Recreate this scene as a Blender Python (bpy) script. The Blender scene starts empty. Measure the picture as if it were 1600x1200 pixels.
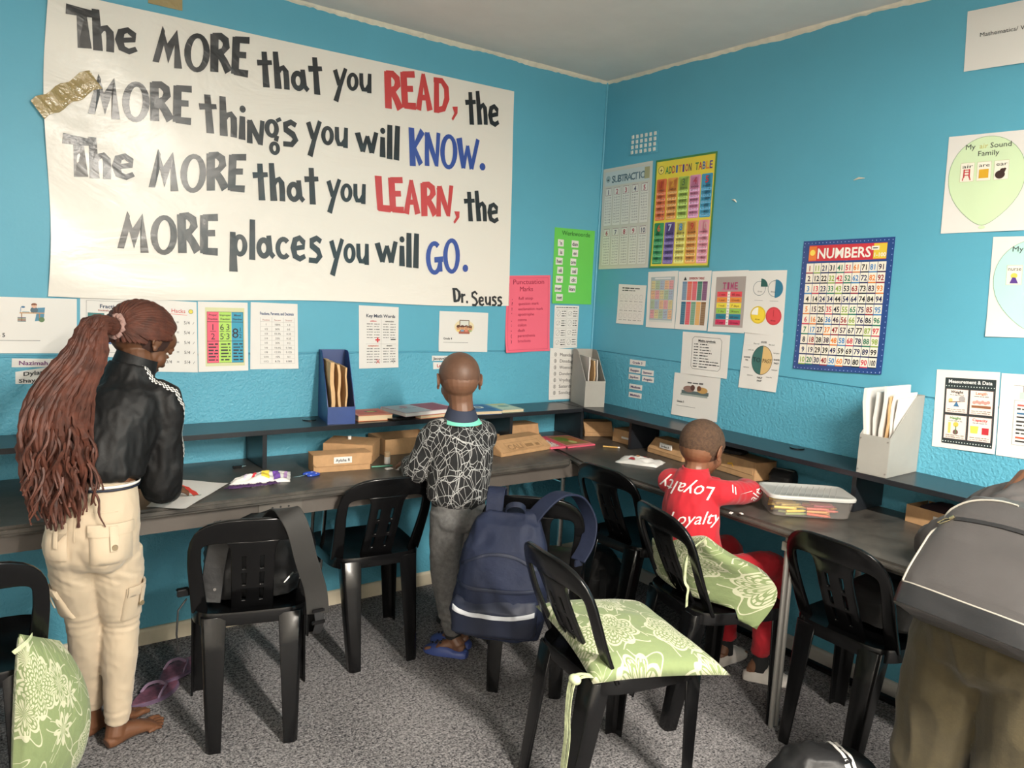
import bpy, bmesh, math, random
from mathutils import Vector, Matrix, noise
from mathutils.bvhtree import BVHTree
random.seed(7)
S = bpy.context.scene
COL = S.collection
PI = math.pi

# ---------------------------------------------------------------- camera, light, exposure
cam = bpy.data.cameras.new('camera'); camo = bpy.data.objects.new('camera', cam); COL.objects.link(camo)
cam.sensor_width = 36.0; cam.lens = 1202.8 / 1600 * 36; cam.clip_start = 0.02; cam.clip_end = 60
_r = Vector((0.8119, -0.5818, 0.0478)); _u = Vector((0.0345, 0.1296, 0.9910)); _f = Vector((0.5828, 0.8029, -0.1253))
camo.matrix_world = Matrix(((_r.x, _u.x, -_f.x, -2.9177), (_r.y, _u.y, -_f.y, -3.2694), (_r.z, _u.z, -_f.z, 1.5203), (0, 0, 0, 1)))
S.camera = camo
w = bpy.data.worlds.new('world'); S.world = w; w.use_nodes = True
w.node_tree.nodes['Background'].inputs[0].default_value = (1.0, 0.93, 0.85, 1); w.node_tree.nodes['Background'].inputs[1].default_value = 0.15
S.view_settings.view_transform = 'Standard'; S.view_settings.look = 'None'; S.view_settings.gamma = 1
S.view_settings.use_curve_mapping = False; S.view_settings.exposure = 0.32

def area(name, loc, sx, sy, power, color, rot=(0, 0, 0)):
    l = bpy.data.lights.new(name, 'AREA'); l.shape = 'RECTANGLE'; l.size = sx; l.size_y = sy; l.energy = power; l.color = color
    o = bpy.data.objects.new(name, l); COL.objects.link(o); o.location = loc; o.rotation_euler = rot; return o
area('tube_and_fill_light', (-1.75, -3.85, 2.545), 0.12, 1.25, 178, (1.0, 0.93, 0.83))
area('tube_and_fill_light', (-1.75, -5.55, 2.545), 0.12, 1.25, 200, (1.0, 0.93, 0.83))  # unseen fill lamp, added to even out the light on the walls
area('tube_and_fill_light', (-3.9, -4.6, 2.545), 0.12, 1.25, 60, (1.0, 0.93, 0.83))  # weaker fill lamp out of view, added to raise the ambient light

# ---------------------------------------------------------------- materials
def nt(name):
    m = bpy.data.materials.new(name); m.use_nodes = True
    n = m.node_tree; return m, n, n.nodes['Principled BSDF']
def N(n, t, **k):
    x = n.nodes.new(t)
    for a, b in k.items():
        if a.startswith('i_'): x.inputs[a[2:].replace('_', ' ')].default_value = b
        else: setattr(x, a, b)
    return x
def mth(n, op, a, b=None, c=None):
    x = n.nodes.new('ShaderNodeMath'); x.operation = op
    for i, v in enumerate((a, b, c)):
        if v is None: continue
        if isinstance(v, (int, float)): x.inputs[i].default_value = v
        else: n.links.new(v, x.inputs[i])
    return x.outputs[0]
def c3(c): return (c[0], c[1], c[2], 1)
def mixc(n, fac, a, b):
    x = n.nodes.new('ShaderNodeMix'); x.data_type = 'RGBA'
    n.links.new(fac, x.inputs[0])
    for i, v in ((6, a), (7, b)):
        if isinstance(v, tuple): x.inputs[i].default_value = c3(v)
        else: n.links.new(v, x.inputs[i])
    return x.outputs[2]
def ramp(n, v, lo, hi):
    x = n.nodes.new('ShaderNodeMapRange'); x.inputs[1].default_value = lo; x.inputs[2].default_value = hi
    n.links.new(v, x.inputs[0]); return x.outputs[0]
def noi(n, scale, detail=3, vec=None, rough=.5, dist=0):
    x = n.nodes.new('ShaderNodeTexNoise'); x.inputs['Scale'].default_value = scale; x.inputs['Detail'].default_value = detail
    x.inputs['Roughness'].default_value = rough; x.inputs['Distortion'].default_value = dist
    if vec is not None: n.links.new(vec, x.inputs['Vector'])
    return x.outputs['Fac']
def bump(n, b, h, strength=.3, dist=.01):
    x = n.nodes.new('ShaderNodeBump'); x.inputs['Strength'].default_value = strength; x.inputs['Distance'].default_value = dist
    n.links.new(h, x.inputs['Height']); n.links.new(x.outputs[0], b.inputs['Normal']); return x
def objc(n): return n.nodes.new('ShaderNodeTexCoord').outputs['Object']
def M(name, col, rough=.6, metal=0, var=0.0, vs=20, bs=0, bd=.002, bsc=60, spec=.5, coat=0, sheen=0, alpha=1, trans=0, dist=0):
    m, n, b = nt(name)
    b.inputs['Roughness'].default_value = rough; b.inputs['Metallic'].default_value = metal
    b.inputs['Specular IOR Level'].default_value = spec
    b.inputs['Coat Weight'].default_value = coat; b.inputs['Sheen Weight'].default_value = sheen
    if trans: b.inputs['Transmission Weight'].default_value = trans
    if alpha < 1: b.inputs['Alpha'].default_value = alpha
    v = objc(n)
    if var:
        f = noi(n, vs, 4, v, .6, dist)
        n.links.new(mixc(n, ramp(n, f, .3, .7), tuple(x * (1 - var) for x in col), tuple(min(1, x * (1 + var)) for x in col)), b.inputs['Base Color'])
    else:
        b.inputs['Base Color'].default_value = c3(col)
    if bs: bump(n, b, noi(n, bsc, 4, v), bs, bd)
    return m

def wall_mat(name, col, smooth=.5):
    m, n, b = nt(name); v = objc(n)
    sp = n.nodes.new('ShaderNodeSeparateXYZ'); n.links.new(v, sp.inputs[0])
    low = mth(n, 'LESS_THAN', sp.outputs[2], 1.186)
    f = noi(n, 1.3, 4, v, .6)
    n.links.new(mixc(n, ramp(n, f, .3, .7), tuple(x * .95 for x in col), tuple(x * 1.05 for x in col)), b.inputs['Base Color'])
    b.inputs['Roughness'].default_value = smooth
    h = mth(n, 'MULTIPLY', noi(n, 85, 3, v, .45, .5), mth(n, 'MULTIPLY_ADD', low, .9, .06))
    h2 = mth(n, 'ADD', h, mth(n, 'MULTIPLY', noi(n, 7, 3, v), .35))
    bump(n, b, h2, .75, .006)
    return m
TEAL = wall_mat('teal_wall_paint', (0.100, 0.375, 0.510))
CEIL = M('ceiling_paint', (.76, .71, .66), .85, var=.05, vs=3, bs=.15, bsc=40)
CREAM = M('cream_paint', (.72, .66, .54), .6, var=.1, vs=15, bs=.3, bsc=50)
def carpet():
    m, n, b = nt('grey_loop_carpet'); v = objc(n)
    f = noi(n, 135, 3, v, .75); g = noi(n, 60, 4, v, .6); k = noi(n, 2.5, 3, v)
    a = mth(n, 'ADD', mth(n, 'MULTIPLY', f, .62), mth(n, 'ADD', mth(n, 'MULTIPLY', g, .28), mth(n, 'MULTIPLY', k, .10)))
    n.links.new(mixc(n, ramp(n, a, .41, .60), (.026, .026, .030), (.35, .335, .335)), b.inputs['Base Color'])
    b.inputs['Roughness'].default_value = .95; b.inputs['Specular IOR Level'].default_value = .1
    bump(n, b, f, .9, .006); return m
CARPET = carpet()
def lamin():
    m, n, b = nt('charcoal_laminate'); v = objc(n)
    mp = n.nodes.new('ShaderNodeMapping'); mp.inputs['Scale'].default_value = (3, 3, 3); n.links.new(v, mp.inputs[0])
    f = noi(n, 2.2, 8, mp.outputs[0], .68, .6)
    n.links.new(mixc(n, ramp(n, f, .35, .68), (.040, .037, .034), (.105, .094, .080)), b.inputs['Base Color'])
    b.inputs['Roughness'].default_value = .34; bump(n, b, noi(n, 260, 2, v), .05, .001); return m
DESK = lamin()
APRON = M('brown_grey_board', (.105, .09, .078), .5, var=.15, vs=6)
SHELF = M('black_board', (.016, .018, .022), .28, var=.2, vs=8, bs=.04, bsc=90)
PLASTIC = M('black_plastic', (.0040, .0040, .0044), .20, bs=.05, bsc=45, bd=.003, spec=.40)
CHROME = M('chrome', (.62, .60, .57), .22, 1)
STEEL = M('painted_steel', (.30, .29, .27), .4, .6)
KRAFT = M('kraft_card', (.46, .27, .13), .75, var=.12, vs=25, bs=.08, bsc=120)
KRAFTD = M('kraft_card_dark', (.33, .19, .09), .8, var=.12, vs=25)
PAPER = M('white_paper', (.74, .715, .68), .55)
GREYB = M('grey_board', (.33, .32, .29), .55, var=.04, vs=10)
GREYD = M('grey_board_inside', (.20, .20, .19), .6)
BLUEB = M('blue_board', (.012, .045, .19), .4, var=.15, vs=5)
MANILA = M('manila_card', (.62, .40, .20), .7, var=.1, vs=12)
BLACKC = M('black_nylon', (.010, .010, .011), .55, var=.3, vs=12, bs=.35, bsc=30, bd=.006)
def printmat(name, rough=.45, coat=0):
    m, n, b = nt(name)
    a = n.nodes.new('ShaderNodeAttribute'); a.attribute_name = 'ink'; n.links.new(a.outputs['Color'], b.inputs['Base Color'])
    b.inputs['Roughness'].default_value = rough; b.inputs['Coat Weight'].default_value = coat; b.inputs['Coat Roughness'].default_value = .15
    bump(n, b, noi(n, 6, 3, objc(n)), .12, .01); return m
INK = printmat('printed_ink', .5); INKG = printmat('laminated_print', .25, .3)

# ---------------------------------------------------------------- object helpers
def new(name, me, mat=None, parent=None):
    o = bpy.data.objects.new(name, me); COL.objects.link(o)
    if mat is not None and me is not None: me.materials.append(mat)
    if parent is not None: o.parent = parent
    return o
def tag(o, label, cat, group=None, kind=None):
    if label: o['label'] = label
    if cat: o['category'] = cat
    if group: o['group'] = group
    if kind: o['kind'] = kind
    return o
def thing(name, label, cat, loc=(0, 0, 0), rz=0, group=None):
    o = bpy.data.objects.new(name, None); COL.objects.link(o); o.location = loc; o.rotation_euler = (0, 0, rz)
    o.empty_display_size = .05
    return tag(o, label, cat, group)
def structure(o): o['kind'] = 'structure'; return o
def pyd(v, f, smooth=False):
    me = bpy.data.meshes.new('mesh'); me.from_pydata([tuple(x) for x in v], [], f); me.update()
    if smooth:
        for p in me.polygons: p.use_smooth = True
    return me
class MB:
    def __init__(s): s.v = []; s.f = []
    def add(s, v, f, m=None):
        k = len(s.v)
        s.v += [(m @ Vector(x)) if m else Vector(x) for x in v]; s.f += [tuple(i + k for i in q) for q in f]; return s
    def box(s, x0, y0, z0, x1, y1, z1, m=None):
        v = [(x0, y0, z0), (x1, y0, z0), (x1, y1, z0), (x0, y1, z0), (x0, y0, z1), (x1, y0, z1), (x1, y1, z1), (x0, y1, z1)]
        return s.add(v, [(0, 3, 2, 1), (4, 5, 6, 7), (0, 1, 5, 4), (1, 2, 6, 5), (2, 3, 7, 6), (3, 0, 4, 7)], m)
    def hexa(s, b, t):   # two quads
        return s.add(list(b) + list(t), [(0, 3, 2, 1), (4, 5, 6, 7), (0, 1, 5, 4), (1, 2, 6, 5), (2, 3, 7, 6), (3, 0, 4, 7)])
    def prism(s, poly, ax, a, b, m=None):  # extrude 2D polygon along axis
        def P(p, t):
            return (t, p[0], p[1]) if ax == 'x' else (p[0], t, p[1]) if ax == 'y' else (p[0], p[1], t)
        n = len(poly)
        v = [P(p, a) for p in poly] + [P(p, b) for p in poly]
        f = [tuple(range(n))[::-1], tuple(range(n, 2 * n))] + [(i, (i + 1) % n, n + (i + 1) % n, n + i) for i in range(n)]
        return s.add(v, f, m)
    def rings(s, R, cap=True, closed=False):
        n = len(R[0]); k = len(s.v)
        for r in R: s.v += [Vector(p) for p in r]
        L = len(R)
        for i in range(L if closed else L - 1):
            a = k + i * n; b = k + ((i + 1) % L) * n
            for j in range(n):
                s.f.append((a + j, a + (j + 1) % n, b + (j + 1) % n, b + j))
        if cap and not closed:
            s.f.append(tuple(k + j for j in range(n))[::-1]); s.f.append(tuple(k + (L - 1) * n + j for j in range(n)))
        return s
    def tube(s, pts, r, n=8, cap=True, flat=1.0, up=None):
        pts = [Vector(p) for p in pts]
        if not hasattr(r, '__len__'): r = [r] * len(pts)
        R = []; ref = Vector(up) if up else None
        for i, p in enumerate(pts):
            t = (pts[min(i + 1, len(pts) - 1)] - pts[max(i - 1, 0)])
            if t.length < 1e-9: t = Vector((0, 0, 1))
            t.normalize()
            if ref is None: ref = Vector((0, 0, 1)) if abs(t.z) < .9 else Vector((1, 0, 0))
            a = ref.cross(t)
            if a.length < 1e-4: a = Vector((1, 0, 0)).cross(t)
            a.normalize(); b = t.cross(a).normalized()
            if up is None: ref = b
            rr = r[i]; ra, rb = (rr if hasattr(rr, '__len__') else (rr, rr * flat))
            R.append([p + a * math.cos(2 * PI * j / n) * ra + b * math.sin(2 * PI * j / n) * rb for j in range(n)])
        return s.rings(R, cap)
    def ell(s, c, r, m=None, nu=16, nv=10):
        c = Vector(c); R = []
        for i in range(nv + 1):
            th = PI * (i + .02) / (nv + .04) ; z = -math.cos(th); q = math.sin(th)
            ring = []
            for j in range(nu):
                a = 2 * PI * j / nu; p = Vector((r[0] * q * math.cos(a), r[1] * q * math.sin(a), r[2] * z))
                ring.append(c + ((m @ p) if m else p))
            R.append(ring)
        return s.rings(R)
    def mesh(s, smooth=False, bev=0, seg=2, fixn=True, sharp=35):
        me = pyd(s.v, s.f)
        bm = bmesh.new(); bm.from_mesh(me)
        if bev:
            bmesh.ops.remove_doubles(bm, verts=bm.verts, dist=1e-5)
            e = [x for x in bm.edges if len(x.link_faces) == 2 and x.calc_face_angle(0) > .5]
            bmesh.ops.bevel(bm, geom=e, offset=bev, segments=seg, affect='EDGES', clamp_overlap=True)
        if fixn: bmesh.ops.recalc_face_normals(bm, faces=bm.faces)
        bm.to_mesh(me); bm.free()
        if smooth or bev:
            for p in me.polygons: p.use_smooth = True
            try: me.set_sharp_from_angle(angle=math.radians(sharp))
            except Exception: pass
        return me
    def build(s, name, mat, parent=None, **k): return new(name, s.mesh(**k), mat, parent)
def evalmesh(o):
    dg = bpy.context.evaluated_depsgraph_get(); return bpy.data.meshes.new_from_object(o.evaluated_get(dg))
def copy_tree(o, parent=None):
    c = o.copy(); COL.objects.link(c); c.parent = parent
    for ch in list(o.children): copy_tree(ch, c)
    return c
def RZ(a, loc=(0, 0, 0)): return Matrix.Translation(loc) @ Matrix.Rotation(a, 4, 'Z')

# ---------------------------------------------------------------- flat print (lettering, charts)
_gc = {}
def glyph(ch, bold):
    k = (ch, bold)
    if k in _gc: return _gc[k]
    cu = bpy.data.curves.new('g', 'FONT'); cu.resolution_u = 2; cu.offset = .022 if bold else 0; cu.size = 1
    ob = bpy.data.objects.new('g', cu); COL.objects.link(ob)
    def ev(b):
        cu.body = b; bpy.context.view_layer.update(); me = evalmesh(ob)
        r = ([tuple(v.co[:2]) for v in me.vertices], [tuple(p.vertices) for p in me.polygons]); bpy.data.meshes.remove(me); return r
    v, f = ev(ch) if ch != ' ' else ([], [])
    a, _ = ev(ch + 'I'); b, _ = ev('I')
    adv = max(p[0] for p in a) - max(p[0] for p in b)
    bpy.data.objects.remove(ob); bpy.data.curves.remove(cu)
    _gc[k] = (v, f, adv); return _gc[k]
class Pr:
    """flat coloured print on a sheet of size w x h; u right, v up"""
    def __init__(s): s.v = []; s.f = []; s.c = []
    def poly(s, pts, col, lay=1):
        k = len(s.v); s.v += [(x, y, lay) for x, y in pts]; s.f.append(tuple(range(k, k + len(pts)))); s.c.append(col)
    def rect(s, x0, y0, x1, y1, col, lay=1): s.poly([(x0, y0), (x1, y0), (x1, y1), (x0, y1)], col, lay)
    def frame(s, x0, y0, x1, y1, t, col, lay=2):
        s.rect(x0, y0, x1, y0 + t, col, lay); s.rect(x0, y1 - t, x1, y1, col, lay); s.rect(x0, y0, x0 + t, y1, col, lay); s.rect(x1 - t, y0, x1, y1, col, lay)
    def disc(s, x, y, r, col, lay=1, ry=None, a0=0, a1=2 * PI, n=24):
        ry = ry or r; p = [(x + r * math.cos(a0 + (a1 - a0) * i / n), y + ry * math.sin(a0 + (a1 - a0) * i / n)) for i in range(n + (0 if a1 - a0 > 6.28 else 1))]
        if a1 - a0 < 6.28: p.append((x, y))
        s.poly(p, col, lay)
    def ring(s, x, y, r, t, col, lay=2, ry=None, n=24):
        ry = ry or r
        for i in range(n):
            a = 2 * PI * i / n; b = 2 * PI * (i + 1) / n
            s.poly([(x + r * math.cos(a), y + ry * math.sin(a)), (x + r * math.cos(b), y + ry * math.sin(b)), (x + (r - t) * math.cos(b), y + (ry - t) * math.sin(b)), (x + (r - t) * math.cos(a), y + (ry - t) * math.sin(a))], col, lay)
    def line(s, x0, y0, x1, y1, t, col, lay=2):
        d = Vector((x1 - x0, y1 - y0)); n = Vector((-d.y, d.x)).normalized() * t / 2
        s.poly([(x0 - n.x, y0 - n.y), (x1 - n.x, y1 - n.y), (x1 + n.x, y1 + n.y), (x0 + n.x, y0 + n.y)], col, lay)
    def text(s, t, x, y, size, col, lay=3, bold=False, al='c', width=None, rot=0):
        W = sum(glyph(c, bold)[2] for c in t); sx = size
        if width: sx = width / max(W, .01)
        x0 = -(W * sx / 2 if al == 'c' else W * sx if al == 'r' else 0); cr, sr = math.cos(rot), math.sin(rot)
        for c in t:
            v, f, a = glyph(c, bold); k = len(s.v)
            for p in v:
                px, py = x0 + p[0] * sx, p[1] * size
                s.v.append((x + px * cr - py * sr, y + px * sr + py * cr, lay))
            for q in f: s.f.append(tuple(i + k for i in q)); s.c.append(col)
            x0 += a * sx
    def scrib(s, x0, x1, y, h, col, lay=2, seed=0, words=4):
        """a line of print too small to read: little bars as words"""
        r = random.Random(seed * 7 + int(y * 9999)); x = x0
        while x < x1 - .2 * h:
            l = min(x1 - x, h * r.uniform(1.2, 4.5)); s.rect(x, y, x + l, y + h * r.uniform(.55, .8), col, lay); x += l + h * .6
    def build(s, name, mapf, mat, parent=None, grid=None):
        me = pyd(s.v, s.f)
        at = me.color_attributes.new('ink', 'FLOAT_COLOR', 'CORNER')
        for p, c in zip(me.polygons, s.c):
            for li in p.loop_indices: at.data[li].color = (c[0], c[1], c[2], 1)
        if grid:      # cut large pieces so that the print follows the curve of its sheet
            bm = bmesh.new(); bm.from_mesh(me)
            xs = [v[0] for v in s.v]; ys = [v[1] for v in s.v]; big = .010
            for ax, lo, hi, n in ((0, min(xs), max(xs), 16), (1, min(ys), max(ys), 20)):
                for i in range(1, n):
                    t = lo + (hi - lo) * i / n; no = Vector((1, 0, 0)) if ax == 0 else Vector((0, 1, 0)); co = no * t
                    fs = []
                    for fc in bm.faces:
                        q = [v.co[ax] for v in fc.verts]; a_, b_ = min(q), max(q)
                        if a_ < t < b_ and b_ - a_ > big: fs.append(fc)
                    if not fs: continue
                    ge = list({e for fc in fs for e in fc.edges} | {v for fc in fs for v in fc.verts}) + fs
                    bmesh.ops.bisect_plane(bm, geom=ge, plane_co=co, plane_no=no)
            bm.to_mesh(me); bm.free()
        for v in me.vertices: v.co = mapf(v.co.x, v.co.y, v.co.z)
        me.update()
        return new(name, me, mat, parent)
def lin(r, g, b):
    f = lambda c: (c / 255 / 12.92) if c <= 10 else ((c / 255 + .055) / 1.055) ** 2.4
    return (f(r), f(g), f(b))
WHT = (.74, .715, .68); BLK = (.02, .02, .022)
# ---------------------------------------------------------------- the room
H = 2.648; G = 1.186
def wall_profile(name, ax):
    mb = MB(); t = .12
    prof = [(0, 0), (0, G - .004), (.006, G - .002), (.006, G + .002), (0, G + .004), (0, H), (t, H), (t, 0)]
    if ax == 'back': mb.prism([(y, z) for y, z in prof], 'x', -4.7, .12)
    else: mb.prism([(y, z) for y, z in prof], 'y', -6.3, .0)
    return structure(mb.build(name, TEAL))
wall_profile('wall_back', 'back'); wall_profile('wall_right', 'right')
FARW = M('cream_wall_paint', (.74, .70, .64), .6)
structure(MB().box(-4.82, -6.3, 0, -4.7, .12, H).build('wall_left', FARW))
structure(MB().box(-4.82, -6.42, 0, .12, -6.3, H).build('wall_front', FARW))
structure(MB().box(-4.82, -6.42, -.1, .12, .12, 0).build('floor', CARPET))
structure(MB().box(-4.82, -6.42, H, .12, .12, H + .1).build('ceiling', CEIL))
# ragged cream paint bead along the wall tops
def bead(name, ax, L):
    mb = MB(); R = []; n = 260; r = random.Random(3 if ax == 'x' else 9)
    for i in range(n + 1):
        t = -L * i / n
        d = .010 + .012 * max(0, noise.noise((t * 3.1, 2.2 if ax == 'x' else 7, 0)) + .35) + r.uniform(0, .006)
        a = .004 + .004 * r.random()
        ring = [(0, H), (-a - .004, H), (-a, H - d * .6), (0, H - d)]
        R.append([(t, y, z) if ax == 'x' else (y, t, z) for y, z in ring])
    mb.rings(R); return structure(mb.build(name, CREAM))
bead('trim_1', 'x', 4.7); bead('trim_2', 'y', 6.3)
# vertical paint bead in the corner
structure(MB().tube([(-.004, -.004, z * H / 20) for z in range(21)], .006, 6).build('trim_3', TEAL))
# skirting
def skirt(name, ax, L, col):
    p = [(0, 0), (-.016, 0), (-.016, .058), (-.010, .066), (0, .068)]
    mb = MB().prism(p, ax, -L, -.0 if ax == 'x' else -.016); return structure(mb.build(name, col, bev=.001))
SKL = M('cream_skirting', (.70, .62, .47), .5, var=.08, vs=9); SKR = M('pale_grey_skirting', (.50, .49, .46), .5, var=.06, vs=9)
skirt('baseboard_back', 'x', 4.7, SKL); skirt('baseboard_right', 'y', 6.3, SKR)

# air vent
v = thing('air_vent', 'small square air brick with rows of pale slots high on the right wall', 'vent', (0, -.31, 2.287))
MB().box(-.004, -.10, -.055, .0, .10, .055).build('vent_plate', TEAL, v, bev=.0015)
mb = MB().prism([(-.008, -.008), (.006, -.009), (.008, .008), (-.006, .009)], 'x', -.008, -.004); sm = mb.mesh()
sm.materials.append(M('pale_plaster', (.75, .72, .66), .7))
for i in range(6):
    for j in range(4):
        o = new('slot', sm, None, v); o.location = (0, -.08 + i * .032, -.038 + j * .026)

# paint chips on the wall
for nm, y, z, a, L in (('paint_chip', -.919, 1.959, .5, .03), ('paint_chip', -1.520, 2.007, -.1, .045)):
    o = MB().tube([(-.003, -.5 * L, 0), (-.004, 0, .004), (-.003, .5 * L, 0)], [.002, .006, .002], 6, flat=.7).build(nm, CREAM, smooth=True)
    o.location = (0, y, z); o.rotation_euler = (a, 0, 0)
    tag(o, 'tiny white paint chip on right wall, %s' % ('nearer the addition chart' if y > -1 else 'above the numbers chart'), 'paint chip')

# ---------------------------------------------------------------- desks and raised shelf
D = .74; SZ = .903
def slab(name, pts, z0, z1, mat, parent, r=.010):
    return MB().prism(pts, 'z', z0, z1).build(name, mat, parent, bev=r, seg=3)
t = thing('desk', 'long charcoal desk along the back wall with folding chrome legs', 'desk', (-2.4, -.3, 0))
def inv(t, o): o.location = Vector(o.location) - Vector(t.location); return o
inv(t, slab('worktop', [(-4.6, -.613), (-.632, -.613), (-.615, -.600), (-.56, -.40), (-.45, -.003), (-4.6, -.003)], D - .032, D, DESK, t))
ap = inv(t, MB().box(-4.6, -.572, .645, -.48, -.554, D - .032).build('apron', APRON, t))
def leg_frame(x, y0, y1, par, floorrail=True):
    mb = MB()
    mb.tube([(x, y0, .0), (x, y0, D - .033)], .0125, 10); mb.tube([(x, y1, .0), (x, y1, D - .033)], .0125, 10)
    mb.tube([(x, y0, .10), (x, y1, .10)], .009, 8); mb.tube([(x, y0, .62), (x, y1, .62)], .009, 8)
    mb.box(x - .018, y0 - .018, 0, x + .018, y0 + .018, .012); mb.box(x - .018, y1 - .018, 0, x + .018, y1 + .018, .012)
    return inv(par, mb.build('leg_frame', CHROME, par, smooth=True))
for x in (-.615, -3.2): leg_frame(x, -.545, -.10, t)
for dx in (0, .05): inv(t, MB().tube([(-1.83 + dx, -.53, D - .033), (-1.825 + dx, -.50, .66), (-1.665 + dx, -.04, .075)], .008, 10).build('strut', CHROME, t, smooth=True))
s = inv(t, MB().box(-2.06, -.576, .664, -1.90, -.571, .700).build('socket_plate', M('dark_socket', (.13, .115, .10), .4), t, bev=.001))
for i in range(3):
    inv(t, MB().tube([(-2.01 + i * .03, -.577, .682), (-2.01 + i * .03, -.5755, .682)], .004, 8).build('socket_hole', M('socket_black', (.01, .01, .01), .5), t))
cab = MB().tube([(-1.70, -.578, .71), (-1.705, -.579, .69), (-1.715, -.579, .67), (-1.725, -.578, .646)], .0025, 6).build('cable', PLASTIC, smooth=True)
tag(cab, 'thin black cable hanging over the brown apron under the back desk', 'cable')
t = thing('desk', 'charcoal desk along the right wall with a rounded front edge', 'desk', (-.3, -2.4, 0))
inv(t, slab('worktop', [(-.003, -5.2), (-.003, -.003), (-.442, -.003), (-.61, -.640), (-.63, -.70), (-.63, -5.2)], D - .034, D - .0005, DESK, t, .014))
for y in (-1.752, -3.3):
    mb = MB()
    for x in (-.57, -.60): mb.tube([(x, y, 0), (x, y, D - .034)], .009, 10)
    mb.tube([(-.12, y, 0), (-.12, y, D - .034)], .011, 10); mb.box(-.62, y - .01, .66, -.10, y + .01, .69)
    inv(t, mb.build('leg_frame', STEEL, t, smooth=True))
inv(t, MB().tube([(-.085, -.75, .03), (-.085, -3.2, .03)], .016, 8).build('floor_rail', PLASTIC, t, smooth=True))

t = thing('raised_shelf', 'black raised shelf on short uprights along the back wall', 'shelf', (-2.4, -.1, D))
inv(t, MB().box(-4.6, -.245, SZ - .020, -.25, -.003, SZ).build('shelf_board', SHELF, t, bev=.0015))
for x in (-3.3, -1.925, -.70, -.235):
    inv(t, MB().box(x - .009, -.225, D + .001, x + .009, -.004, SZ - .0205).build('upright', SHELF, t, bev=.001))
inv(t, MB().tube([(-1.686, -.085, SZ + .0004), (-1.686, -.085, SZ + .004)], .030, 24).build('cable_grommet', PLASTIC, t, bev=.001))
t = thing('raised_shelf', 'black raised shelf on short uprights along the right wall', 'shelf', (-.1, -2.4, D))
inv(t, MB().box(-.2425, -5.1, SZ - .020, -.003, -.003, SZ - .0005).build('shelf_board', SHELF, t, bev=.0015))
for y in (-.555, -1.745, -2.95):
    inv(t, MB().box(-.205, y - .009, D + .001, -.004, y + .009, SZ - .021).build('upright', SHELF, t, bev=.001))
g = inv(t, MB().tube([(-.063, -1.40, SZ + .0002), (-.063, -1.40, SZ + .004)], .030, 24).build('cable_grommet', PLASTIC, t, bev=.001))
# main ceiling fitting behind the camera, plus two added as unseen fill
for x, y in ((-1.75, -3.85), (-1.75, -5.55), (-3.9, -4.6)):
    f = thing('ceiling_and_fill_light', 'white batten light on the ceiling, %s' % ('nearer the left wall' if x < -2 else 'nearest the desks' if y > -4.5 else 'at the back of the room'), 'ceiling light', (x, y, H), PI / 2)
    MB().box(-.65, -.05, -.06, .65, .05, -.001).build('batten', M('white_metal', (.8, .8, .78), .4), f, bev=.004)
    m, n, b = nt('lit_tube'); b.inputs['Emission Color'].default_value = (1, .93, .83, 1); b.inputs['Emission Strength'].default_value = 6
    MB().tube([(-.6, 0, -.08), (.6, 0, -.08)], .014, 12).build('tube', m, f, smooth=True)
# ---------------------------------------------------------------- plastic chairs (local: faces +y)
def backY(x, z):
    t = (z - .43) / .344
    y = -.112 - .155 * t - .01 * math.sin(t * PI)
    return y + .030 * t * (abs(x) / .19) ** 2
def chair_back_mesh():
    mb = MB(); n = 44
    def arch(hw_base, hw, top, rad, z0, m, e1=.62, e2=.72):
        # left base -> top -> right base
        P = []
        for i in range(m + 1):
            t = i / m
            if t < .32: q = t / .32; P.append((-(hw_base + (hw - hw_base) * min(1, q * 1.15)), z0 + (top - rad - z0) * q))
            elif t <= .68:
                a = PI - PI * (t - .32) / .36
                ca, sa = math.cos(a), math.sin(a)
                sx = (abs(ca) ** e1) * (1 if ca > 0 else -1); sz = abs(sa) ** e2
                P.append((hw * sx, top - rad + rad * sz))
            else: q = (1 - t) / .32; P.append(((hw_base + (hw - hw_base) * min(1, q * 1.15)), z0 + (top - rad - z0) * q))
        return P
    A = arch(.186, .194, .776, .155, .425, n); B = arch(.136, .154, .694, .050, .425, n, .34, .42)
    K = 3
    for k in range(K + 1):
        for a, b in zip(A, B):
            t = k / K; x = a[0] + (b[0] - a[0]) * t; z = a[1] + (b[1] - a[1]) * t; mb.v.append(Vector((x, backY(x, z), z)))
    W = n + 1
    for k in range(K):
        for i in range(n): mb.f.append((k * W + i, k * W + i + 1, (k + 1) * W + i + 1, (k + 1) * W + i))
    # centre slat panel with slots, flared into the arch at its top
    xs = [-.066, -.033, -.021, .021, .033, .066]; zs = [.425, .462, .512, .527, .577, .592, .642, .668, .682, .697]
    base = len(mb.v)
    for j, z in enumerate(zs):
        fl = 0 if j < 7 else (.002, .006, .016)[j - 7]
        for x in xs:
            xx = x + (fl if x > .06 else -fl if x < -.06 else 0); mb.v.append(Vector((xx, backY(xx, z), z)))
    for j in range(len(zs) - 1):
        for i in range(5):
            if i in (1, 3) and j in (1, 3, 5): continue
            a = base + j * 6 + i; mb.f.append((a, a + 1, a + 7, a + 6))
    me = pyd(mb.v, mb.f); o = new('tmp', me)
    so = o.modifiers.new('s', 'SOLIDIFY'); so.thickness = .013; so.offset = 0
    bv = o.modifiers.new('b', 'BEVEL'); bv.width = .0035; bv.segments = 2; bv.limit_method = 'ANGLE'; bv.angle_limit = .7
    r = evalmesh(o); bpy.data.objects.remove(o)
    for p in r.polygons: p.use_smooth = True
    r.set_sharp_from_angle(angle=.8); r.materials.clear(); r.materials.append(PLASTIC); return r
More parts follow.
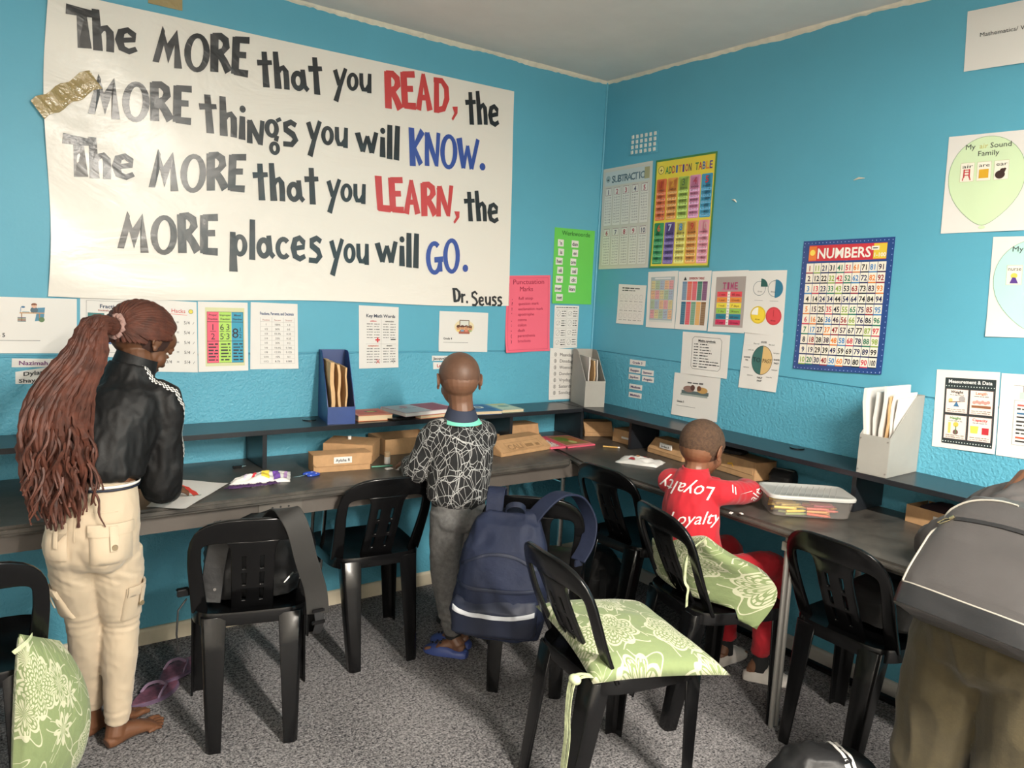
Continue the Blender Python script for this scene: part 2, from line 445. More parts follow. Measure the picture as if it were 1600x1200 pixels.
def sup(hx, y0, y1, n=40, e=.42, taper=0):
    cy = (y0 + y1) / 2; hy = (y1 - y0) / 2; P = []
    for i in range(n):
        a = 2 * PI * i / n; c, s_ = math.cos(a), math.sin(a)
        y = cy + hy * (abs(s_) ** e) * (1 if s_ > 0 else -1)
        P.append(((hx + taper * (y - cy) / hy) * (abs(c) ** e) * (1 if c > 0 else -1), y))
    return P
def chair_seat_mesh():
    mb = MB(); R = []
    for s_, z in ((.0, .424), (.5, .426), (.85, .431), (.95, .437), (.99, .438), (1, .430), (.995, .395), (.965, .394), (.955, .42), (.5, .414), (0, .412)):
        s2 = max(s_, .01); R.append([(x * s2, .02 + (y - .02) * s2, z) for x, y in sup(.196, -.175, .215, taper=.012)])
    mb.rings(R); me = mb.mesh(smooth=True); me.materials.append(PLASTIC); return me
def leg_mesh(top, bot, wt, wb, dt, db, sx, sy, zt):
    """L-section leg; top/bot: outer corner xy at top and floor; flanges run inward"""
    mb = MB(); th = .007; R = []
    for k in range(5):
        t = k / 4; z = zt * (1 - t); x = top[0] + (bot[0] - top[0]) * t; y = top[1] + (bot[1] - top[1]) * t
        w_ = wt + (wb - wt) * t; d = dt + (db - dt) * t; c = .010
        P = [(w_, 0), (w_, th), (c + th, th), (th, c + th), (th, d), (0, d), (0, c), (c, 0)]
        R.append([(x - sx * p[0], y - sy * p[1], z) for p in P])
    mb.rings(R); me = mb.mesh(smooth=True, sharp=40, bev=.0015, seg=1); me.materials.append(PLASTIC); return me
CB = chair_back_mesh(); CS = chair_seat_mesh()
CL = []
for sx in (-1, 1):
    CL.append(leg_mesh((sx * .158, -.172), (sx * .141, -.240), .078, .045, .060, .045, sx, -1, .425))
    CL.append(leg_mesh((sx * .196, .195), (sx * .200, .185), .065, .042, .065, .042, sx, 1, .425))
def chair(label, x, y, rot, z=0):
    t = thing('plastic_chair', label, 'chair', (x, y, z), rot, 'black plastic chairs along the desks')
    new('backrest', CB, None, t); new('seat', CS, None, t)
    for m in CL: new('leg', m, None, t)
    return t
CHB = chair('black plastic chair with a black bag on its seat and strap over its back', -2.125, -.705, -.272)
CHC = chair('empty black plastic chair at the back desk, left of the standing person', -1.565, -.425, -.088)
CHG = chair('nearest black plastic chair, with a pale green patterned cushion lying flat on its seat', -1.312, -1.650, -1.704)
CHH = chair('black plastic chair between the seated person and the person in olive trousers', -.416, -1.962, -1.62)
CHD = chair('black plastic chair with the navy backpack hung on its back', -1.078, -.949, -.75)
CHF = chair('black plastic chair the person in red sits on', -.685, -1.505, -1.843)
CHE = chair('black plastic chair by the room corner, behind the chair of the person in red', -.428, -.872, -1.544)
CHA = chair('black plastic chair at the left edge with a green cushion tied at its side', -2.930, -.76, -.02)
# ---------------------------------------------------------------- sheets on the walls
def mapper(wall, q, wd, ht, off=.0015, curl=0, seed=0):
    """q: corners tl,tr,br,bl as (along, z) on the wall; local (0..wd, 0..ht)"""
    tl, tr, br, bl = [Vector(p) for p in q]; r = random.Random(seed); ph = r.uniform(0, 6)
    def f(u, v, lay):
        a = u / wd; b = v / ht
        p = (bl * (1 - a) + br * a) * (1 - b) + (tl * (1 - a) + tr * a) * b
        d = off + .0004 * lay + curl * (max(0, 1 - b * 3.2) ** 2 * (.55 + .45 * math.sin(a * 4 + ph)) + .25 * (1 - math.cos(2 * PI * a * 1.5 + ph)) * .5 * (1 - b))
        return (p.x, -d, p.y) if wall == 'b' else (-d, p.x, p.y)
    return f
def sheet(name, label, cat, wall, q, wd, ht, mat=PAPER, curl=.004, off=.0015, group=None, nx=8, ny=10, seed=0, round_=0):
    f = mapper(wall, q, wd, ht, off, curl, seed)
    mb = MB()
    for lay in (-1, 0):
        for j in range(ny + 1):
            for i in range(nx + 1): mb.v.append(Vector(f(wd * i / nx, ht * j / ny, lay)))
    W = nx + 1; K = W * (ny + 1)
    for j in range(ny):
        for i in range(nx):
            a = j * W + i; mb.f.append((a, a + 1, a + W + 1, a + W)); mb.f.append((K + a, K + a + 1, K + a + W + 1, K + a + W))
    rim = [i for i in range(nx)] + [nx + j * W for j in range(ny)] + [ny * W + nx - i for i in range(nx)] + [(ny - j) * W for j in range(ny)]
    for a, b in zip(rim, rim[1:] + rim[:1]): mb.f.append((a, b, b + K, a + K))
    o = mb.build(name, mat, smooth=True, sharp=50); tag(o, label, cat, group)
    return o, f
def prt(o, f, p, mat=INK, name='print'): return p.build(name, f, mat, o, grid=(8, 10))

# --- big banner
def dr(word):
    """hand-drawn jumpy lettering: list of polygons in a box of cap height 1"""
    def st(P, w):
        out = []; n = len(P); W = [1.32 * q for q in (w if hasattr(w, '__len__') else [w] * n)]; P = [Vector(p) for p in P]; L = []; R = []
        for i in range(n):
            d = (P[min(i + 1, n - 1)] - P[max(i - 1, 0)]).normalized(); nn = Vector((-d.y, d.x)) * W[i] / 2; L.append(P[i] + nn); R.append(P[i] - nn)
        for i in range(n - 1): out.append([L[i], L[i + 1], R[i + 1], R[i]])
        return out
    def rg(cx, cy, rx, ry, wx, wy=None, a0=0, a1=2 * PI, n=22):
        wy = (wy or wx) * 1.2; wx *= 1.22; o = []
        for i in range(n):
            a = a0 + (a1 - a0) * i / n; b = a0 + (a1 - a0) * (i + 1) / n
            o.append([Vector((cx + rx * math.cos(t) * 1.0, cy + ry * math.sin(t))) if k else Vector((cx + (rx - wx) * math.cos(t), cy + (ry - wy) * math.sin(t))) for t, k in ((a, 1), (b, 1), (b, 0), (a, 0))])
        return o
    V = Vector
    G_ = {
     'T': (.60, st([(0, .93), (.30, .90), (.66, .88)], [.20, .17, .13]) + st([(.33, .95), (.37, -.02)], [.16, .24])),
     'M': (.90, [[V(p) for p in P] for P in ([(.0, .02), (.22, 1.08), (.30, .95), (.30, .55), (.19, .03)], [(.22, 1.08), (.30, .55), (.47, .06), (.50, .30), (.40, .62)], [(.40, .62), (.47, .06), (.62, .62), (.66, 1.05)], [(.66, 1.05), (.62, .62), (.66, -.03), (.90, .0)])]),
     'O': (.80, rg(.40, .48, .40, .54, .17, .11)),
     'R': (.66, st([(.14, 1.0), (.17, -.03)], [.20, .20]) + st([(.08, .95), (.34, .96), (.50, .86), (.53, .70), (.42, .56), (.20, .50)], [.12, .15, .18, .18, .13, .10]) + st([(.26, .55), (.48, .28), (.64, .02)], [.16, .18, .20])),
     'E': (.60, st([(.14, 1.0), (.16, 0)], [.19, .19]) + st([(.1, .93), (.58, .96)], [.13, .14]) + st([(.14, .53), (.50, .55)], .13) + st([(.12, .06), (.60, .06)], [.13, .15])),
     'h': (.52, st([(.10, 1.05), (.13, -.02)], [.13, .17]) + st([(.14, .40), (.22, .56), (.33, .60), (.41, .50), (.42, .28), (.41, -.02)], [.08, .11, .13, .14, .14, .14])),
     'e': (.56, st([(.10, .30), (.44, .36), (.43, .50), (.30, .60), (.15, .54), (.09, .32), (.15, .10), (.32, .03), (.50, .12)], [.10, .11, .13, .12, .14, .15, .14, .12, .10])),
     't': (.50, st([(.24, 1.02), (.27, -.02)], [.13, .16]) + st([(.0, .68), (.48, .72)], [.13, .10])),
     'a': (.60, rg(.25, .28, .24, .29, .13) + st([(.42, .62), (.46, .16), (.58, .04)], [.12, .13, .11])),
     'y': (.54, st([(.06, .64), (.26, .14)], [.14, .13]) + st([(.52, .72), (.30, .10), (.14, -.42)], [.12, .13, .16])),
     'o': (.54, rg(.27, .29, .26, .31, .14, .11)),
     'u': (.56, st([(.08, .62), (.10, .24), (.18, .08), (.32, .08), (.42, .26)], [.13, .14, .13, .12, .08]) + st([(.46, .64), (.46, -.02)], [.12, .15])),
     'i': (.22, st([(.10, .62), (.11, -.02)], [.12, .15]) + [[V((.10 + .09 * math.cos(k * .6283), .82 + .10 * math.sin(k * .6283))) for k in range(10)]]),
     'n': (.52, st([(.08, .62), (.10, -.02)], [.10, .13]) + st([(.07, .60), (.42, .02)], [.13, .12]) + st([(.46, .66), (.42, -.02)], [.10, .10])),
     'g': (.52, rg(.24, .38, .22, .26, .12, .10) + rg(.32, -.16, .17, .19, .10, .09) + st([(.40, .20), (.36, .04)], .1) + st([(.38, .60), (.52, .68)], .08)),
     's': (.50, st([(.46, .56), (.30, .64), (.13, .56), (.14, .42), (.36, .30), (.44, .16), (.32, .02), (.05, .02)], [.11, .12, .14, .14, .14, .14, .12, .11])),
     'w': (.74, st([(.05, .64), (.20, .04)], [.14, .11]) + st([(.20, .04), (.37, .56)], [.11, .08]) + st([(.37, .56), (.50, .03)], [.10, .12]) + st([(.50, .03), (.68, .70)], [.12, .11])),
     'l': (.22, st([(.09, 1.05), (.11, -.03)], [.13, .15])),
     'p': (.60, st([(.10, .66), (.14, -.40)], [.13, .20]) + rg(.33, .32, .24, .30, .13, .11)),
     'c': (.50, rg(.29, .30, .27, .31, .13, .11, .75, 2 * PI - .75, 16)),
     'A': (.66, st([(.32, 1.0), (.08, -.03)], [.10, .17]) + st([(.32, 1.0), (.56, -.03)], [.10, .18]) + st([(.2, .33), (.46, .33)], .12)),
     'D': (.66, st([(.12, 1.0), (.16, 0)], [.15, .17]) + st([(.0, .93), (.34, .94), (.54, .76), (.58, .46), (.46, .16), (.18, .07)], [.11, .13, .16, .17, .15, .12])),
     'K': (.66, st([(.10, 1.03), (.14, -.03)], [.18, .20]) + st([(.58, 1.0), (.20, .48)], [.17, .10]) + st([(.20, .52), (.50, .04)], [.10, .16])),
     'N': (.66, st([(.08, .95), (.10, -.02)], [.12, .16]) + st([(.08, .92), (.54, .04)], [.18, .13]) + st([(.60, 1.0), (.54, .0)], [.13, .11])),
     'W': (1.0, st([(.05, .95), (.30, .02)], [.20, .14]) + st([(.30, .02), (.46, .75)], [.14, .09]) + st([(.46, .75), (.70, .02)], [.12, .14]) + st([(.70, .02), (.94, 1.02)], [.14, .13])),
     'L': (.56, st([(.14, 1.0), (.14, 0)], [.20, .18]) + st([(.06, .07), (.56, .05)], [.14, .16])),
     'G': (.80, rg(.40, .48, .39, .53, .17, .12, .9, 2 * PI - .45, 20) + st([(.40, .42), (.80, .44)], .13) + st([(.66, .44), (.68, .05)], .14)),
     '.': (1.0, [[V((.5 + .5 * math.cos(k * .6283), .12 + .12 * math.sin(k * .6283))) for k in range(10)]]),
     ',': (1.0, [[V(p) for p in ((.15, .18), (.95, .2), (.95, .0), (.3, -.24), (.1, -.18), (.5, .0))]]),
     'S': (.62, st([(.58, .80), (.40, .98), (.16, .88), (.14, .66), (.44, .46), (.54, .22), (.36, .02), (.06, .06)], [.11, .13, .14, .14, .14, .14, .13, .12])),
     'r': (.38, st([(.08, .64), (.10, -.02)], [.12, .14]) + st([(.10, .38), (.22, .56), (.36, .58)], [.08, .11, .13])),
    }
    if word == 'Dr.': G_['.'] = (.25, [[V((.12 + .09 * math.cos(k * .6283), .08 + .1 * math.sin(k * .6283))) for k in range(10)]])
    if word == 'things': G_['g'] = (.52, G_['g'][1]); G_['n'] = (.50, [[q + V((0, -.10)) for q in P] for P in G_['n'][1]])
    x = 0; out = []; r = random.Random(len(word) * 31 + ord(word[0]))
    for ch in word:
        a, P = G_[ch]
        an = r.uniform(-.07, .05) if ch not in '.,T' else 0; dy = r.uniform(-.03, .03)
        for poly in P: out.append([(x + q.x * math.cos(an) - q.y * math.sin(an) * .8, dy + q.y * math.cos(an) + q.x * math.sin(an)) for q in poly])
        x += a + (.02 if ch not in 'TL' else -.06)
    return out, x
WORDS=[
('The','k',(-2.564,2.287),(-2.569,2.419),(-2.331,2.308),(-2.330,2.440)),
('MORE','k',(-2.288,2.292),(-2.284,2.419),(-1.931,2.307),(-1.924,2.451)),
('that','k',(-1.893,2.282),(-1.896,2.413),(-1.610,2.294),(-1.621,2.439)),
('you','k',(-1.573,2.327),(-1.572,2.449),(-1.391,2.344),(-1.394,2.468)),
('READ','r',(-1.330,2.294),(-1.344,2.446),(-0.996,2.318),(-1.000,2.475)),
(',','r',(-0.982,2.324),(-0.985,2.475),(-0.945,2.327),(-0.948,2.480)),
('the','k',(-0.896,2.291),(-0.910,2.433),(-0.695,2.310),(-0.707,2.461)),
('MORE','k',(-2.506,2.068),(-2.502,2.205),(-2.149,2.088),(-2.144,2.223)),
('things','k',(-2.116,2.064),(-2.118,2.204),(-1.722,2.066),(-1.721,2.212)),
('you','k',(-1.686,2.087),(-1.688,2.218),(-1.497,2.093),(-1.497,2.223)),
('will','k',(-1.457,2.076),(-1.461,2.207),(-1.243,2.074),(-1.247,2.215)),
('KNOW','u',(-1.193,2.058),(-1.205,2.219),(-0.817,2.084),(-0.817,2.227)),
('.','u',(-0.808,2.077),(-0.812,2.226),(-0.773,2.078),(-0.777,2.228)),
('The','k',(-2.586,1.836),(-2.589,1.975),(-2.346,1.853),(-2.344,1.987)),
('MORE','k',(-2.306,1.829),(-2.304,1.967),(-1.942,1.854),(-1.935,1.995)),
('that','k',(-1.908,1.830),(-1.911,1.971),(-1.622,1.835),(-1.627,1.983)),
('you','k',(-1.593,1.857),(-1.592,1.985),(-1.406,1.862),(-1.406,1.994)),
('LEARN','r',(-1.351,1.831),(-1.365,1.982),(-0.958,1.839),(-0.953,1.985)),
(',','r',(-0.950,1.844),(-0.949,1.983),(-0.912,1.842),(-0.912,1.986)),
('the','k',(-0.882,1.835),(-0.896,1.968),(-0.672,1.841),(-0.684,1.985)),
('MORE','k',(-2.417,1.592),(-2.415,1.725),(-2.048,1.592),(-2.046,1.745)),
('places','k',(-2.005,1.587),(-2.008,1.738),(-1.609,1.589),(-1.611,1.746)),
('you','k',(-1.576,1.593),(-1.576,1.735),(-1.383,1.593),(-1.387,1.736)),
('will','k',(-1.348,1.598),(-1.352,1.739),(-1.125,1.592),(-1.131,1.742)),
('GO','u',(-1.089,1.564),(-1.098,1.711),(-0.895,1.577),(-0.902,1.739)),
('.','u',(-0.884,1.577),(-0.888,1.732),(-0.850,1.579),(-0.858,1.732)),
('Dr.','k',(-0.933,1.431),(-0.940,1.500),(-0.840,1.427),(-0.843,1.497)),
('Seuss','k',(-0.824,1.418),(-0.832,1.488),(-0.633,1.423),(-0.637,1.492)),
]
def banner_d(x, z):
    """how far the vinyl stands off the wall"""
    d = .004 + .004 * noise.noise((x * 2.2, z * 3, 1))
    e = max(0, (-2.15 - x)); d += e * .020 * (1 + math.sin((z + x * .9) * 13)) * .6
    b = max(0, 1.50 - z); d += b * .10 * (1 + math.sin(x * 3.0 + z * 22)) * .5
    return d
def banmat(ink):
    m, n, b = nt('banner_vinyl' if not ink else 'banner_ink'); v = objc(n)
    if ink:
        a = n.nodes.new('ShaderNodeAttribute'); a.attribute_name = 'ink'; n.links.new(a.outputs['Color'], b.inputs['Base Color'])
    else: b.inputs['Base Color'].default_value = (.80, .755, .69, 1)
    b.inputs['Roughness'].default_value = .29; b.inputs['Specular IOR Level'].default_value = .75 if ink else .5
    mp = n.nodes.new('ShaderNodeMapping'); mp.inputs['Scale'].default_value = (1.2, 1, 2.2); mp.inputs['Rotation'].default_value = (0, .6, 0); n.links.new(v, mp.inputs[0])
    h = mth(n, 'ADD', mth(n, 'MULTIPLY', noi(n, 1.6, 4, mp.outputs[0], .5, 1.6), 1), mth(n, 'MULTIPLY', noi(n, 90, 2, v), .012))
    bump(n, b, h, .25, .03); return m
BV, BI = banmat(False), banmat(True)
BQ = [Vector(p) for p in ((-2.621, 2.468), (-.621, 2.486), (-.591, 1.421), (-2.640, 1.405))]
mb = MB(); nx, ny = 90, 50
for s_ in (0, 1):
    for j in range(ny + 1):
        for i in range(nx + 1):
            a, b = i / nx, j / ny
            p = (BQ[3] * (1 - a) + BQ[2] * a) * (1 - b) + (BQ[0] * (1 - a) + BQ[1] * a) * b
            # sagging, uneven edges
            x = p.x + (-.006 + .010 * math.sin(b * 7)) * (1 - a) ** 6; z = p.y - .006 * math.sin(a * PI * 3) * (1 - b) ** 5
            mb.v.append(Vector((x, -banner_d(x, z) + .0008 * s_, z)))
W_ = nx + 1; K_ = W_ * (ny + 1)
for j in range(ny):
    for i in range(nx):
        a = j * W_ + i; mb.f.append((a, a + 1, a + W_ + 1, a + W_)); mb.f.append((K_ + a + W_, K_ + a + W_ + 1, K_ + a + 1, K_ + a))
rim = [i for i in range(nx)] + [nx + j * W_ for j in range(ny)] + [ny * W_ + nx - i for i in range(nx)] + [(ny - j) * W_ for j in range(ny)]
for a, b in zip(rim, rim[1:] + rim[:1]): mb.f.append((b, a, a + K_, b + K_))
ban = mb.build('banner', BV, smooth=True, sharp=50)
tag(ban, 'huge white vinyl banner with black, red and blue slogan lettering on the back wall', 'banner')
KC = {'k': (.014, .014, .016), 'r': (.56, .045, .045), 'u': (.035, .075, .34)}
NMK = {'k': 'black_word', 'r': 'red_word', 'u': 'blue_word'}
for wd, c, bl, tl, br, tr in WORDS:
    p = Pr(); P, Wd = dr(wd); bl, tl, br, tr = [Vector(q) for q in (bl, tl, br, tr)]
    if wd in '.,': Wd = 1.0
    for poly in P:
        pts = []
        for x, y in poly:
            a = x / Wd; q = (bl * (1 - a) + br * a) + ((tl - bl) * (1 - a) + (tr - br) * a) * y; pts.append((q.x, q.y))
        p.poly(pts, KC[c])
    p.build(NMK[c] if wd not in '.,' else 'punctuation', lambda x, z, l: (x, -banner_d(x, z) - .0022, z), BI, ban)
tape = MB(); R = []
for i in range(13):
    a = i / 12; x = -2.665 + .185 * a; z = 2.055 + .145 * a + .006 * math.sin(a * 17); R.append([(x - .018, -banner_d(x, z) - .003 - .003 * math.sin(a * 23), z + .026), (x + .022, -banner_d(x, z) - .004, z - .030), (x + .022, -banner_d(x, z) - .0032, z - .030), (x - .018, -banner_d(x, z) - .002, z + .026)])
tape.rings(R); o = tape.build('tape_strip', M('brown_parcel_tape', (.36, .27, .12), .12, coat=.8, bs=.6, bsc=30, bd=.01))
tag(o, 'shiny brown parcel tape strip holding the left edge of the banner', 'tape')
o = MB().box(-2.30, -.0045, 2.50, -2.18, -.001, 2.54).build('tape_strip', bpy.data.materials['brown_parcel_tape']); tag(o, 'short brown tape piece above the top edge of the banner', 'tape')

# --- A4-ish helper data
A4P = (.21, .297); A4L = (.297, .21)
def desk_scene(p, x, y, s):   # child at a desk clip-art
    p.rect(x - .9 * s, y - .05 * s, x + .9 * s, y + .05 * s, lin(190, 150, 110), 2); p.rect(x - .8 * s, y - .7 * s, x - .72 * s, y, lin(160, 120, 90), 2); p.rect(x + .5 * s, y - .7 * s, x + .58 * s, y, lin(160, 120, 90), 2)
    p.poly([(x + .2 * s, y - .7 * s), (x + .85 * s, y - .6 * s), (x + .95 * s, y + .5 * s), (x + .4 * s, y + .45 * s)], lin(70, 130, 160), 1)
    p.disc(x + .15 * s, y + .25 * s, .28 * s, lin(70, 95, 110), 2); p.disc(x + .15 * s, y + .62 * s, .2 * s, lin(220, 175, 150), 3); p.disc(x + .15 * s, y + .72 * s, .21 * s, lin(140, 80, 50), 3, ry=.13 * s)
    p.rect(x - .7 * s, y + .05 * s, x - .2 * s, y + .12 * s, lin(130, 160, 170), 3); p.line(x - .85 * s, y + .05 * s, x - .8 * s, y + .5 * s, .04 * s, lin(60, 110, 150)); p.disc(x - .65 * s, y + .5 * s, .14 * s, lin(60, 110, 150), 3, ry=.08 * s)
    for i in range(4): p.rect(x - 1.05 * s, y - .75 * s + i * .1 * s, x - .45 * s, y - .67 * s + i * .1 * s, lin(*[(90, 120, 120), (150, 90, 80), (120, 130, 90), (100, 100, 120)][i]), 3)
    p.disc(x + .7 * s, y - .55 * s, .22 * s, lin(90, 120, 80), 3)
def kids(p, x, y, s):
    p.disc(x, y, 1.0 * s, lin(225, 210, 170), 1, ry=.6 * s); p.rect(x - .5 * s, y, x + .5 * s, y + .6 * s, lin(120, 100, 80), 2); p.rect(x - .43 * s, y + .07 * s, x + .43 * s, y + .53 * s, lin(215, 215, 205), 3)
    p.rect(x - .55 * s, y - .6 * s, x + .55 * s, y - .25 * s, lin(165, 95, 75), 3)
    for i in range(4):
        a = x + (-.6 + .4 * i) * s; p.disc(a, y - .1 * s, .2 * s, lin(205, 150, 110), 4); p.disc(a, y + .03 * s, .2 * s, lin(90, 50, 40), 4, ry=.12 * s); p.rect(a - .15 * s, y - .4 * s, a + .15 * s, y - .25 * s, lin(*[(230, 200, 120), (120, 160, 190), (220, 130, 110), (150, 180, 120)][i]), 4)

# back wall row ------------------------------------------------
o, f = sheet('poster', 'white landscape sheet marked Grade 5 with a child at a desk, leftmost on wall', 'poster', 'b', [(-2.860, 1.399), (-2.554, 1.398), (-2.558, 1.196), (-2.866, 1.200)], .306, .2, seed=1)
p = Pr(); desk_scene(p, .165, .145, .042); p.text('Grade 5', .018, .058, .020, BLK, bold=True, al='l'); p.rect(.018, .045, .19, .0464, BLK); prt(o, f, p)
o, f = sheet('poster', 'white fractions chart partly hidden by long reddish braids', 'poster', 'b', [(-2.543, 1.408), (-2.339, 1.405), (-2.342, 1.174), (-2.548, 1.187)], .205, .25, seed=2)
p = Pr(); p.frame(.02, .02, .19, .235, .001, lin(90, 90, 90)); p.text('Fractions', .105, .205, .022, lin(40, 60, 90), bold=True); p.text('Decimals and Percents', .105, .192, .010, lin(150, 60, 40), bold=True)
for i, c in enumerate([(50, 120, 120), (215, 110, 50), (235, 190, 70), (130, 170, 90), (80, 110, 160)]):
    p.rect(.025, .160 - i * .027, .080, .184 - i * .027, lin(*c)); p.rect(.083, .160 - i * .027, .185, .184 - i * .027, lin(235, 232, 225)); p.disc(.10, .172 - i * .027, .010, lin(*c), 2); p.scrib(.12, .18, .169 - i * .027, .007, BLK, seed=i)
prt(o, f, p)
o, f = sheet('poster', 'white sheet of handwritten fraction hacks, behind the face of the braided person', 'poster', 'b', [(-2.335, 1.405), (-2.132, 1.398), (-2.128, 1.113), (-2.338, 1.123)], .205, .287, seed=3)
p = Pr(); p.text('Fraction', .055, .240, .022, lin(60, 60, 60), al='c'); p.text('Hacks', .135, .240, .022, lin(200, 40, 40), al='c'); p.line(.10, .234, .168, .232, .0015, lin(220, 60, 60)); p.disc(.182, .247, .009, lin(220, 205, 80), 2); p.ring(.182, .247, .009, .0012, BLK, 3)
for i in range(5):
    y = .195 - i * .040
    for k, tx in enumerate(('1/2', '+', '3/4', '=', '5/4')): p.text(tx, .03 + k * .034, y, .018, lin(60, 60, 65))
    p.line(.188, y, .194, y + .010, .0012, lin(60, 60, 60))
prt(o, f, p)
o, f = sheet('poster', 'sheet with red, yellow-green and teal columns reading proper, improper and mixed fractions', 'poster', 'b', [(-2.127, 1.401), (-1.929, 1.401), (-1.925, 1.116), (-2.126, 1.115)], .2, .285, seed=4)
p = Pr(); p.rect(.028, .022, .186, .262, lin(205, 205, 160)); BL2 = lin(35, 30, 40)
for i, (c, t1, t2, wd) in enumerate([((235, 85, 110), 'Proper', '1', ('2',)), ((170, 210, 90), 'Improper', '6', ('5',)), ((45, 150, 180), 'Mixed', '8', ('',))]):
    x0 = .034 + i * .0495; p.rect(x0, .035, x0 + .0475, .245, lin(*c), 2)
    p.text(t1, x0 + .024, .228, .0115, BL2, bold=True); p.text(['Fraction', 'Fraction', 'Number'][i], x0 + .024, .212, .0115, BL2, bold=True)
    for k in range(6): p.scrib(x0 + .006, x0 + .044, .110 - k * .013, .008, BL2, 3, seed=i * 9 + k)
p.text('1', .058, .170, .036, BL2); p.rect(.046, .164, .070, .166, BL2, 3); p.text('2', .058, .132, .036, BL2)
p.text('6', .094, .170, .036, BL2); p.rect(.084, .164, .103, .166, BL2, 3); p.text('5', .094, .132, .036, BL2); p.text(',', .105, .15, .03, BL2)
p.text('3', .118, .170, .036, BL2); p.rect(.109, .164, .127, .166, BL2, 3); p.text('3', .118, .132, .036, BL2)
p.text('8', .148, .138, .058, BL2); p.text('1', .168, .165, .024, BL2); p.rect(.161, .160, .176, .1615, BL2, 3); p.text('2', .168, .138, .024, BL2)
for y in (.203, .124): p.rect(.034, y, .181, y + .002, BL2, 3)
p.frame(.034, .035, .181, .245, .0012, BL2, 3); prt(o, f, p)
o, f = sheet('poster', 'white table of fractions, percents and decimals under a blue heading', 'poster', 'b', [(-1.916, 1.404), (-1.715, 1.401), (-1.708, 1.119), (-1.917, 1.121)], .2, .283, seed=5)
p = Pr(); p.text('Fractions, Percents, and Decimals', .11, .232, .017, lin(40, 70, 120), bold=True, width=.145)
T = [('Fraction', 'Percent', 'Decimal'), ('1', '100%', '1.0'), ('1/2', '50%', '0.5'), ('1/3', '33.3%', '0.33'), ('1/4', '25%', '0.25'), ('1/5', '20%', '0.2'), ('1/6', '16.6%', '0.166'), ('1/8', '12.5%', '0.125'), ('1/10', '10%', '0.1'), ('1/12', '8.3%', '0.083')]
for i, row in enumerate(T):
    y = .222 - .0198 * (i + 1)
    for k, tx in enumerate(row): p.text(tx, .064 + k * .048, y + .005, .0115 if i else .009, lin(50, 50, 55) if i else lin(170, 80, 70))
    p.rect(.04, y, .185, y + .0006, lin(140, 140, 140))
for k in range(4): p.rect(.04 + k * .0483, .024, .0406 + k * .0483, .222, lin(140, 140, 140))
prt(o, f, p)
o, f = sheet('poster', 'white Key Math Words sheet with red plus and multiplication signs', 'poster', 'b', [(-1.428, 1.403), (-1.226, 1.399), (-1.220, 1.114), (-1.420, 1.112)], .203, .287, seed=6)
p = Pr(); p.text('Key Math Words', .11, .235, .021, lin(50, 60, 80), bold=True, width=.15); RD = lin(200, 50, 55)
p.rect(.112, .025, .1128, .228, lin(130, 130, 130)); p.rect(.035, .112, .19, .1128, lin(130, 130, 130))
for k, (hx, hy, c, tt) in enumerate([(.072, .215, RD, 'addition'), (.155, .215, BLK, 'subtraction'), (.072, .101, lin(190, 80, 50), 'multiplication'), (.155, .101, BLK, 'division')]):
    p.text(tt, hx, hy, .010, c, bold=True)
    for i in range(6):
        p.scrib(hx - .033, hx - .003, hy - .012 - i * .0125, .005, lin(110, 110, 110), seed=k * 7 + i); p.scrib(hx + .004, hx + .032, hy - .012 - i * .0125, .005, lin(110, 110, 110), seed=k * 5 + i)
p.rect(.082, .128, .106, .135, RD, 3); p.rect(.0905, .1195, .0975, .1435, RD, 3); p.rect(.162, .131, .188, .136, BLK, 3)
p.line(.087, .022, .103, .040, .003, RD); p.line(.103, .022, .087, .040, .003, RD); p.rect(.165, .030, .186, .033, BLK, 3); p.disc(.1755, .040, .002, BLK, 3); p.disc(.1755, .023, .002, BLK, 3); prt(o, f, p)
o, f = sheet('poster', 'white landscape sheet marked Grade 4 with children and a board', 'poster', 'b', [(-1.003, 1.386), (-.717, 1.382), (-.714, 1.182), (-1.002, 1.188)], .287, .2, seed=7)
p = Pr(); kids(p, .145, .125, .058); p.text('Grade 4', .025, .060, .015, BLK, bold=True, al='l'); p.rect(.025, .045, .17, .0462, BLK); prt(o, f, p)
PINK = M('pink_paper', (.80, .13, .20), .55)
o, f = sheet('poster', 'bright pink handwritten punctuation marks poster with wavy edges', 'poster', 'b', [(-.608, 1.575), (-.327, 1.591), (-.308, 1.185), (-.605, 1.178)], .285, .4, PINK, curl=.016, seed=8)
p = Pr(); MG = lin(150, 25, 60); p.text('Punctuation', .14, .355, .036, MG, width=.21); p.text('Marks', .125, .318, .036, MG); p.frame(.012, .012, .272, .388, .001, MG)
for i, tt in enumerate(['full stop', 'question mark', 'exclamation mark', 'apostrophe', 'comma', 'colon', 'dash', 'parenthesis', 'brackets']):
    y = .275 - i * .028; p.text(tt, .075, y, .021, MG, al='l', width=.0095 * len(tt) + .01); p.text('.?!\',:-()'[i], .035, y, .022, lin(110, 15, 40), bold=True)
prt(o, f, p)
GRN = M('green_paper', (.13, .55, .085), .55)
o, f = sheet('poster', 'lime green card of Afrikaans words on small white labels', 'poster', 'b', [(-.314, 1.845), (-.028, 1.848), (-.028, 1.442), (-.308, 1.441)], .285, .405, GRN, curl=.006, seed=9)
p = Pr(); p.text('Werkwoorde', .15, .368, .034, lin(30, 90, 30), width=.2)
prt(o, f, p)
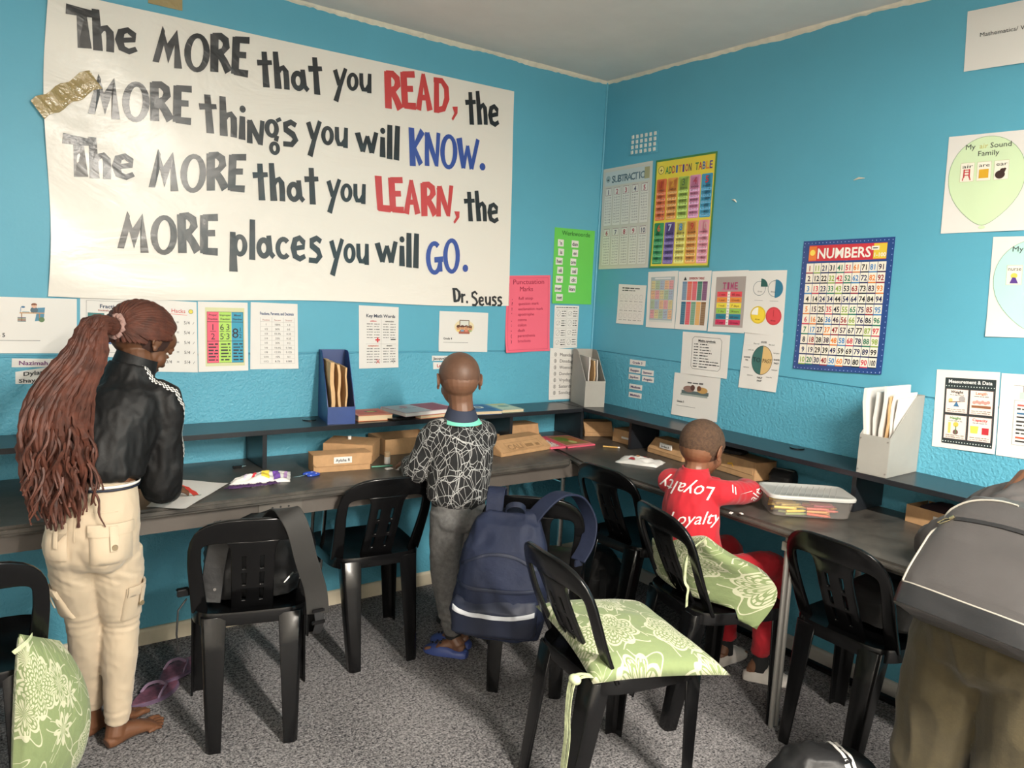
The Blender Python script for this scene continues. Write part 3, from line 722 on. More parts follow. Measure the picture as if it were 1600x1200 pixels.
for col, lst in ((.045, ["'n", 'is', 'het', 'sê', 'vir', 'met', 'net']), (.145, ['dan', 'en', 'om', 'sal', 'dit', 'kan'])):
    for i, tt in enumerate(lst):
        x = col + (.006 * math.sin(i * 2.3)); y = .325 - i * .0485; hw = .020 + .004 * (len(tt) > 2); mb = MB()
        pts = [f(x - hw, y - .019, 0), f(x + hw, y - .018, 0), f(x + hw, y + .018, 0), f(x - hw, y + .019, 0)]
        mb.hexa([(a, b - .0003, c) for a, b, c in pts], [(a, b - .0012, c) for a, b, c in pts])
        lb = mb.build('word_label', PAPER, o); q = Pr(); q.text(tt, x, y - .010, .028, BLK, lay=4, bold=True); 
        # the word is printed on its label
        wv = q.build('word', f, INK, lb)
o, f = sheet('poster', 'narrow white picture word list directly under the green card', 'poster', 'b', [(-.285, 1.432), (-.112, 1.432), (-.113, 1.201), (-.282, 1.195)], .172, .235, seed=10)
p = Pr(); p.scrib(.01, .16, .222, .006, BLK, seed=2)
for i in range(4):
    for k in range(2):
        x = .006 + k * .082; y = .008 + i * .0525; p.frame(x, y, x + .078, y + .049, .0007, lin(130, 130, 130)); p.ring(x + .022, y + .026, .014, .0012, lin(90, 90, 90), ry=.012 + .005 * ((i + k) % 2)); p.line(x + .012, y + .012, x + .034, y + .036, .0012, lin(90, 90, 90))
        for j in range(3): p.scrib(x + .044, x + .074, y + .036 - j * .013, .006, BLK, seed=i * 5 + k + j)
prt(o, f, p)
o, f = sheet('poster', 'white list of Afrikaans weekdays beside the grey corner magazine file', 'poster', 'b', [(-.300, 1.199), (-.103, 1.190), (-.091, .912), (-.294, .913)], .2, .285, seed=11)
p = Pr()
for i, tt in enumerate(['Maandag', 'Dinsdag', 'Woensdag', 'Donderdag', 'Vrydag', 'Saterdag', 'Sondag']):
    y = .243 - i * .0355; p.text(tt, .068, y, .026, lin(45, 45, 50), al='l', width=.0118 * len(tt) + .012); p.rect(.01, y - .010, .19, y - .0094, lin(170, 170, 170)); p.ring(.038, y + .008, .009, .002, lin(60, 60, 60), ry=.011); p.rect(.036, y + .002, .040, y + .014, lin(60, 60, 60), 3)
prt(o, f, p)
def label(name, lab, wall, q, tx, col, size, wd, ht, group=None, bold=True):
    o, f = sheet(name, lab, 'label', wall, q, wd, ht, nx=3, ny=2, curl=.0006, group=group); p = Pr()
    for i, t_ in enumerate(tx): p.text(t_, wd / 2, ht * (1 - (i + .5) / len(tx)) - size * .36, size, col, bold=bold, width=min(wd * .86, size * .62 * len(t_)))
    prt(o, f, p); return o
label('name_label', 'white name strip with purple name left of the long braids', 'b', [(-2.762, 1.180), (-2.630, 1.176), (-2.631, 1.146), (-2.764, 1.148)], ['Nazimah'], lin(110, 50, 110), .021, .132, .031)
label('name_label', 'white two-line name strip hanging below the purple name strip', 'b', [(-2.753, 1.131), (-2.640, 1.148), (-2.641, 1.085), (-2.754, 1.087)], ['Dylan', 'Shayden'], BLK, .022, .115, .055)
label('name_label', 'white name strip in black print above the standing person\'s head', 'b', [(-1.037, 1.167), (-.925, 1.165), (-.925, 1.142), (-1.036, 1.141)], ['Jacqueline'], BLK, .017, .115, .025)
label('name_label', 'white name strip in red print left of the standing person\'s head', 'b', [(-1.029, 1.135), (-.905, 1.133), (-.905, 1.105), (-1.027, 1.100)], ['Leandro'], lin(190, 50, 40), .019, .12, .03)

# right wall ------------------------------------------------
POLYW = M('grey_laminated_card', (.62, .61, .55), .25, coat=.4)
def rq(*a): return list(a)
o, f = sheet('poster', 'greyish laminated SUBTRACTION chart beside the corner', 'poster', 'r', rq((-.011, 2.182), (-.382, 2.193), (-.402, 1.652), (-.024, 1.639)), .38, .545, POLYW, curl=.004, seed=12)
p = Pr(); p.rect(.012, .012, .368, .533, lin(205, 202, 190)); p.rect(.02, .45, .36, .525, lin(195, 205, 205), 2)
for i, ch in enumerate('SUBTRACTION'): p.text(ch, .085 + i * .0255, .465, .052, lin(*[(90, 110, 120), (110, 130, 140)][i % 2]), bold=True)
p.disc(.045, .487, .018, lin(150, 170, 175), 3); p.text('-', .045, .473, .04, BLK, lay=4, bold=True); p.rect(.325, .46, .362, .52, lin(170, 165, 125), 4)
for k in range(10):
    x = .020 + (k % 5) * .0695; y = .235 if k < 5 else .02; h = .205 if k < 5 else .2
    p.rect(x, y, x + .062, y + h, lin(222, 220, 212), 2); p.frame(x, y, x + .062, y + h, .001, lin(160, 160, 160), 3); p.frame(x + .008, y + h - .042, x + .054, y + h - .002, .0018, lin(130, 80, 90), 3)
    p.text(str(k + 1), x + .031, y + h - .036, .036, lin(170, 60, 80) if k % 3 else lin(90, 90, 110), lay=4, bold=True)
    for j in range(10): p.text('%d-%d=%d' % (k + 1 + j, k + 1, j), x + .031, y + h - .058 - j * .0148, .0125, lin(110, 110, 115), lay=3, width=.046)
prt(o, f, p, INKG)
GC = M('green_laminated_card', (.06, .22, .05), .25, coat=.4)
o, f = sheet('poster', 'yellow ADDITION TABLE chart with coloured columns and green border', 'poster', 'r', rq((-.404, 2.191), (-.797, 2.195), (-.802, 1.656), (-.412, 1.649)), .395, .54, GC, curl=.004, seed=13)
p = Pr(); p.rect(.010, .010, .385, .530, lin(225, 205, 60)); p.disc(.043, .487, .020, lin(245, 225, 110), 2); p.ring(.043, .487, .020, .002, BLK, 3); p.text('+', .043, .473, .036, BLK, lay=4)
for i, ch in enumerate('ADDITION TABLE'):
    p.text(ch, .083 + i * .0215, .466, .050, lin(*[(60, 140, 70), (60, 120, 60), (180, 60, 60), (70, 100, 160), (220, 130, 50), (90, 60, 130), (190, 60, 80), (60, 60, 60)][i % 8]), bold=True, width=.0205 if ch != ' ' else None)
AC = [(220, 110, 60), (225, 150, 70), (170, 200, 90), (225, 150, 190), (60, 150, 190), (60, 150, 90), (110, 90, 160), (225, 215, 110), (230, 160, 80), (225, 150, 170)]
NC = [(190, 60, 50), (230, 170, 60), (90, 120, 60), (170, 60, 90), (200, 50, 60), (200, 100, 60), (190, 200, 230), (70, 140, 190), (200, 70, 50), (220, 170, 170)]
for k in range(10):
    x = .017 + (k % 5) * .0735; y = .238 if k < 5 else .02; h = .205 if k < 5 else .206; c = lin(*AC[k])
    p.rect(x + .006, y, x + .062, y + h, c, 2); p.rect(x, y + .006, x + .068, y + h - .006, c, 2)
    for cx in (x + .006, x + .062):
        for cy in (y + .006, y + h - .006): p.disc(cx, cy, .006, c, 2, n=10)
    p.text(str(k + 1), x + .034, y + h - .042, .046, lin(*NC[k]), lay=4, bold=True)
    for j in range(10):
        if j % 2: p.rect(x + .004, y + h - .063 - j * .0152, x + .064, y + h - .051 - j * .0152, tuple(min(1, q * 1.5 + .1) for q in c), 3)
        p.text('%d+%d=%d' % (k + 1, j, k + 1 + j), x + .034, y + h - .060 - j * .0152, .012, BLK, lay=4, width=.050)
prt(o, f, p, INKG)
o, f = sheet('poster', 'small white sheet of clock faces left of the coloured chart row', 'poster', 'r', rq((-.191, 1.562), (-.398, 1.560), (-.394, 1.354), (-.191, 1.350)), .205, .21, seed=14)
p = Pr(); p.scrib(.03, .16, .188, .008, BLK, seed=4); p.scrib(.03, .13, .176, .007, BLK, seed=5)
for i in range(5):
    for k in range(3): p.ring(.03 + i * .036, .145 - k * .05, .013, .0007, lin(120, 120, 125)); p.scrib(.018 + i * .036, .042 + i * .036, .120 - k * .05, .004, lin(110, 110, 110), seed=i + k)
prt(o, f, p)
PAL = [(225, 160, 165), (215, 205, 150), (170, 195, 160), (165, 185, 205), (230, 185, 140)]
o, f = sheet('poster', 'sheet of pale pastel number blocks on a grey ground', 'poster', 'r', rq((-.405, 1.629), (-.610, 1.638), (-.613, 1.350), (-.414, 1.345)), .205, .29, seed=15)
p = Pr(); p.rect(.022, .03, .185, .262, lin(165, 178, 182)); p.rect(.022, .03, .185, .040, lin(205, 210, 205), 2); p.rect(.05, .25, .16, .258, lin(215, 215, 215), 2)
for r_ in range(4):
    for c_ in range(5): p.rect(.027 + c_ * .031, .048 + r_ * .050, .055 + c_ * .031, .093 + r_ * .050, lin(*PAL[(r_ * 2 + c_) % 5]), 2); [p.scrib(.030 + c_ * .031, .052 + c_ * .031, .053 + r_ * .050 + j * .008, .004, lin(150, 130, 130), 3, seed=j) for j in range(5)]
prt(o, f, p)
o, f = sheet('poster', 'division table sheet with blue, red, green and purple columns', 'poster', 'r', rq((-.614, 1.635), (-.819, 1.641), (-.817, 1.355), (-.617, 1.350)), .205, .288, seed=16)
p = Pr(); p.text('DIVISION TABLE', .118, .247, .016, lin(170, 30, 40), bold=True, width=.095); p.poly([(.035, .243), (.055, .243), (.045, .262)], BLK)
PC = [(110, 140, 170), (225, 100, 80), (225, 90, 100), (60, 120, 100), (120, 70, 110), (40, 100, 130), (220, 80, 90), (110, 160, 130), (230, 170, 90), (130, 95, 60)]
for k in range(10):
    x = .030 + (k % 5) * .032; y = .145 if k < 5 else .025; h = .092 if k < 5 else .113
    p.rect(x, y, x + .029, y + h, lin(*[int(c * .75 + 50) for c in PC[k]])); p.rect(x, y + h - .010, x + .029, y + h, lin(*PC[k]), 2)
    for j in range(9): p.rect(x + .003, y + .003 + j * (h - .014) / 9, x + .026, y + .0055 + j * (h - .014) / 9, lin(*PC[k]), 3)
prt(o, f, p)
o, f = sheet('poster', 'TIME chart with rainbow bars on a grey ground', 'poster', 'r', rq((-.823, 1.638), (-1.031, 1.646), (-1.036, 1.360), (-.825, 1.353)), .21, .29, seed=17)
p = Pr(); p.rect(.028, .025, .198, .262, lin(165, 155, 150))
for i, ch in enumerate('TIME'): p.text(ch, .080 + i * .022, .203, .046, lin(170, 70, 110), lay=4, bold=True, width=.020)
p.rect(.066, .198, .158, .206, lin(190, 130, 150), 2)
for i, (c, a, b) in enumerate([((225, 75, 85), '1 min', '60 sec'), ((230, 140, 60), '1 year', '12 months'), ((235, 215, 70), '1 week', '7 days'), ((150, 195, 80), '1 day', '24 hours'), ((30, 125, 150), '1 hour', '60 min'), ((200, 50, 90), '1 year', '52 weeks')]):
    y = .168 - i * .0265; p.rect(.040, y, .100, y + .024, lin(*c), 2); p.rect(.116, y, .182, y + .024, lin(*c), 2); p.rect(.100, y, .116, y + .024, lin(235, 230, 225), 2)
    p.text(a, .070, y + .006, .014, lin(90, 30, 40), lay=4, width=.036); p.text(b, .149, y + .006, .014, lin(90, 30, 40), lay=4, width=.046); p.text('=', .108, y + .005, .016, BLK, lay=4)
prt(o, f, p)
o, f = sheet('poster', 'white sheet with four shaded clock discs, teal, blue, yellow and red', 'poster', 'r', rq((-1.031, 1.643), (-1.230, 1.648), (-1.238, 1.361), (-1.032, 1.365)), .2, .285, seed=18)
p = Pr(); TL = lin(40, 90, 85); BB = lin(50, 120, 150)
p.ring(.065, .205, .033, .002, lin(90, 110, 115)); p.disc(.072, .213, .036, TL, 3, a0=0, a1=PI / 2); p.text('15 min', .068, .188, .009, BLK)
p.ring(.145, .205, .036, .002, lin(90, 110, 115)); p.disc(.147, .205, .040, BB, 3, a0=-PI / 2, a1=PI / 2); p.text('30 min', .138, .188, .009, BLK, lay=4)
p.disc(.068, .085, .040, lin(215, 185, 50), 1); p.disc(.068, .085, .034, lin(235, 205, 60), 2); p.disc(.068, .085, .034, lin(240, 238, 230), 3, a0=PI / 2, a1=PI); p.text('45 min', .068, .062, .009, BLK, lay=4)
p.disc(.148, .085, .040, lin(200, 60, 70), 1); p.disc(.148, .085, .034, lin(215, 70, 80), 2); p.text('60 min', .148, .062, .009, BLK, lay=4); p.line(.148, .083, .148, .112, .002, lin(170, 30, 40), 4)
for x in (.065, .145): p.rect(x - .022, .150, x + .022, .1512, lin(110, 110, 110))
prt(o, f, p)
o, f = sheet('poster', 'TO and PAST clock sheet with a half green, half tan oval', 'poster', 'r', rq((-1.040, 1.375), (-1.240, 1.378), (-1.232, 1.115), (-1.029, 1.111)), .2, .265, off=.0026, seed=19)
p = Pr(); cx, cy = .108, .135; p.disc(cx, cy, .054, lin(60, 105, 100), 1, ry=.066, a0=PI / 2, a1=1.5 * PI); p.disc(cx, cy, .054, lin(215, 180, 120), 1, ry=.066, a0=-PI / 2, a1=PI / 2); p.ring(cx, cy, .054, .0018, lin(60, 55, 50), 2, ry=.066)
p.text('TO', cx - .027, cy - .010, .030, lin(30, 40, 45)); p.text('PAST', cx + .027, cy - .010, .026, lin(60, 50, 40), width=.046); p.text("O'CLOCK", cx, .213, .012, BLK, bold=True, width=.03)
p.text('HALF', cx, .052, .012, BLK, bold=True); p.text('PAST', cx, .038, .011, BLK, bold=True); p.text('QUARTER', .028, .140, .010, BLK, bold=True, width=.034); p.text('TO', .028, .126, .011, BLK, bold=True); p.text('QUARTER', .184, .140, .010, BLK, bold=True, width=.030); p.text('PAST', .184, .124, .011, BLK, bold=True)
for x, y, t_ in ((.07, .205, 'five to'), (.045, .175, 'ten to'), (.03, .095, 'twenty to'), (.055, .06, 'twenty-five'), (.15, .205, 'five past'), (.178, .17, 'ten past'), (.178, .095, 'twenty past'), (.155, .06, 'twenty-five')): p.text(t_, x, y, .009, lin(70, 70, 70), width=.030)
prt(o, f, p)
o, f = sheet('poster', 'white sheet with a boxed list of numbered sentences, above the Grade 3 sheet', 'poster', 'r', rq((-.669, 1.341), (-.958, 1.345), (-.960, 1.141), (-.673, 1.134)), .29, .205, seed=20)
p = Pr(); x0, y0, x1, y1 = .065, .03, .245, .185
p.line(x0 + .012, y0, x1 - .012, y0, .0015, BLK); p.line(x0 + .012, y1, x1 - .012, y1, .0015, BLK); p.line(x0, y0 + .012, x0, y1 - .012, .0015, BLK); p.line(x1, y0 + .012, x1, y1 - .012, .0015, BLK)
for a, b, c, d in ((x0, y0 + .012, x0 + .012, y0), (x1, y0 + .012, x1 - .012, y0), (x0, y1 - .012, x0 + .012, y1), (x1, y1 - .012, x1 - .012, y1)): p.line(a, b, c, d, .0015, BLK)
p.text('Maths symbols', .155, .163, .015, BLK, bold=True, width=.105); p.rect(.10, .159, .21, .160, BLK)
for i in range(9): p.scrib(.078, .105, .148 - i * .0135, .006, BLK, seed=i); p.scrib(.115, .165 + .008 * (i % 4) + (.05 if i in (6, 7) else 0), .148 - i * .0135, .006, BLK, seed=i + 20)
prt(o, f, p)
o, f = sheet('poster', 'white landscape sheet marked Grade 3 with reading children, above the shelf', 'poster', 'r', rq((-.635, 1.133), (-.923, 1.145), (-.922, .928), (-.634, .921)), .288, .215, seed=21)
p = Pr(); p.rect(.055, .115, .225, .132, lin(90, 105, 105)); p.disc(.10, .140, .035, lin(140, 110, 100), 2, ry=.016); p.disc(.185, .140, .033, lin(190, 150, 90), 2, ry=.015); p.disc(.125, .148, .014, lin(90, 60, 50), 3); p.disc(.165, .148, .013, lin(110, 70, 50), 3); p.rect(.05, .106, .22, .115, lin(150, 160, 155), 2); p.scrib(.09, .19, .168, .010, lin(90, 90, 90), seed=3); p.text('Grade 3', .03, .068, .014, BLK, bold=True, al='l'); p.rect(.03, .05, .15, .0515, BLK); prt(o, f, p)
# numbers chart
NB = M('navy_laminated_card', (.020, .055, .22), .25, coat=.4)
o, f = sheet('poster', 'large NUMBERS chart from 1 to 100 with red heading and navy starry border', 'poster', 'r', rq((-1.298, 1.769), (-1.691, 1.779), (-1.697, 1.250), (-1.304, 1.229)), .393, .54, NB, curl=.008, nx=12, ny=16, seed=22)
p = Pr(); p.rect(.030, .455, .365, .520, lin(200, 50, 60)); p.text('NUMBERS', .185, .466, .058, (.85, .82, .75), bold=True, width=.235); p.rect(.030, .458, .065, .516, lin(225, 120, 50), 2); p.disc(.047, .49, .012, lin(245, 215, 90), 3)
p.rect(.312, .458, .365, .518, lin(225, 195, 60), 2); p.text('1-100', .338, .466, .022, lin(240, 235, 220), bold=True); p.rect(.303, .492, .335, .508, lin(235, 230, 215), 4); p.rect(.309, .498, .329, .502, BLK, 5)
CC = [(150, 40, 50), (30, 40, 60), (225, 130, 50), (60, 35, 70), (40, 45, 90), (200, 60, 80), (60, 130, 190), (140, 170, 70), (40, 120, 90), (30, 30, 35)]
for r_ in range(10):
    for c_ in range(10):
        n_ = c_ * 10 + r_ + 1; x = .024 + c_ * .0346; y = .408 - r_ * .0425; col = lin(*CC[(r_ * 3 + c_ * 7 + (r_ * c_) % 5) % 10])
        p.rect(x, y, x + .0325, y + .038, lin(238, 230, 215)); p.rect(x, y - .0035, x + .0325, y + .001, col, 2); p.text(str(n_), x + .0162, y + .007, .031, col, lay=3, bold=True, width=.014 if n_ < 10 else .026)
for i in range(24):
    for x, y in ((.008 + i * .0164, .530), (.008 + i * .0164, .006), (.007, .01 + i * .022), (.386, .01 + i * .022)): p.disc(x, y, .0022, lin(150, 170, 220), n=5)
prt(o, f, p, INKG)
o, f = sheet('poster', 'white sheet headed Mathematics near the ceiling at the right edge', 'poster', 'r', rq((-1.862, 2.553), (-2.150, 2.541), (-2.170, 2.336), (-1.873, 2.348)), .29, .205, seed=23)
p = Pr(); p.text('Mathematics/ Wiskunde', .045, .11, .020, BLK, al='l', width=.22); prt(o, f, p)
for (q, ti, mid, col, words, sd, lb) in (
    ((( -1.848, 2.128), (-2.110, 2.121), (-2.130, 1.790), (-1.858, 1.786)), 'air', 0, (205, 225, 185), ('air', 'are', 'ear'), 24, 'white sheet with a pale green balloon reading My air Sound Family'),
    (((-2.036, 1.770), (-2.310, 1.770), (-2.325, 1.440), (-2.051, 1.427)), 'ur', 0, (180, 225, 215), ('nurse', 'her', 'bird'), 25, 'white sheet with a pale blue-green balloon at the right edge')):
    o, f = sheet('poster', lb, 'poster', 'r', list(q), .24, .335, seed=sd); p = Pr(); c = lin(*col); B_ = []
    for i in range(40):
        a = 2 * PI * i / 40 + PI / 2; rr = 1 if math.sin(a) > 0 else 1; x = .122 + .112 * math.cos(a) * (1 if math.sin(a) > 0 else (1 - .42 * abs(math.sin(a)) ** 2.6)); y = .195 + (.130 if math.sin(a) > 0 else .172) * math.sin(a); B_.append((x, y))
    p.poly(B_, c)
    for a, b in zip(B_, B_[1:] + B_[:1]): p.line(a[0], a[1], b[0], b[1], .0012, lin(120, 160, 120), 2)
    p.disc(.122, .016, .010, c, 2, ry=.006); p.text('My', .070, .285, .025, lin(60, 60, 60)); p.text(ti, .110, .285, .025, lin(200, 190, 110)); p.text('Sound', .160, .285, .025, lin(60, 60, 60)); p.text('Family', .125, .260, .025, lin(60, 60, 60))
    for i, wd in enumerate(words):
        x = .045 + i * .050; p.rect(x, .175, x + .042, .240, lin(235, 230, 215), 2); p.frame(x, .175, x + .042, .240, .0008, lin(190, 190, 150), 3); p.text(wd, x + .021, .222, .018, BLK, width=min(.036, .011 * len(wd)))
    if ti == 'air':
        RC = lin(190, 50, 60); p.rect(.055, .190, .059, .218, RC, 4); p.rect(.071, .190, .075, .218, RC, 4)
        for yy in (.196, .206, .214): p.rect(.055, yy, .075, yy + .003, RC, 4)
        p.line(.053, .180, .057, .195, .003, RC, 4); p.line(.077, .180, .073, .195, .003, RC, 4)
        p.rect(.102, .184, .130, .214, lin(215, 165, 40), 4); p.disc(.163, .192, .014, lin(60, 40, 35), 4); p.disc(.170, .205, .008, lin(60, 40, 35), 4); p.disc(.176, .210, .004, lin(60, 40, 35), 4)
    else:
        p.disc(.066, .205, .009, lin(210, 200, 90), 4); p.poly([(.055, .180), (.078, .180), (.070, .2), (.062, .2)], lin(90, 60, 140), 4); p.disc(.116, .2, .012, lin(190, 120, 90), 4); p.disc(.166, .198, .012, lin(90, 140, 190), 4)
    prt(o, f, p)
o, f = sheet('poster', 'black bordered Measurement & Data sheet with four picture boxes', 'poster', 'r', rq((-1.901, 1.294), (-2.112, 1.308), (-2.129, 1.023), (-1.915, 1.010)), .21, .29, seed=26)
p = Pr(); DK = lin(40, 50, 52); p.rect(.032, .018, .200, .262, DK); p.text('Measurement & Data', .116, .243, .018, (.8, .8, .78), bold=True, width=.145)
for i in range(18): p.disc(.037 + i * .0093, .232, .002, (.7, .78, .75), 2, n=6); p.disc(.037 + i * .0093, .026, .002, (.7, .78, .75), 2, n=6)
for i, (ti, c) in enumerate((('Weight', (40, 40, 40)), ('Length', (200, 130, 100)), ('Height', (90, 150, 80)), ('Capacity', (200, 60, 70)))):
    x = .037 + (i % 2) * .081; y = .132 if i < 2 else .036; p.rect(x, y, x + .077, y + .090, lin(240, 225, 215), 2); p.frame(x, y, x + .077, y + .090, .002, lin(90, 70, 70), 3); p.text(ti, x + .038, y + .074, .014, lin(*c), lay=4, bold=True); p.scrib(x + .015, x + .062, y + .066, .004, lin(140, 140, 140), 4, seed=i)
    for j in range(2): p.scrib(x + .008, x + .070, y + .006 + j * .007, .004, lin(150, 130, 120), 4, seed=i + j)
    if i == 0: p.poly([(x + .028, y + .025), (x + .048, y + .025), (x + .038, y + .045)], lin(60, 110, 150), 4); p.line(x + .012, y + .040, x + .066, y + .046, .003, lin(140, 90, 60), 4); p.disc(x + .056, y + .054, .011, lin(165, 160, 160), 4); p.disc(x + .018, y + .047, .007, lin(210, 190, 120), 4)
    if i == 1: p.rect(x + .008, y + .026, x + .070, y + .035, lin(140, 90, 60), 4); [p.disc(x + .016 + k * .009, y + .045 + .003 * (k % 2), .006, lin(205, 150, 140), 4) for k in range(6)]
    if i == 2: p.rect(x + .015, y + .022, x + .024, y + .062, lin(225, 200, 110), 4); p.rect(x + .040, y + .022, x + .043, y + .05, lin(80, 120, 60), 4); p.disc(x + .041, y + .055, .009, lin(225, 190, 80), 4); p.disc(x + .041, y + .027, .009, lin(110, 80, 80), 4)
    if i == 3: p.poly([(x + .010, y + .030), (x + .032, y + .030), (x + .035, y + .056), (x + .008, y + .056)], lin(215, 205, 90), 4); p.rect(x + .046, y + .028, x + .068, y + .052, lin(190, 50, 60), 4)
prt(o, f, p)
o, f = sheet('poster', 'white worksheet with a small green box diagram, rightmost above the shelf', 'poster', 'r', rq((-2.117, 1.306), (-2.330, 1.316), (-2.345, 1.031), (-2.132, 1.021)), .21, .29, seed=27)
p = Pr(); p.frame(.045, .045, .19, .2, .001, lin(150, 150, 150)); p.rect(.060, .205, .17, .228, lin(185, 225, 195)); p.line(.07, .228, .07, .25, .001, BLK); p.line(.12, .228, .12, .25, .001, BLK); p.rect(.04, .25, .18, .251, BLK)
for i, c in enumerate([(190, 90, 80), (60, 110, 150), (60, 60, 60), (60, 60, 60), (200, 90, 60)]): p.rect(.055, .180 - i * .028, .11, .186 - i * .028, lin(*c), 2); p.scrib(.055, .17, .168 - i * .028, .007, BLK, seed=i)
prt(o, f, p)
# small name strips under the clock sheet row
for i, (y, z, tt, wd) in enumerate([(-.372, 1.152, 'Grade 3', .115), (-.355, 1.110, 'Raygan', .085), (-.450, 1.108, 'Sameer', .085), (-.355, 1.074, 'Jaydon', .085), (-.455, 1.074, 'Angelo', .085), (-.370, 1.022, 'Melissa', .095), (-.370, .978, 'Mishkah', .095)]):
    lb = ['Grade 3 heading strip at the top of the name strips', 'name strip in the upper row, left, under the heading', 'name strip in the upper row, right, under the heading', 'name strip in the second row, left', 'name strip in the second row, right', 'single name strip, second from the bottom of the name strips', 'lowest single name strip of the name strips'][i]
    label('name_label', 'small white ' + lb, 'r', [(y + wd / 2, z + .014), (y - wd / 2, z + .016), (y - wd / 2, z - .012), (y + wd / 2, z - .014)], [tt], lin(80, 60, 110), .017, wd, .028, group='name strips on the right wall')
# ---------------------------------------------------------------- helpers for soft things
def displace(me, disp):
    co = [v.co.copy() for v in me.vertices]; no = [v.normal.copy() for v in me.vertices]; out = []
    for c, n_ in zip(co, no): out.extend(c + n_ * disp(c, n_))
    me.vertices.foreach_set('co', out); me.update()
def grow(name, mb, mat, parent, voxel=.006, smooth=4, disp=None):
    """join overlapping closed shapes into one continuous skin"""
    me = mb.mesh(); o = bpy.data.objects.new('tmp', me); COL.objects.link(o)
    rm = o.modifiers.new('r', 'REMESH'); rm.mode = 'VOXEL'; rm.voxel_size = voxel
    if smooth: sm_ = o.modifiers.new('s', 'SMOOTH'); sm_.iterations = smooth; sm_.factor = .5
    r = evalmesh(o); bpy.data.objects.remove(o); r.materials.clear()
    if disp: displace(r, disp)
    r.polygons.foreach_set('use_smooth', [True] * len(r.polygons))
    return new(name, r, mat, parent)
def fold(amp, sc, seed=0, st=(1, 1, 1)):
    def f(c, n):
        p = Vector((c.x * sc * st[0] + seed, c.y * sc * st[1], c.z * sc * st[2]))
        return amp * (noise.noise(p) + .5 * (1 - 2 * abs(noise.noise(p * 2.1))) - .25)
    return f
def soft(name, ctrl, mat, parent, M_=None, e=.5, nu=48, nv=36, disp=None):
    """ctrl rows: z, cx, cy, half width, half depth"""
    R = []
    for j in range(nv + 1):
        t = j / nv * (len(ctrl) - 1); i = min(int(t), len(ctrl) - 2); u = t - i; u = u * u * (3 - 2 * u) if 0 < i < len(ctrl) - 2 else u
        z, cx, cy, hw, hd = [ctrl[i][k] + (ctrl[i + 1][k] - ctrl[i][k]) * u for k in range(5)]; ring = []
        for k in range(nu):
            a = 2 * PI * k / nu; c, s_ = math.cos(a), math.sin(a)
            p = Vector((cx + hw * abs(c) ** e * (1 if c > 0 else -1), cy + hd * abs(s_) ** e * (1 if s_ > 0 else -1), z)); ring.append(p)
        R.append(ring)
    me = MB().rings(R).mesh(smooth=True, sharp=70)
    if disp: displace(me, disp)
    if M_: me.transform(M_)
    return new(name, me, mat, parent)
def strap(name, pts, wd, th, mat, parent, up=(1, 0, 0)):
    """flat band along pts; up = direction across the band"""
    pts = [Vector(p) for p in pts]; P = []
    for i in range(len(pts) - 1):
        p0 = pts[max(i - 1, 0)]; p1 = pts[i]; p2 = pts[i + 1]; p3 = pts[min(i + 2, len(pts) - 1)]
        for k in range(5):
            t = k / 5; P.append(.5 * ((2 * p1) + (p2 - p0) * t + (2 * p0 - 5 * p1 + 4 * p2 - p3) * t * t + (3 * p1 - p0 - 3 * p2 + p3) * t ** 3))
    P.append(pts[-1]); R = []; up = Vector(up)
    for i, p in enumerate(P):
        t = (P[min(i + 1, len(P) - 1)] - P[max(i - 1, 0)]).normalized(); a = (up - t * up.dot(t)).normalized(); b = t.cross(a)
        R.append([p - a * wd / 2 - b * th / 2, p + a * wd / 2 - b * th / 2, p + a * wd / 2 + b * th / 2, p - a * wd / 2 + b * th / 2])
    return MB().rings(R).build(name, mat, parent, bev=min(th * .3, .002), seg=1)

# ---------------------------------------------------------------- magazine files, books on the raised shelf
def mag_file(name, label, loc, rz, w_, d, h, hf, mat, inside, slots=False):
    t = thing(name, label, 'magazine file', loc, rz); th = .003
    MB().box(-w_ / 2, -d / 2, 0, w_ / 2, d / 2, th).build('base', mat, t)
    MB().box(-w_ / 2, -d / 2, th, w_ / 2, -d / 2 + th, hf).build('front_panel', mat, t, bev=.0008)
    MB().box(-w_ / 2, d / 2 - th, th, w_ / 2, d / 2, h).build('back_panel', mat, t, bev=.0008)
    for s_ in (-1, 1):
        P = [(-d / 2 + th, th), (d / 2 - th, th), (d / 2 - th, h), (d / 2 - .055, h), (d / 2 - .075, h - .01), (-d / 2 + th, hf)]
        x = s_ * (w_ / 2); MB().prism(P, 'x', min(x, x - s_ * th), max(x, x - s_ * th)).build('side_panel', mat, t, bev=.0006)
    return t
def papers(t, lst, name='folder'):
    for (x, y0, y1, z0, z1, th, lean, mat) in lst:
        mb = MB(); n = 6; R = []
        for k in range(n + 1):
            z = z0 + (z1 - z0) * k / n; xx = x + lean * (k / n) + .003 * math.sin(k * 1.7 + x * 90)
            R.append([(xx - th / 2, y0 + .002 * math.sin(k), z), (xx + th / 2, y0 + .002 * math.sin(k), z), (xx + th / 2, y1, z), (xx - th / 2, y1, z)])
        o = mb.rings(R).build(name, mat, None, smooth=True); o.location = t.location; o.rotation_euler = t.rotation_euler
        yield o
bf = mag_file('magazine_file', 'tall navy blue magazine file of brown folders on the back shelf', (-1.578, -.120, SZ + .0005), -.20, .118, .225, .300, .075, BLUEB, BLUEB)
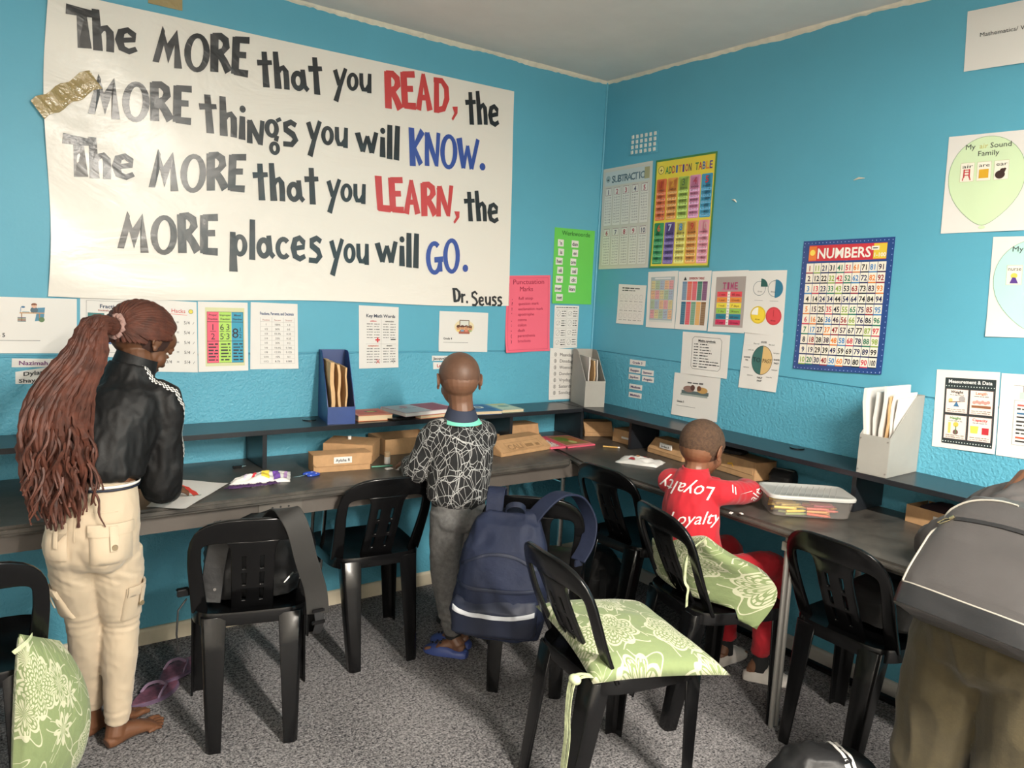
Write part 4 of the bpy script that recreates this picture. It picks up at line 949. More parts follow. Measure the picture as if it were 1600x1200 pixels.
for i, o in enumerate(papers(bf, [(-.028, -.088, .09, .004, .262, .016, -.012, MANILA), (.000, -.085, .09, .004, .252, .011, -.010, MANILA), (.026, -.088, .09, .004, .240, .007, -.004, MANILA)])):
    tag(o, ['left manila folder standing in the navy magazine file, the thickest', 'middle manila folder standing in the navy magazine file', 'right manila folder standing in the navy magazine file, the lowest'][i], 'folder', 'manila folders in the navy file')
cf = mag_file('magazine_file', 'small grey magazine file in the room corner on the shelf', (-.136, -.142, SZ + .0005), -.33, .115, .205, .295, .140, GREYB, GREYD)
for i, o in enumerate(papers(cf, [(-.015, -.05, .10, .004, .262, .006, -.006, PAPER), (.006, -.07, .10, .004, .245, .006, -.004, MANILA), (.020, -.07, .10, .004, .25, .004, -.001, PAPER)])):
    tag(o, ['white papers standing left in the grey corner magazine file', 'brown folder standing in the grey corner magazine file', 'thin white folder standing right in the grey corner magazine file'][i], 'folder', 'folders in the corner file')
gf = mag_file('magazine_file', 'big grey magazine file stuffed with papers on the right shelf', (-.120, -1.818, SZ + .0005), -PI / 2 + .04, .112, .235, .290, .145, GREYB, GREYD)
for s_ in (-1, 1):
    for z in (.014, .13): MB().tube([(s_ * .050, -.1192, z), (s_ * .050, -.1178, z)], .003, 8).build('rivet', STEEL, gf)
PLS = M('clear_plastic_sleeve', (.75, .72, .68), .25, bs=.5, bsc=25)
for i, o in enumerate(papers(gf, [(-.040, -.098, .08, .004, .31, .012, -.022, PAPER), (-.020, -.085, .09, .004, .30, .008, -.004, PLS), (.000, -.09, .09, .004, .325, .010, .010, PLS), (.016, -.085, .09, .004, .29, .006, .012, MANILA), (.030, -.08, .09, .004, .30, .006, .006, PLS), (.046, -.075, .09, .004, .285, .004, .002, PAPER)], 'papers')):
    tag(o, ['curled white papers sticking out leftmost of the big grey file', 'creased plastic sleeve beside the curled papers in the big grey file', 'tallest plastic sleeve in the big grey file', 'brown card folder in the big grey file', 'plastic sleeve right of the brown folder in the big grey file', 'rightmost white papers in the big grey file'][i], 'papers', 'papers in the big grey file')
def book(label, loc, rz, w_, d, h, cov, page=PAPER, art=None, tilt=0, name='book'):
    t = thing(name, label, 'book', loc, rz); c = .0018
    MB().box(-w_ / 2 + .003, -d / 2 + .003, c, w_ / 2 - .003, d / 2 - .003, h - c).build('pages', page, t)
    MB().box(-w_ / 2, -d / 2, 0, w_ / 2, d / 2, c).build('cover', cov, t, bev=.0005); MB().box(-w_ / 2, -d / 2, h - c, w_ / 2, d / 2, h).build('cover', cov, t, bev=.0005)
    MB().box(-w_ / 2, d / 2 - .002, c, w_ / 2, d / 2, h - c).build('spine', cov, t)
    if art: p = Pr(); art(p); p.build('cover_print', lambda u, v, l: (u, v, h + .0003 * l), INK, t)
    if tilt: t.rotation_euler[1] = tilt
    return t
CO = M('orange_cover', (.62, .17, .06), .35, var=.1); CR = M('pink_grey_cover', (.50, .36, .38), .3, var=.25, vs=6); CBL = M('blue_cover', (.03, .10, .28), .3); CT = M('cream_cover', (.66, .60, .48), .4); CP = M('pink_cover', (.72, .12, .18), .35); CGr = M('green_grey_cover', (.45, .52, .40), .4, var=.2, vs=9)
CREAMP = M('cream_pages', (.62, .50, .33), .8)
def art1(p):
    p.rect(-.065, -.055, .065, .05, lin(200, 90, 60)); p.disc(.012, .005, .032, lin(90, 90, 50), 2, ry=.02); p.disc(.012, .005, .020, lin(200, 190, 90), 3, ry=.012)
S1 = SZ + .0008
book('orange covered book flat on the shelf, right beside the navy magazine file', (-1.425, -.125, S1), -.05, .165, .165, .026, CO, CREAMP, art1)
book('thin orange book lying under the big glossy book on the back shelf', (-1.135, -.165, S1), .12, .19, .13, .016, CO, CREAMP)
def art2(p):
    p.rect(-.14, -.09, .0, .09, lin(190, 185, 185)); p.rect(.0, -.09, .14, .09, lin(150, 60, 70)); p.scrib(-.12, -.02, .0, .012, lin(120, 100, 110), seed=3); p.disc(-.07, .04, .02, lin(200, 120, 120), 2)
b = book('big glossy pale red book lying slantwise behind the standing person on the shelf', (-1.165, -.132, S1 + .0165), .14, .31, .20, .018, CR, PAPER, art2)
def art3(p): p.rect(-.05, -.07, .06, .07, lin(60, 90, 140)); p.disc(.0, .01, .03, lin(235, 235, 225), 2); p.disc(.0, .01, .016, lin(60, 60, 90), 3)
book('blue and white book lying on the shelf just right of the standing person', (-.845, -.145, S1), -.10, .16, .20, .018, CBL, CREAMP, art3)
def art4(p): p.rect(-.05, -.07, .05, .08, lin(200, 215, 190)); p.disc(.005, .01, .032, lin(120, 160, 150), 2, ry=.022); p.rect(-.04, .05, .04, .07, lin(220, 200, 110), 2)
book('pale green and cream book, rightmost of those flat on the back shelf', (-.690, -.135, S1), -.06, .13, .19, .014, CGr, CREAMP, art4)
o = MB().box(-.07, -.02, 0, .07, .02, .008).build('notebook', PLASTIC, bev=.001); o.location = (-1.30, -.205, S1); o.rotation_euler[2] = .3; tag(o, 'thin black notebook peeping out under the big glossy book', 'notebook')

# ---------------------------------------------------------------- kraft card boxes on the desks
DZ = D + .0006
def kraft(label, loc, rz, w_, d, h, lid='closed', tagtext=None, mat=KRAFT, slope=0, dark=None):
    t = thing('card_box', label, 'box', loc, rz); hs = h * .96
    if slope:
        P = [(-d / 2, 0), (d / 2, 0), (d / 2, h), (-d / 2 + slope, h), (-d / 2, h * .35)]
        MB().prism(P, 'x', -w_ / 2, w_ / 2).build('body', mat, t, bev=.002)
        MB().prism([(-d / 2 - .002, h * .33), (-d / 2 + slope - .001, h + .002), (-d / 2 + slope - .001, h + .0005), (-d / 2, h * .33 - .002)], 'x', -w_ / 2 + .012, w_ / 2 - .012).build('front_flap', mat, t)
        MB().box(-w_ / 2 - .002, -d / 2 + slope, h + .0004, w_ / 2 + .002, d / 2, h + .0024).build('lid', mat, t, bev=.0008)
        return t
    body = MB(); q = .0022
    body.box(-w_ / 2, -d / 2, 0, w_ / 2, d / 2, q); body.box(-w_ / 2, -d / 2, q, w_ / 2, -d / 2 + q, hs); body.box(-w_ / 2, d / 2 - q, q, w_ / 2, d / 2, hs); body.box(-w_ / 2, -d / 2 + q, q, -w_ / 2 + q, d / 2 - q, hs); body.box(w_ / 2 - q, -d / 2 + q, q, w_ / 2, d / 2 - q, hs)
    body.build('body', mat, t)
    if lid == 'closed':
        MB().box(-w_ / 2 - .003, -d / 2 - .003, hs + .0002, w_ / 2 + .003, d / 2, hs + .0025).build('lid', mat, t, bev=.0008)
        MB().prism([(-w_ / 2 - .004, hs + .002), (w_ / 2 + .004, hs + .002), (w_ / 2 + .004, h * .55), (w_ / 2 - .006, h * .34), (-w_ / 2 + .006, h * .34), (-w_ / 2 - .004, h * .55)], 'y', -d / 2 - .0058, -d / 2 - .0034).build('front_flap', mat, t, bev=.0008)
        for s_ in (-1, 1): MB().prism([(-d / 2, hs), (-d / 2 + .05, hs), (-d / 2 + .035, h * .5), (-d / 2 + .004, h * .42)], 'x', s_ * (w_ / 2 + .0005), s_ * (w_ / 2 + .0028)).build('side_ear', mat, t)
        for s_ in (-.28, .05, .3): MB().box(s_ * w_ - .02, -d / 2 + .004, hs + .0026, s_ * w_ + .02, -d / 2 + .007, hs + .0034).build('tuck_slot', KRAFTD, t)
    if tagtext:
        tw = .075; x = tagtext[1]; zz = h * .66 if lid == 'closed' else h * .5; y = -d / 2 - (.0060 if lid == 'closed' else .0003)
        lb = MB().box(x - tw / 2, y - .0004, zz - .013, x + tw / 2, y, zz + .013).build('name_label', PAPER, t)
        if tagtext[0]: p = Pr(); p.text(tagtext[0], x, zz - .006, .017, BLK, bold=True); p.build('name', lambda u, v, l: (u, y - .0005 - .0001 * l, v), INK, lb)
    return t
kraft('kraft card box labelled Ayisha R in front on the back desk', (-1.655, -.345, DZ), -.12, .235, .085, .072, tagtext=('Ayisha R', .0))
k2 = kraft('closed kraft card box turned askew behind the labelled box on the back desk', (-1.530, -.195, DZ), -.66, .205, .165, .082)
MB().tube([(-.02, .02, .081), (-.02, .02, .095)], .008, 10).build('white_cap', PAPER, k2, smooth=True)
kraft('kraft card box under the back shelf, left of the standing person', (-1.245, -.115, DZ), .03, .27, .17, .075, lid='open')
kraft('kraft card box pushed under the back shelf, right of the standing person', (-.562, -.085, DZ), .04, .21, .12, .072, slope=.012)
kraft('flat kraft lid lying behind the long sloped box on the back desk', (-.812, -.150, DZ), .05, .17, .10, .040, slope=.03)
lb = kraft('long sloped kraft box with embossed letters beside the pink magazines', (-.755, -.340, DZ), .16, .34, .16, .058, slope=.075)
p = Pr(); E_ = lin(138, 104, 68); p.frame(-.11, .004, .12, .058, .002, E_, 1); p.line(.0, .006, .0, .056, .002, E_, 1); p.text('CALI', -.055, .012, .046, E_, bold=True); p.scrib(.012, .105, .016, .030, E_, 1, seed=3)
p.build('embossed_print', lambda u, v, l: (u, -.08 - .0022 + v * .075 / .08 * 1.0, .0193 + .001 + v * .039 / .08), INK, lb)
kraft('slant-ended kraft card box in the far corner of the desks', (-.098, -.185, DZ), -.42, .16, .12, .072, slope=.035)
k7 = kraft('kraft card box with a narrow white sticker, left of a shelf upright', (-.075, -.440, DZ), -PI / 2, .165, .12, .066, slope=.004)
MB().box(-.01, -.0652, .028, .045, -.0635, .038).build('sticker', PAPER, k7)
k8 = kraft('crushed open kraft box labelled Jordan R beside the seated person\'s head', (-.100, -.760, DZ), -PI / 2 - .08, .245, .13, .068, slope=.045)
MB().box(-.04, -.062, .038, .04, -.0545, .062).build('name_label', PAPER, k8)
p = Pr(); p.text('Jordan R', 0, .043, .016, BLK, bold=True); p.build('name', lambda u, v, l: (u, -.0624 - .0001 * l, v), INK, k8)
k9 = kraft('large kraft box with an orange sticker to the right of the seated person\'s head', (-.085, -1.155, DZ), -PI / 2 - .12, .26, .13, .078, slope=.006)
p = Pr(); p.line(-.03, .045, .0, .052, .007, lin(235, 180, 50)); p.line(-.005, .052, .006, .038, .005, lin(235, 180, 50)); p.build('orange_sticker', lambda u, v, l: (u, -.0673 - .0002 * l, v), INK, k9)
def pouch(label, loc, rz, w_, d, h, mat, name='pencil_case'):
    t = thing(name, label, 'pencil case', loc, rz); soft('case', [(0, 0, 0, w_ * .4, d * .35), (h * .1, 0, 0, w_ / 2, d / 2), (h * .6, 0, 0, w_ / 2, d / 2), (h, 0, 0, w_ * .42, d * .3)], mat, t, e=.6, nu=28, nv=12, disp=fold(.006, 18, 3))
    MB().tube([(-w_ * .42, -.002, h + .001), (0, -.004, h + .003), (w_ * .42, 0, h + .001)], .0022, 6).build('zip', STEEL, t, smooth=True); return t
pouch('black pencil case lying across the top of the large kraft box', (-.075, -1.07, DZ + .0815), -PI / 2, .17, .08, .024, BLACKC)
pouch('black pencil case between the large kraft box and the right wall', (-.080, -1.36, DZ), -PI / 2 + .1, .11, .10, .062, BLACKC)
pouch('black pencil case behind the crushed kraft box on the right desk', (-.080, -.945, DZ), -PI / 2 + .1, .085, .10, .05, BLACKC)
k10 = kraft('open kraft box of dark cloth beside the bending person at the right', (-.075, -2.045, DZ), -PI / 2 - .10, .26, .13, .066, lid='open', tagtext=('', .01))
o = soft('cloth', [(0, 0, 0, .10, .05), (.03, 0, 0, .12, .058), (.06, .01, 0, .11, .05), (.078, .02, 0, .05, .02)], M('dark_maroon_cloth', (.03, .012, .016), .8), None, e=.7, nu=32, nv=14, disp=fold(.012, 22, 5)); o.location = (-.075, -2.045, DZ + .004); o.rotation_euler[2] = -PI / 2 - .10
tag(o, 'dark maroon cloth bundled in the open kraft box at the right', 'cloth')
kraft('kraft card box on the back desk, just showing beside the black jacket sleeve', (-2.345, -.14, DZ), -.05, .22, .14, .085, slope=.01)

# ---------------------------------------------------------------- magazines, papers and small things on the desks
def magazine(label, q, z, th, art, mat=CP):
    t = thing('magazine', label, 'magazine', (0, 0, 0)); q = [Vector(p) for p in q]; c = sum(q, Vector((0, 0))) / 4; t.location = (c.x, c.y, z); q = [p - c for p in q]
    MB().hexa([(p.x, p.y, 0) for p in q], [(p.x, p.y, th) for p in q]).build('pages', mat, t, bev=.0008)
    p = Pr(); art(p); p.build('cover_print', lambda u, v, l: (*((q[0] * (1 - u) + q[1] * u) * (1 - v) + (q[3] * (1 - u) + q[2] * u) * v), th + .0003 * l), INK, t, grid=None); return t
def am1(p):
    p.rect(.02, .02, .98, .98, lin(225, 90, 110)); p.rect(.04, .04, .72, .62, lin(235, 215, 205), 2)
    r = random.Random(5)
    for i in range(16): p.disc(r.uniform(.08, .68), r.uniform(.08, .58), .03, lin(*r.choice([(40, 40, 50), (210, 60, 90), (230, 120, 130)])), 3, n=8)
def am2(p):
    p.rect(.02, .02, .98, .98, lin(225, 130, 135)); p.rect(.06, .14, .94, .94, lin(150, 120, 75), 2); p.disc(.35, .62, .22, lin(110, 135, 60), 3, ry=.2); p.disc(.7, .5, .18, lin(180, 110, 70), 3); p.disc(.5, .35, .12, lin(190, 190, 120), 4)
magazine('pink magazine with a dotted cover, left of the two by the desk seam', [(-.585, -.40), (-.49, -.405), (-.44, -.16), (-.545, -.14)], DZ, .010, am1)
magazine('pink edged magazine with a green and brown cover, right of the dotted one', [(-.485, -.415), (-.305, -.415), (-.29, -.18), (-.43, -.15)], DZ, .008, am2)
o = MB().tube([(-.297, -.463, DZ + .0045), (-.243, -.515, DZ + .0045)], .004, 6).build('pencil', M('yellow_wood_pencil', (.60, .36, .10), .4)); tag(o, 'short yellow pencil lying on the desk in the corner', 'pencil')
MB().tube([(-.2435, -.5145, DZ + .0045), (-.236, -.5215, DZ + .0045)], [.0042, .0042], 8).build('eraser', PAPER, o)
def flatbag(name, label, cat, q, z, h, mat, art, seed=0):
    t = thing(name, label, cat, (0, 0, 0)); q = [Vector(p) for p in q]; c = sum(q, Vector((0, 0))) / 4; t.location = (c.x, c.y, z); q = [p - c for p in q]; n = 16; mb = MB()
    def P(u, v, s_):
        p = (q[0] * (1 - u) + q[1] * u) * (1 - v) + (q[3] * (1 - u) + q[2] * u) * v; e = (max(0, 4 * u * (1 - u)) * max(0, 4 * v * (1 - v))) ** .45
        return (p.x + .008 * noise.noise((u * 4, v * 4, seed)), p.y + .008 * noise.noise((u * 4, v * 4, seed + 9)), (.001 + h * e * (1 + .9 * noise.noise((u * 5, v * 5, seed))) if s_ else 0))
    for s_ in (0, 1):
        for j in range(n + 1):
            for i in range(n + 1): mb.v.append(Vector(P(i / n, j / n, s_)))
    W = n + 1; K = W * W
    for j in range(n):
        for i in range(n): a = j * W + i; mb.f += [(a, a + W, a + W + 1, a + 1), (K + a, K + a + 1, K + a + W + 1, K + a + W)]
    rim = [i for i in range(n)] + [n + j * W for j in range(n)] + [n * W + n - i for i in range(n)] + [(n - j) * W for j in range(n)]
    for a, b in zip(rim, rim[1:] + rim[:1]): mb.f.append((a, b, b + K, a + K))
    mb.build('bag', mat, t, smooth=True, sharp=80); p = Pr(); art(p)
    p.build('print', lambda u, v, l: (lambda w_: (w_[0], w_[1], w_[2] + .0016 + .0002 * l))(P(u, v, 1)), INKG, t, grid=True); return t
def af1(p):
    r = random.Random(3)
    for i in range(9): p.disc(r.uniform(.15, .85), r.uniform(.25, .75), r.uniform(.03, .07), lin(*r.choice([(150, 50, 70), (170, 130, 100), (90, 90, 100), (190, 60, 70)])), 1, n=9)
flatbag('pencil_case', 'white patterned pencil pouch lying near the seated person\'s left shoulder', 'pencil case', [(-.475, -.745), (-.375, -.905), (-.255, -.85), (-.33, -.655)], DZ, .016, PAPER, af1, 2)
def af2(p):
    p.poly([(.5, .0 + .08), (.62, .06), (.62, .94), (.5, .8)], lin(235, 205, 70)); p.poly([(.70, .06), (.86, .06), (.78, .94), (.68, .9)], lin(110, 70, 160)); p.rect(.36, .15, .41, .85, lin(220, 60, 70)); p.rect(.90, .1, .95, .9, lin(190, 150, 200)); p.rect(.22, .2, .26, .8, lin(200, 190, 210)); p.disc(.56, .5, .05, lin(220, 120, 60), 2)
pc = flatbag('pencil_case', 'cone-shaped white pencil pouch with yellow and purple stripes on the desk', 'pencil case', [(-2.115, -.415), (-1.905, -.46), (-1.850, -.315), (-2.10, -.375)], DZ, .024, PAPER, af2, 6)
mb = MB(); r = random.Random(4)
for i in range(34):
    a = r.uniform(0, 6.28); x = r.uniform(-.15, .03); P = [Vector((x + .022 * math.cos(a + k * .9) + .006 * k, -.075 + .016 * math.sin(a + k * 1.1), .003 + .004 * (k % 2))) for k in range(5)]; mb.tube(P, .0019, 5)
mb.build('tassel', M('purple_yarn', (.07, .025, .10), .7), pc, smooth=True)
def sheetq(label, q, z, art=None, name='paper_sheet'):
    q = [Vector(p) for p in q]; n = 10; mb = MB(); c = sum(q, Vector((0, 0))) / 4; q = [p - c for p in q]
    def P(u, v, l=0):
        p = (q[0] * (1 - u) + q[1] * u) * (1 - v) + (q[3] * (1 - u) + q[2] * u) * v; return (p.x, p.y, .0006 + .0035 * max(0, noise.noise((u * 2.2, v * 2.2, 3))) + .008 * max(0, u - .8) ** 2 * 6 + .0003 * l)
    for l in (-1, 0):
        for j in range(n + 1):
            for i in range(n + 1): mb.v.append(Vector(P(i / n, j / n, l)))
    W = n + 1; K = W * W
    for j in range(n):
        for i in range(n): a = j * W + i; mb.f += [(a, a + W, a + W + 1, a + 1), (K + a, K + a + 1, K + a + W + 1, K + a + W)]
    o = mb.build(name, PAPER, smooth=True); o.location = (c.x, c.y, z); tag(o, label, 'paper')
    if art: p = Pr(); art(p); p.build('drawing', lambda u, v, l: P(u, v, l + 1), INK, o, grid=True)
    return o
def ap(p):
    pts = [(.22, .74), (.36, .70), (.48, .62), (.62, .56), (.76, .46)]
    for a, b in zip(pts, pts[1:]): p.line(a[0], a[1], b[0], b[1], .09, lin(225, 60, 45), 1); p.disc(a[0], a[1], .045, lin(225, 60, 45), 2)
    p.line(.14, .80, .26, .70, .025, lin(60, 110, 80), 2); p.line(.60, .42, .84, .50, .022, lin(60, 110, 80), 2)
sheetq('white paper with a red felt drawing at the black jacket elbow', [(-2.43, -.575), (-2.325, -.655), (-2.115, -.395), (-2.26, -.262)], DZ, ap)
o = MB().tube([(-2.40, -.30, DZ + .004), (-2.27, -.252, DZ + .004)], .0038, 8).build('green_pencil', M('green_plastic', (.05, .25, .16), .4)); tag(o, 'green pencil lying behind the paper with the red drawing', 'pencil')
t = thing('scissors', 'small scissors with blue handles on the back desk', 'scissors', (-1.815, -.400, DZ + .003), .25)
BH = M('blue_plastic', (.02, .07, .45), .3)
MB().prism([(-.062, -.002), (-.012, -.006), (0, .0), (-.012, .003)], 'z', -.001, .0005).build('blade', CHROME, t); MB().prism([(-.062, .002), (-.012, .006), (0, .0), (-.012, -.003)], 'z', .0006, .002).build('blade', CHROME, t)
for s_ in (-1, 1): MB().tube([(-.005 + .026 + .026 * math.cos(a * PI / 8), s_ * (.010 + .004) + .011 * math.sin(a * PI / 8), .001) for a in range(17)], .0042, 8).build('handle', BH, t, smooth=True)
t = thing('sharpener', 'tiny dark metal sharpener on the back desk near the upright', 'sharpener', (-2.015, -.175, DZ)); MB().box(-.022, -.008, 0, .012, .008, .012).build('body', PLASTIC, t, bev=.002); MB().tube([(.012, 0, .006), (.030, .004, .006)], .005, 8).build('tip', CHROME, t, smooth=True)
t = thing('glue_stick', 'white topped glue stick standing left of the standing person', 'glue stick', (-1.435, -.34, DZ)); MB().tube([(0, 0, 0), (0, 0, .030)], .013, 16).build('barrel', PAPER, t, smooth=True); MB().tube([(0, 0, .0302), (0, 0, .050)], .0125, 16).build('cap', M('tan_cap', (.55, .38, .22), .5), t, smooth=True)
for i, (x, y, a, l) in enumerate([(-1.475, -.435, .3, .04), (-1.445, -.455, 1.2, .03), (-1.42, -.43, 2.2, .035), (-.655, -1.545, .4, .022), (-.625, -1.568, 1.4, .016)]):
    o = MB().prism([(-l / 2, -l * .2), (l * .4, -l * .3), (l / 2, l * .25), (-l * .3, l * .3)], 'z', 0, .004).build('paper_scrap', PAPER, bev=.001); o.location = (x, y, DZ); o.rotation_euler[2] = a
    tag(o, ['crumpled white paper scrap', 'small white paper scrap'][i % 2] + (' on the back desk by the standing person\'s hand' if i < 3 else ' at the edge of the right desk by the red sleeve'), 'paper scrap', 'paper scraps by the standing person' if i < 3 else 'paper scraps by the red sleeve')
o = MB().tube([(-1.53, -.385, DZ + .004), (-1.44, -.40, DZ + .004)], .0035, 8).build('pencil', bpy.data.materials['green_plastic']); tag(o, 'green pencil lying in front of the glue stick', 'pencil')

# ---------------------------------------------------------------- plastic tub of crayons
def clear(name, col, a):
    m, n, b = nt(name); b.inputs['Base Color'].default_value = c3(col); b.inputs['Roughness'].default_value = .25; b.inputs['Alpha'].default_value = a; b.inputs['Specular IOR Level'].default_value = .6; return m
TUBM = clear('frosted_clear_plastic', (.55, .50, .46), .12); LIDM = clear('milky_lid', (.50, .49, .46), .80)
tub = thing('crayon_tub', 'clear plastic tub of crayons with a milky lid on the right desk', 'tub', (-.385, -1.665, DZ), -.68)
def rr(hw, hd, z, e=.28, n=48): return [(hw * abs(math.cos(2 * PI * k / n)) ** e * (1 if math.cos(2 * PI * k / n) > 0 else -1), hd * abs(math.sin(2 * PI * k / n)) ** e * (1 if math.sin(2 * PI * k / n) > 0 else -1), z) for k in range(n)]
mb = MB(); mb.rings([rr(.02, .01, .001), rr(.132, .078, .001), rr(.140, .086, .006), rr(.152, .097, .076), rr(.1505, .0955, .076), rr(.1385, .0845, .007), rr(.1305, .0765, .0025), rr(.02, .01, .0025)]); mb.build('tub_body', TUBM, tub, smooth=True)
mb = MB(); mb.rings([rr(.153, .098, .070), rr(.157, .102, .071), rr(.158, .103, .080), rr(.155, .100, .084), rr(.148, .093, .0845), rr(.144, .089, .0815), rr(.05, .03, .0812)]); mb.build('lid', LIDM, tub, smooth=True, sharp=60)
for i in range(11):
    u = -.11 + i * .022; MB().tube([(u - .03, -.075, .0818), (u + .03, .075, .0818)], .0011, 5).build('lid_rib', LIDM, tub)
CRC = [(.75, .52, .06), (.70, .10, .04), (.72, .45, .05), (.65, .12, .08), (.60, .42, .10), (.55, .06, .10), (.25, .30, .08), (.70, .28, .05)]
CRM = [M('crayon_' + n_, c, .5) for n_, c in zip(('yellow', 'red', 'amber', 'coral', 'ochre', 'crimson', 'olive', 'orange'), CRC)]
CRN = ['yellow', 'red', 'amber', 'coral', 'ochre', 'crimson', 'olive', 'orange']
cm = MB().tube([(-.040, 0, 0), (.030, 0, 0), (.0305, 0, 0), (.040, 0, 0)], [.0046, .0046, .0030, .0015], 8).mesh(smooth=True); r = random.Random(11)
wr = MB().tube([(-.032, 0, 0), (.022, 0, 0)], .0050, 8).mesh(smooth=True)
k = 0
for lay in range(4):
    for i in range(12 - lay):
        c = r.choice([0, 2, 4, 6]) if i < 6 - lay // 2 else r.choice([1, 3, 5, 7, 7])
        x = (-.072 if i < 6 else .040) + r.uniform(-.018, .030); y = -.062 + (i % 6) * .022 + r.uniform(-.004, .004) + lay * .003; z = .009 + lay * .0105
        o = bpy.data.objects.new('crayon', cm); COL.objects.link(o)
        if not cm.materials: cm.materials.append(None)
        o.material_slots[0].link = 'OBJECT'; o.material_slots[0].material = CRM[c]
        a = r.uniform(-.3, .3); o.location = Vector(tub.location) + Matrix.Rotation(-.68, 3, 'Z') @ Vector((x, y, z)); o.rotation_euler = (0, 0, -.68 + a)
        tag(o, 'loose %s wax crayon lying inside the clear plastic tub' % CRN[c], 'crayon', '%s wax crayons in the tub' % CRN[c]); k += 1

# ---------------------------------------------------------------- patterned cushions
def cushmat():
    m, n, b = nt('green_medallion_cotton'); uv = n.nodes.new('ShaderNodeUVMap'); uv.uv_map = 'UVMap'
    vo = n.nodes.new('ShaderNodeTexVoronoi'); vo.feature = 'F1'; vo.inputs['Scale'].default_value = 2.55; vo.inputs['Randomness'].default_value = .6; n.links.new(uv.outputs[0], vo.inputs['Vector'])
    # vector from the medallion centre, in uv
    mu = n.nodes.new('ShaderNodeVectorMath'); mu.operation = 'SUBTRACT'
    n.links.new(uv.outputs[0], mu.inputs[0]); n.links.new(vo.outputs['Position'], mu.inputs[1])
    sp = n.nodes.new('ShaderNodeSeparateXYZ'); n.links.new(mu.outputs[0], sp.inputs[0])
    ln = n.nodes.new('ShaderNodeVectorMath'); ln.operation = 'LENGTH'; n.links.new(mu.outputs[0], ln.inputs[0]); r_ = ln.outputs['Value']
    th = mth(n, 'ARCTAN2', sp.outputs[1], sp.outputs[0])
    pet = mth(n, 'ABSOLUTE', mth(n, 'SINE', mth(n, 'MULTIPLY', th, 4.0)))
    rr_ = mth(n, 'DIVIDE', r_, mth(n, 'MULTIPLY_ADD', pet, .22, .86))          # scalloped radius
    q = mth(n, 'MULTIPLY', rr_, 1 / .030); fr = mth(n, 'FRACT', q); idx = mth(n, 'FLOOR', q)
    band = mth(n, 'GREATER_THAN', fr, .42)
    seg = mth(n, 'ABSOLUTE', mth(n, 'SINE', mth(n, 'MULTIPLY', th, mth(n, 'MULTIPLY_ADD', idx, 2.5, 4.0))))
    dash = mth(n, 'GREATER_THAN', seg, .42)
    inner = mth(n, 'LESS_THAN', rr_, .18)
    a = mth(n, 'MULTIPLY', mth(n, 'MULTIPLY', band, dash), inner)
    outl = mth(n, 'MULTIPLY', mth(n, 'GREATER_THAN', rr_, .190), mth(n, 'LESS_THAN', rr_, .208))
    leaf = mth(n, 'ABSOLUTE', mth(n, 'SINE', mth(n, 'MULTIPLY', th, 2.5)))
    rl = mth(n, 'SUBTRACT', r_, mth(n, 'MULTIPLY', mth(n, 'POWER', leaf, 5.0), .10))
    lf = mth(n, 'MULTIPLY', mth(n, 'GREATER_THAN', rl, .192), mth(n, 'LESS_THAN', rl, .206))
    mask = mth(n, 'MINIMUM', mth(n, 'ADD', a, mth(n, 'ADD', outl, lf)), 1)
    w_ = noi(n, 300, 2, uv.outputs[0])
    n.links.new(mixc(n, mask, (.190, .240, .110), (.47, .47, .33)), b.inputs['Base Color'])
    b.inputs['Roughness'].default_value = .85; b.inputs['Sheen Weight'].default_value = .15; b.inputs['Specular IOR Level'].default_value = .2
    bump(n, b, noi(n, 9, 4, uv.outputs[0]), .5, .012); return m
CUSH = cushmat(); TIE = M('green_white_tie', (.50, .55, .33), .8, var=.3, vs=60)
def cushion(label, posf, uv0=(0, 0), rot=0):
    """posf(u, v, s) -> world point, s=+1 top side, -1 underside"""
    n = 30; mb = MB(); pts = []; uvs = []
    for s_ in (1, -1):
        for j in range(n + 1):
            for i in range(n + 1): mb.v.append(Vector(posf(i / n, j / n, s_))); uvs.append((i / n, j / n))
    W = n + 1; K = W * W
    for j in range(n):
        for i in range(n): a = j * W + i; mb.f += [(a, a + 1, a + W + 1, a + W), (K + a, K + a + W, K + a + W + 1, K + a + 1)]
    rim = [i for i in range(n)] + [n + j * W for j in range(n)] + [n * W + n - i for i in range(n)] + [(n - j) * W for j in range(n)]
    for a, b in zip(rim, rim[1:] + rim[:1]): mb.f.append((b, a, a + K, b + K))
    me = pyd(mb.v, mb.f, True); ul = me.uv_layers.new(name='UVMap')
    cr, sr = math.cos(rot), math.sin(rot)
    for lp in me.loops:
        u, v = uvs[lp.vertex_index]; ul.data[lp.index].uv = (uv0[0] + u * cr - v * sr, uv0[1] + u * sr + v * cr)
    bm = bmesh.new(); bm.from_mesh(me); bmesh.ops.recalc_face_normals(bm, faces=bm.faces); bm.to_mesh(me); bm.free()
    t = thing('cushion', label, 'cushion', (0, 0, 0)); c = sum((v.co for v in me.vertices), Vector()) / len(me.vertices); t.location = c
    for v in me.vertices: v.co -= c
    new('cover', me, CUSH, t); return t
def puff(u, v, p=.36): return (max(0, 4 * u * (1 - u)) * max(0, 4 * v * (1 - v))) ** p
def bil(q, u, v): return (q[0] * (1 - u) + q[1] * u) * (1 - v) + (q[3] * (1 - u) + q[2] * u) * v
def tie_strap(t, pts, w_=.012, up=(1, 0, 0)):
    P = [Vector(p) - Vector(t.location) for p in pts]; return strap('tie', P, w_, .0016, TIE, t, up)
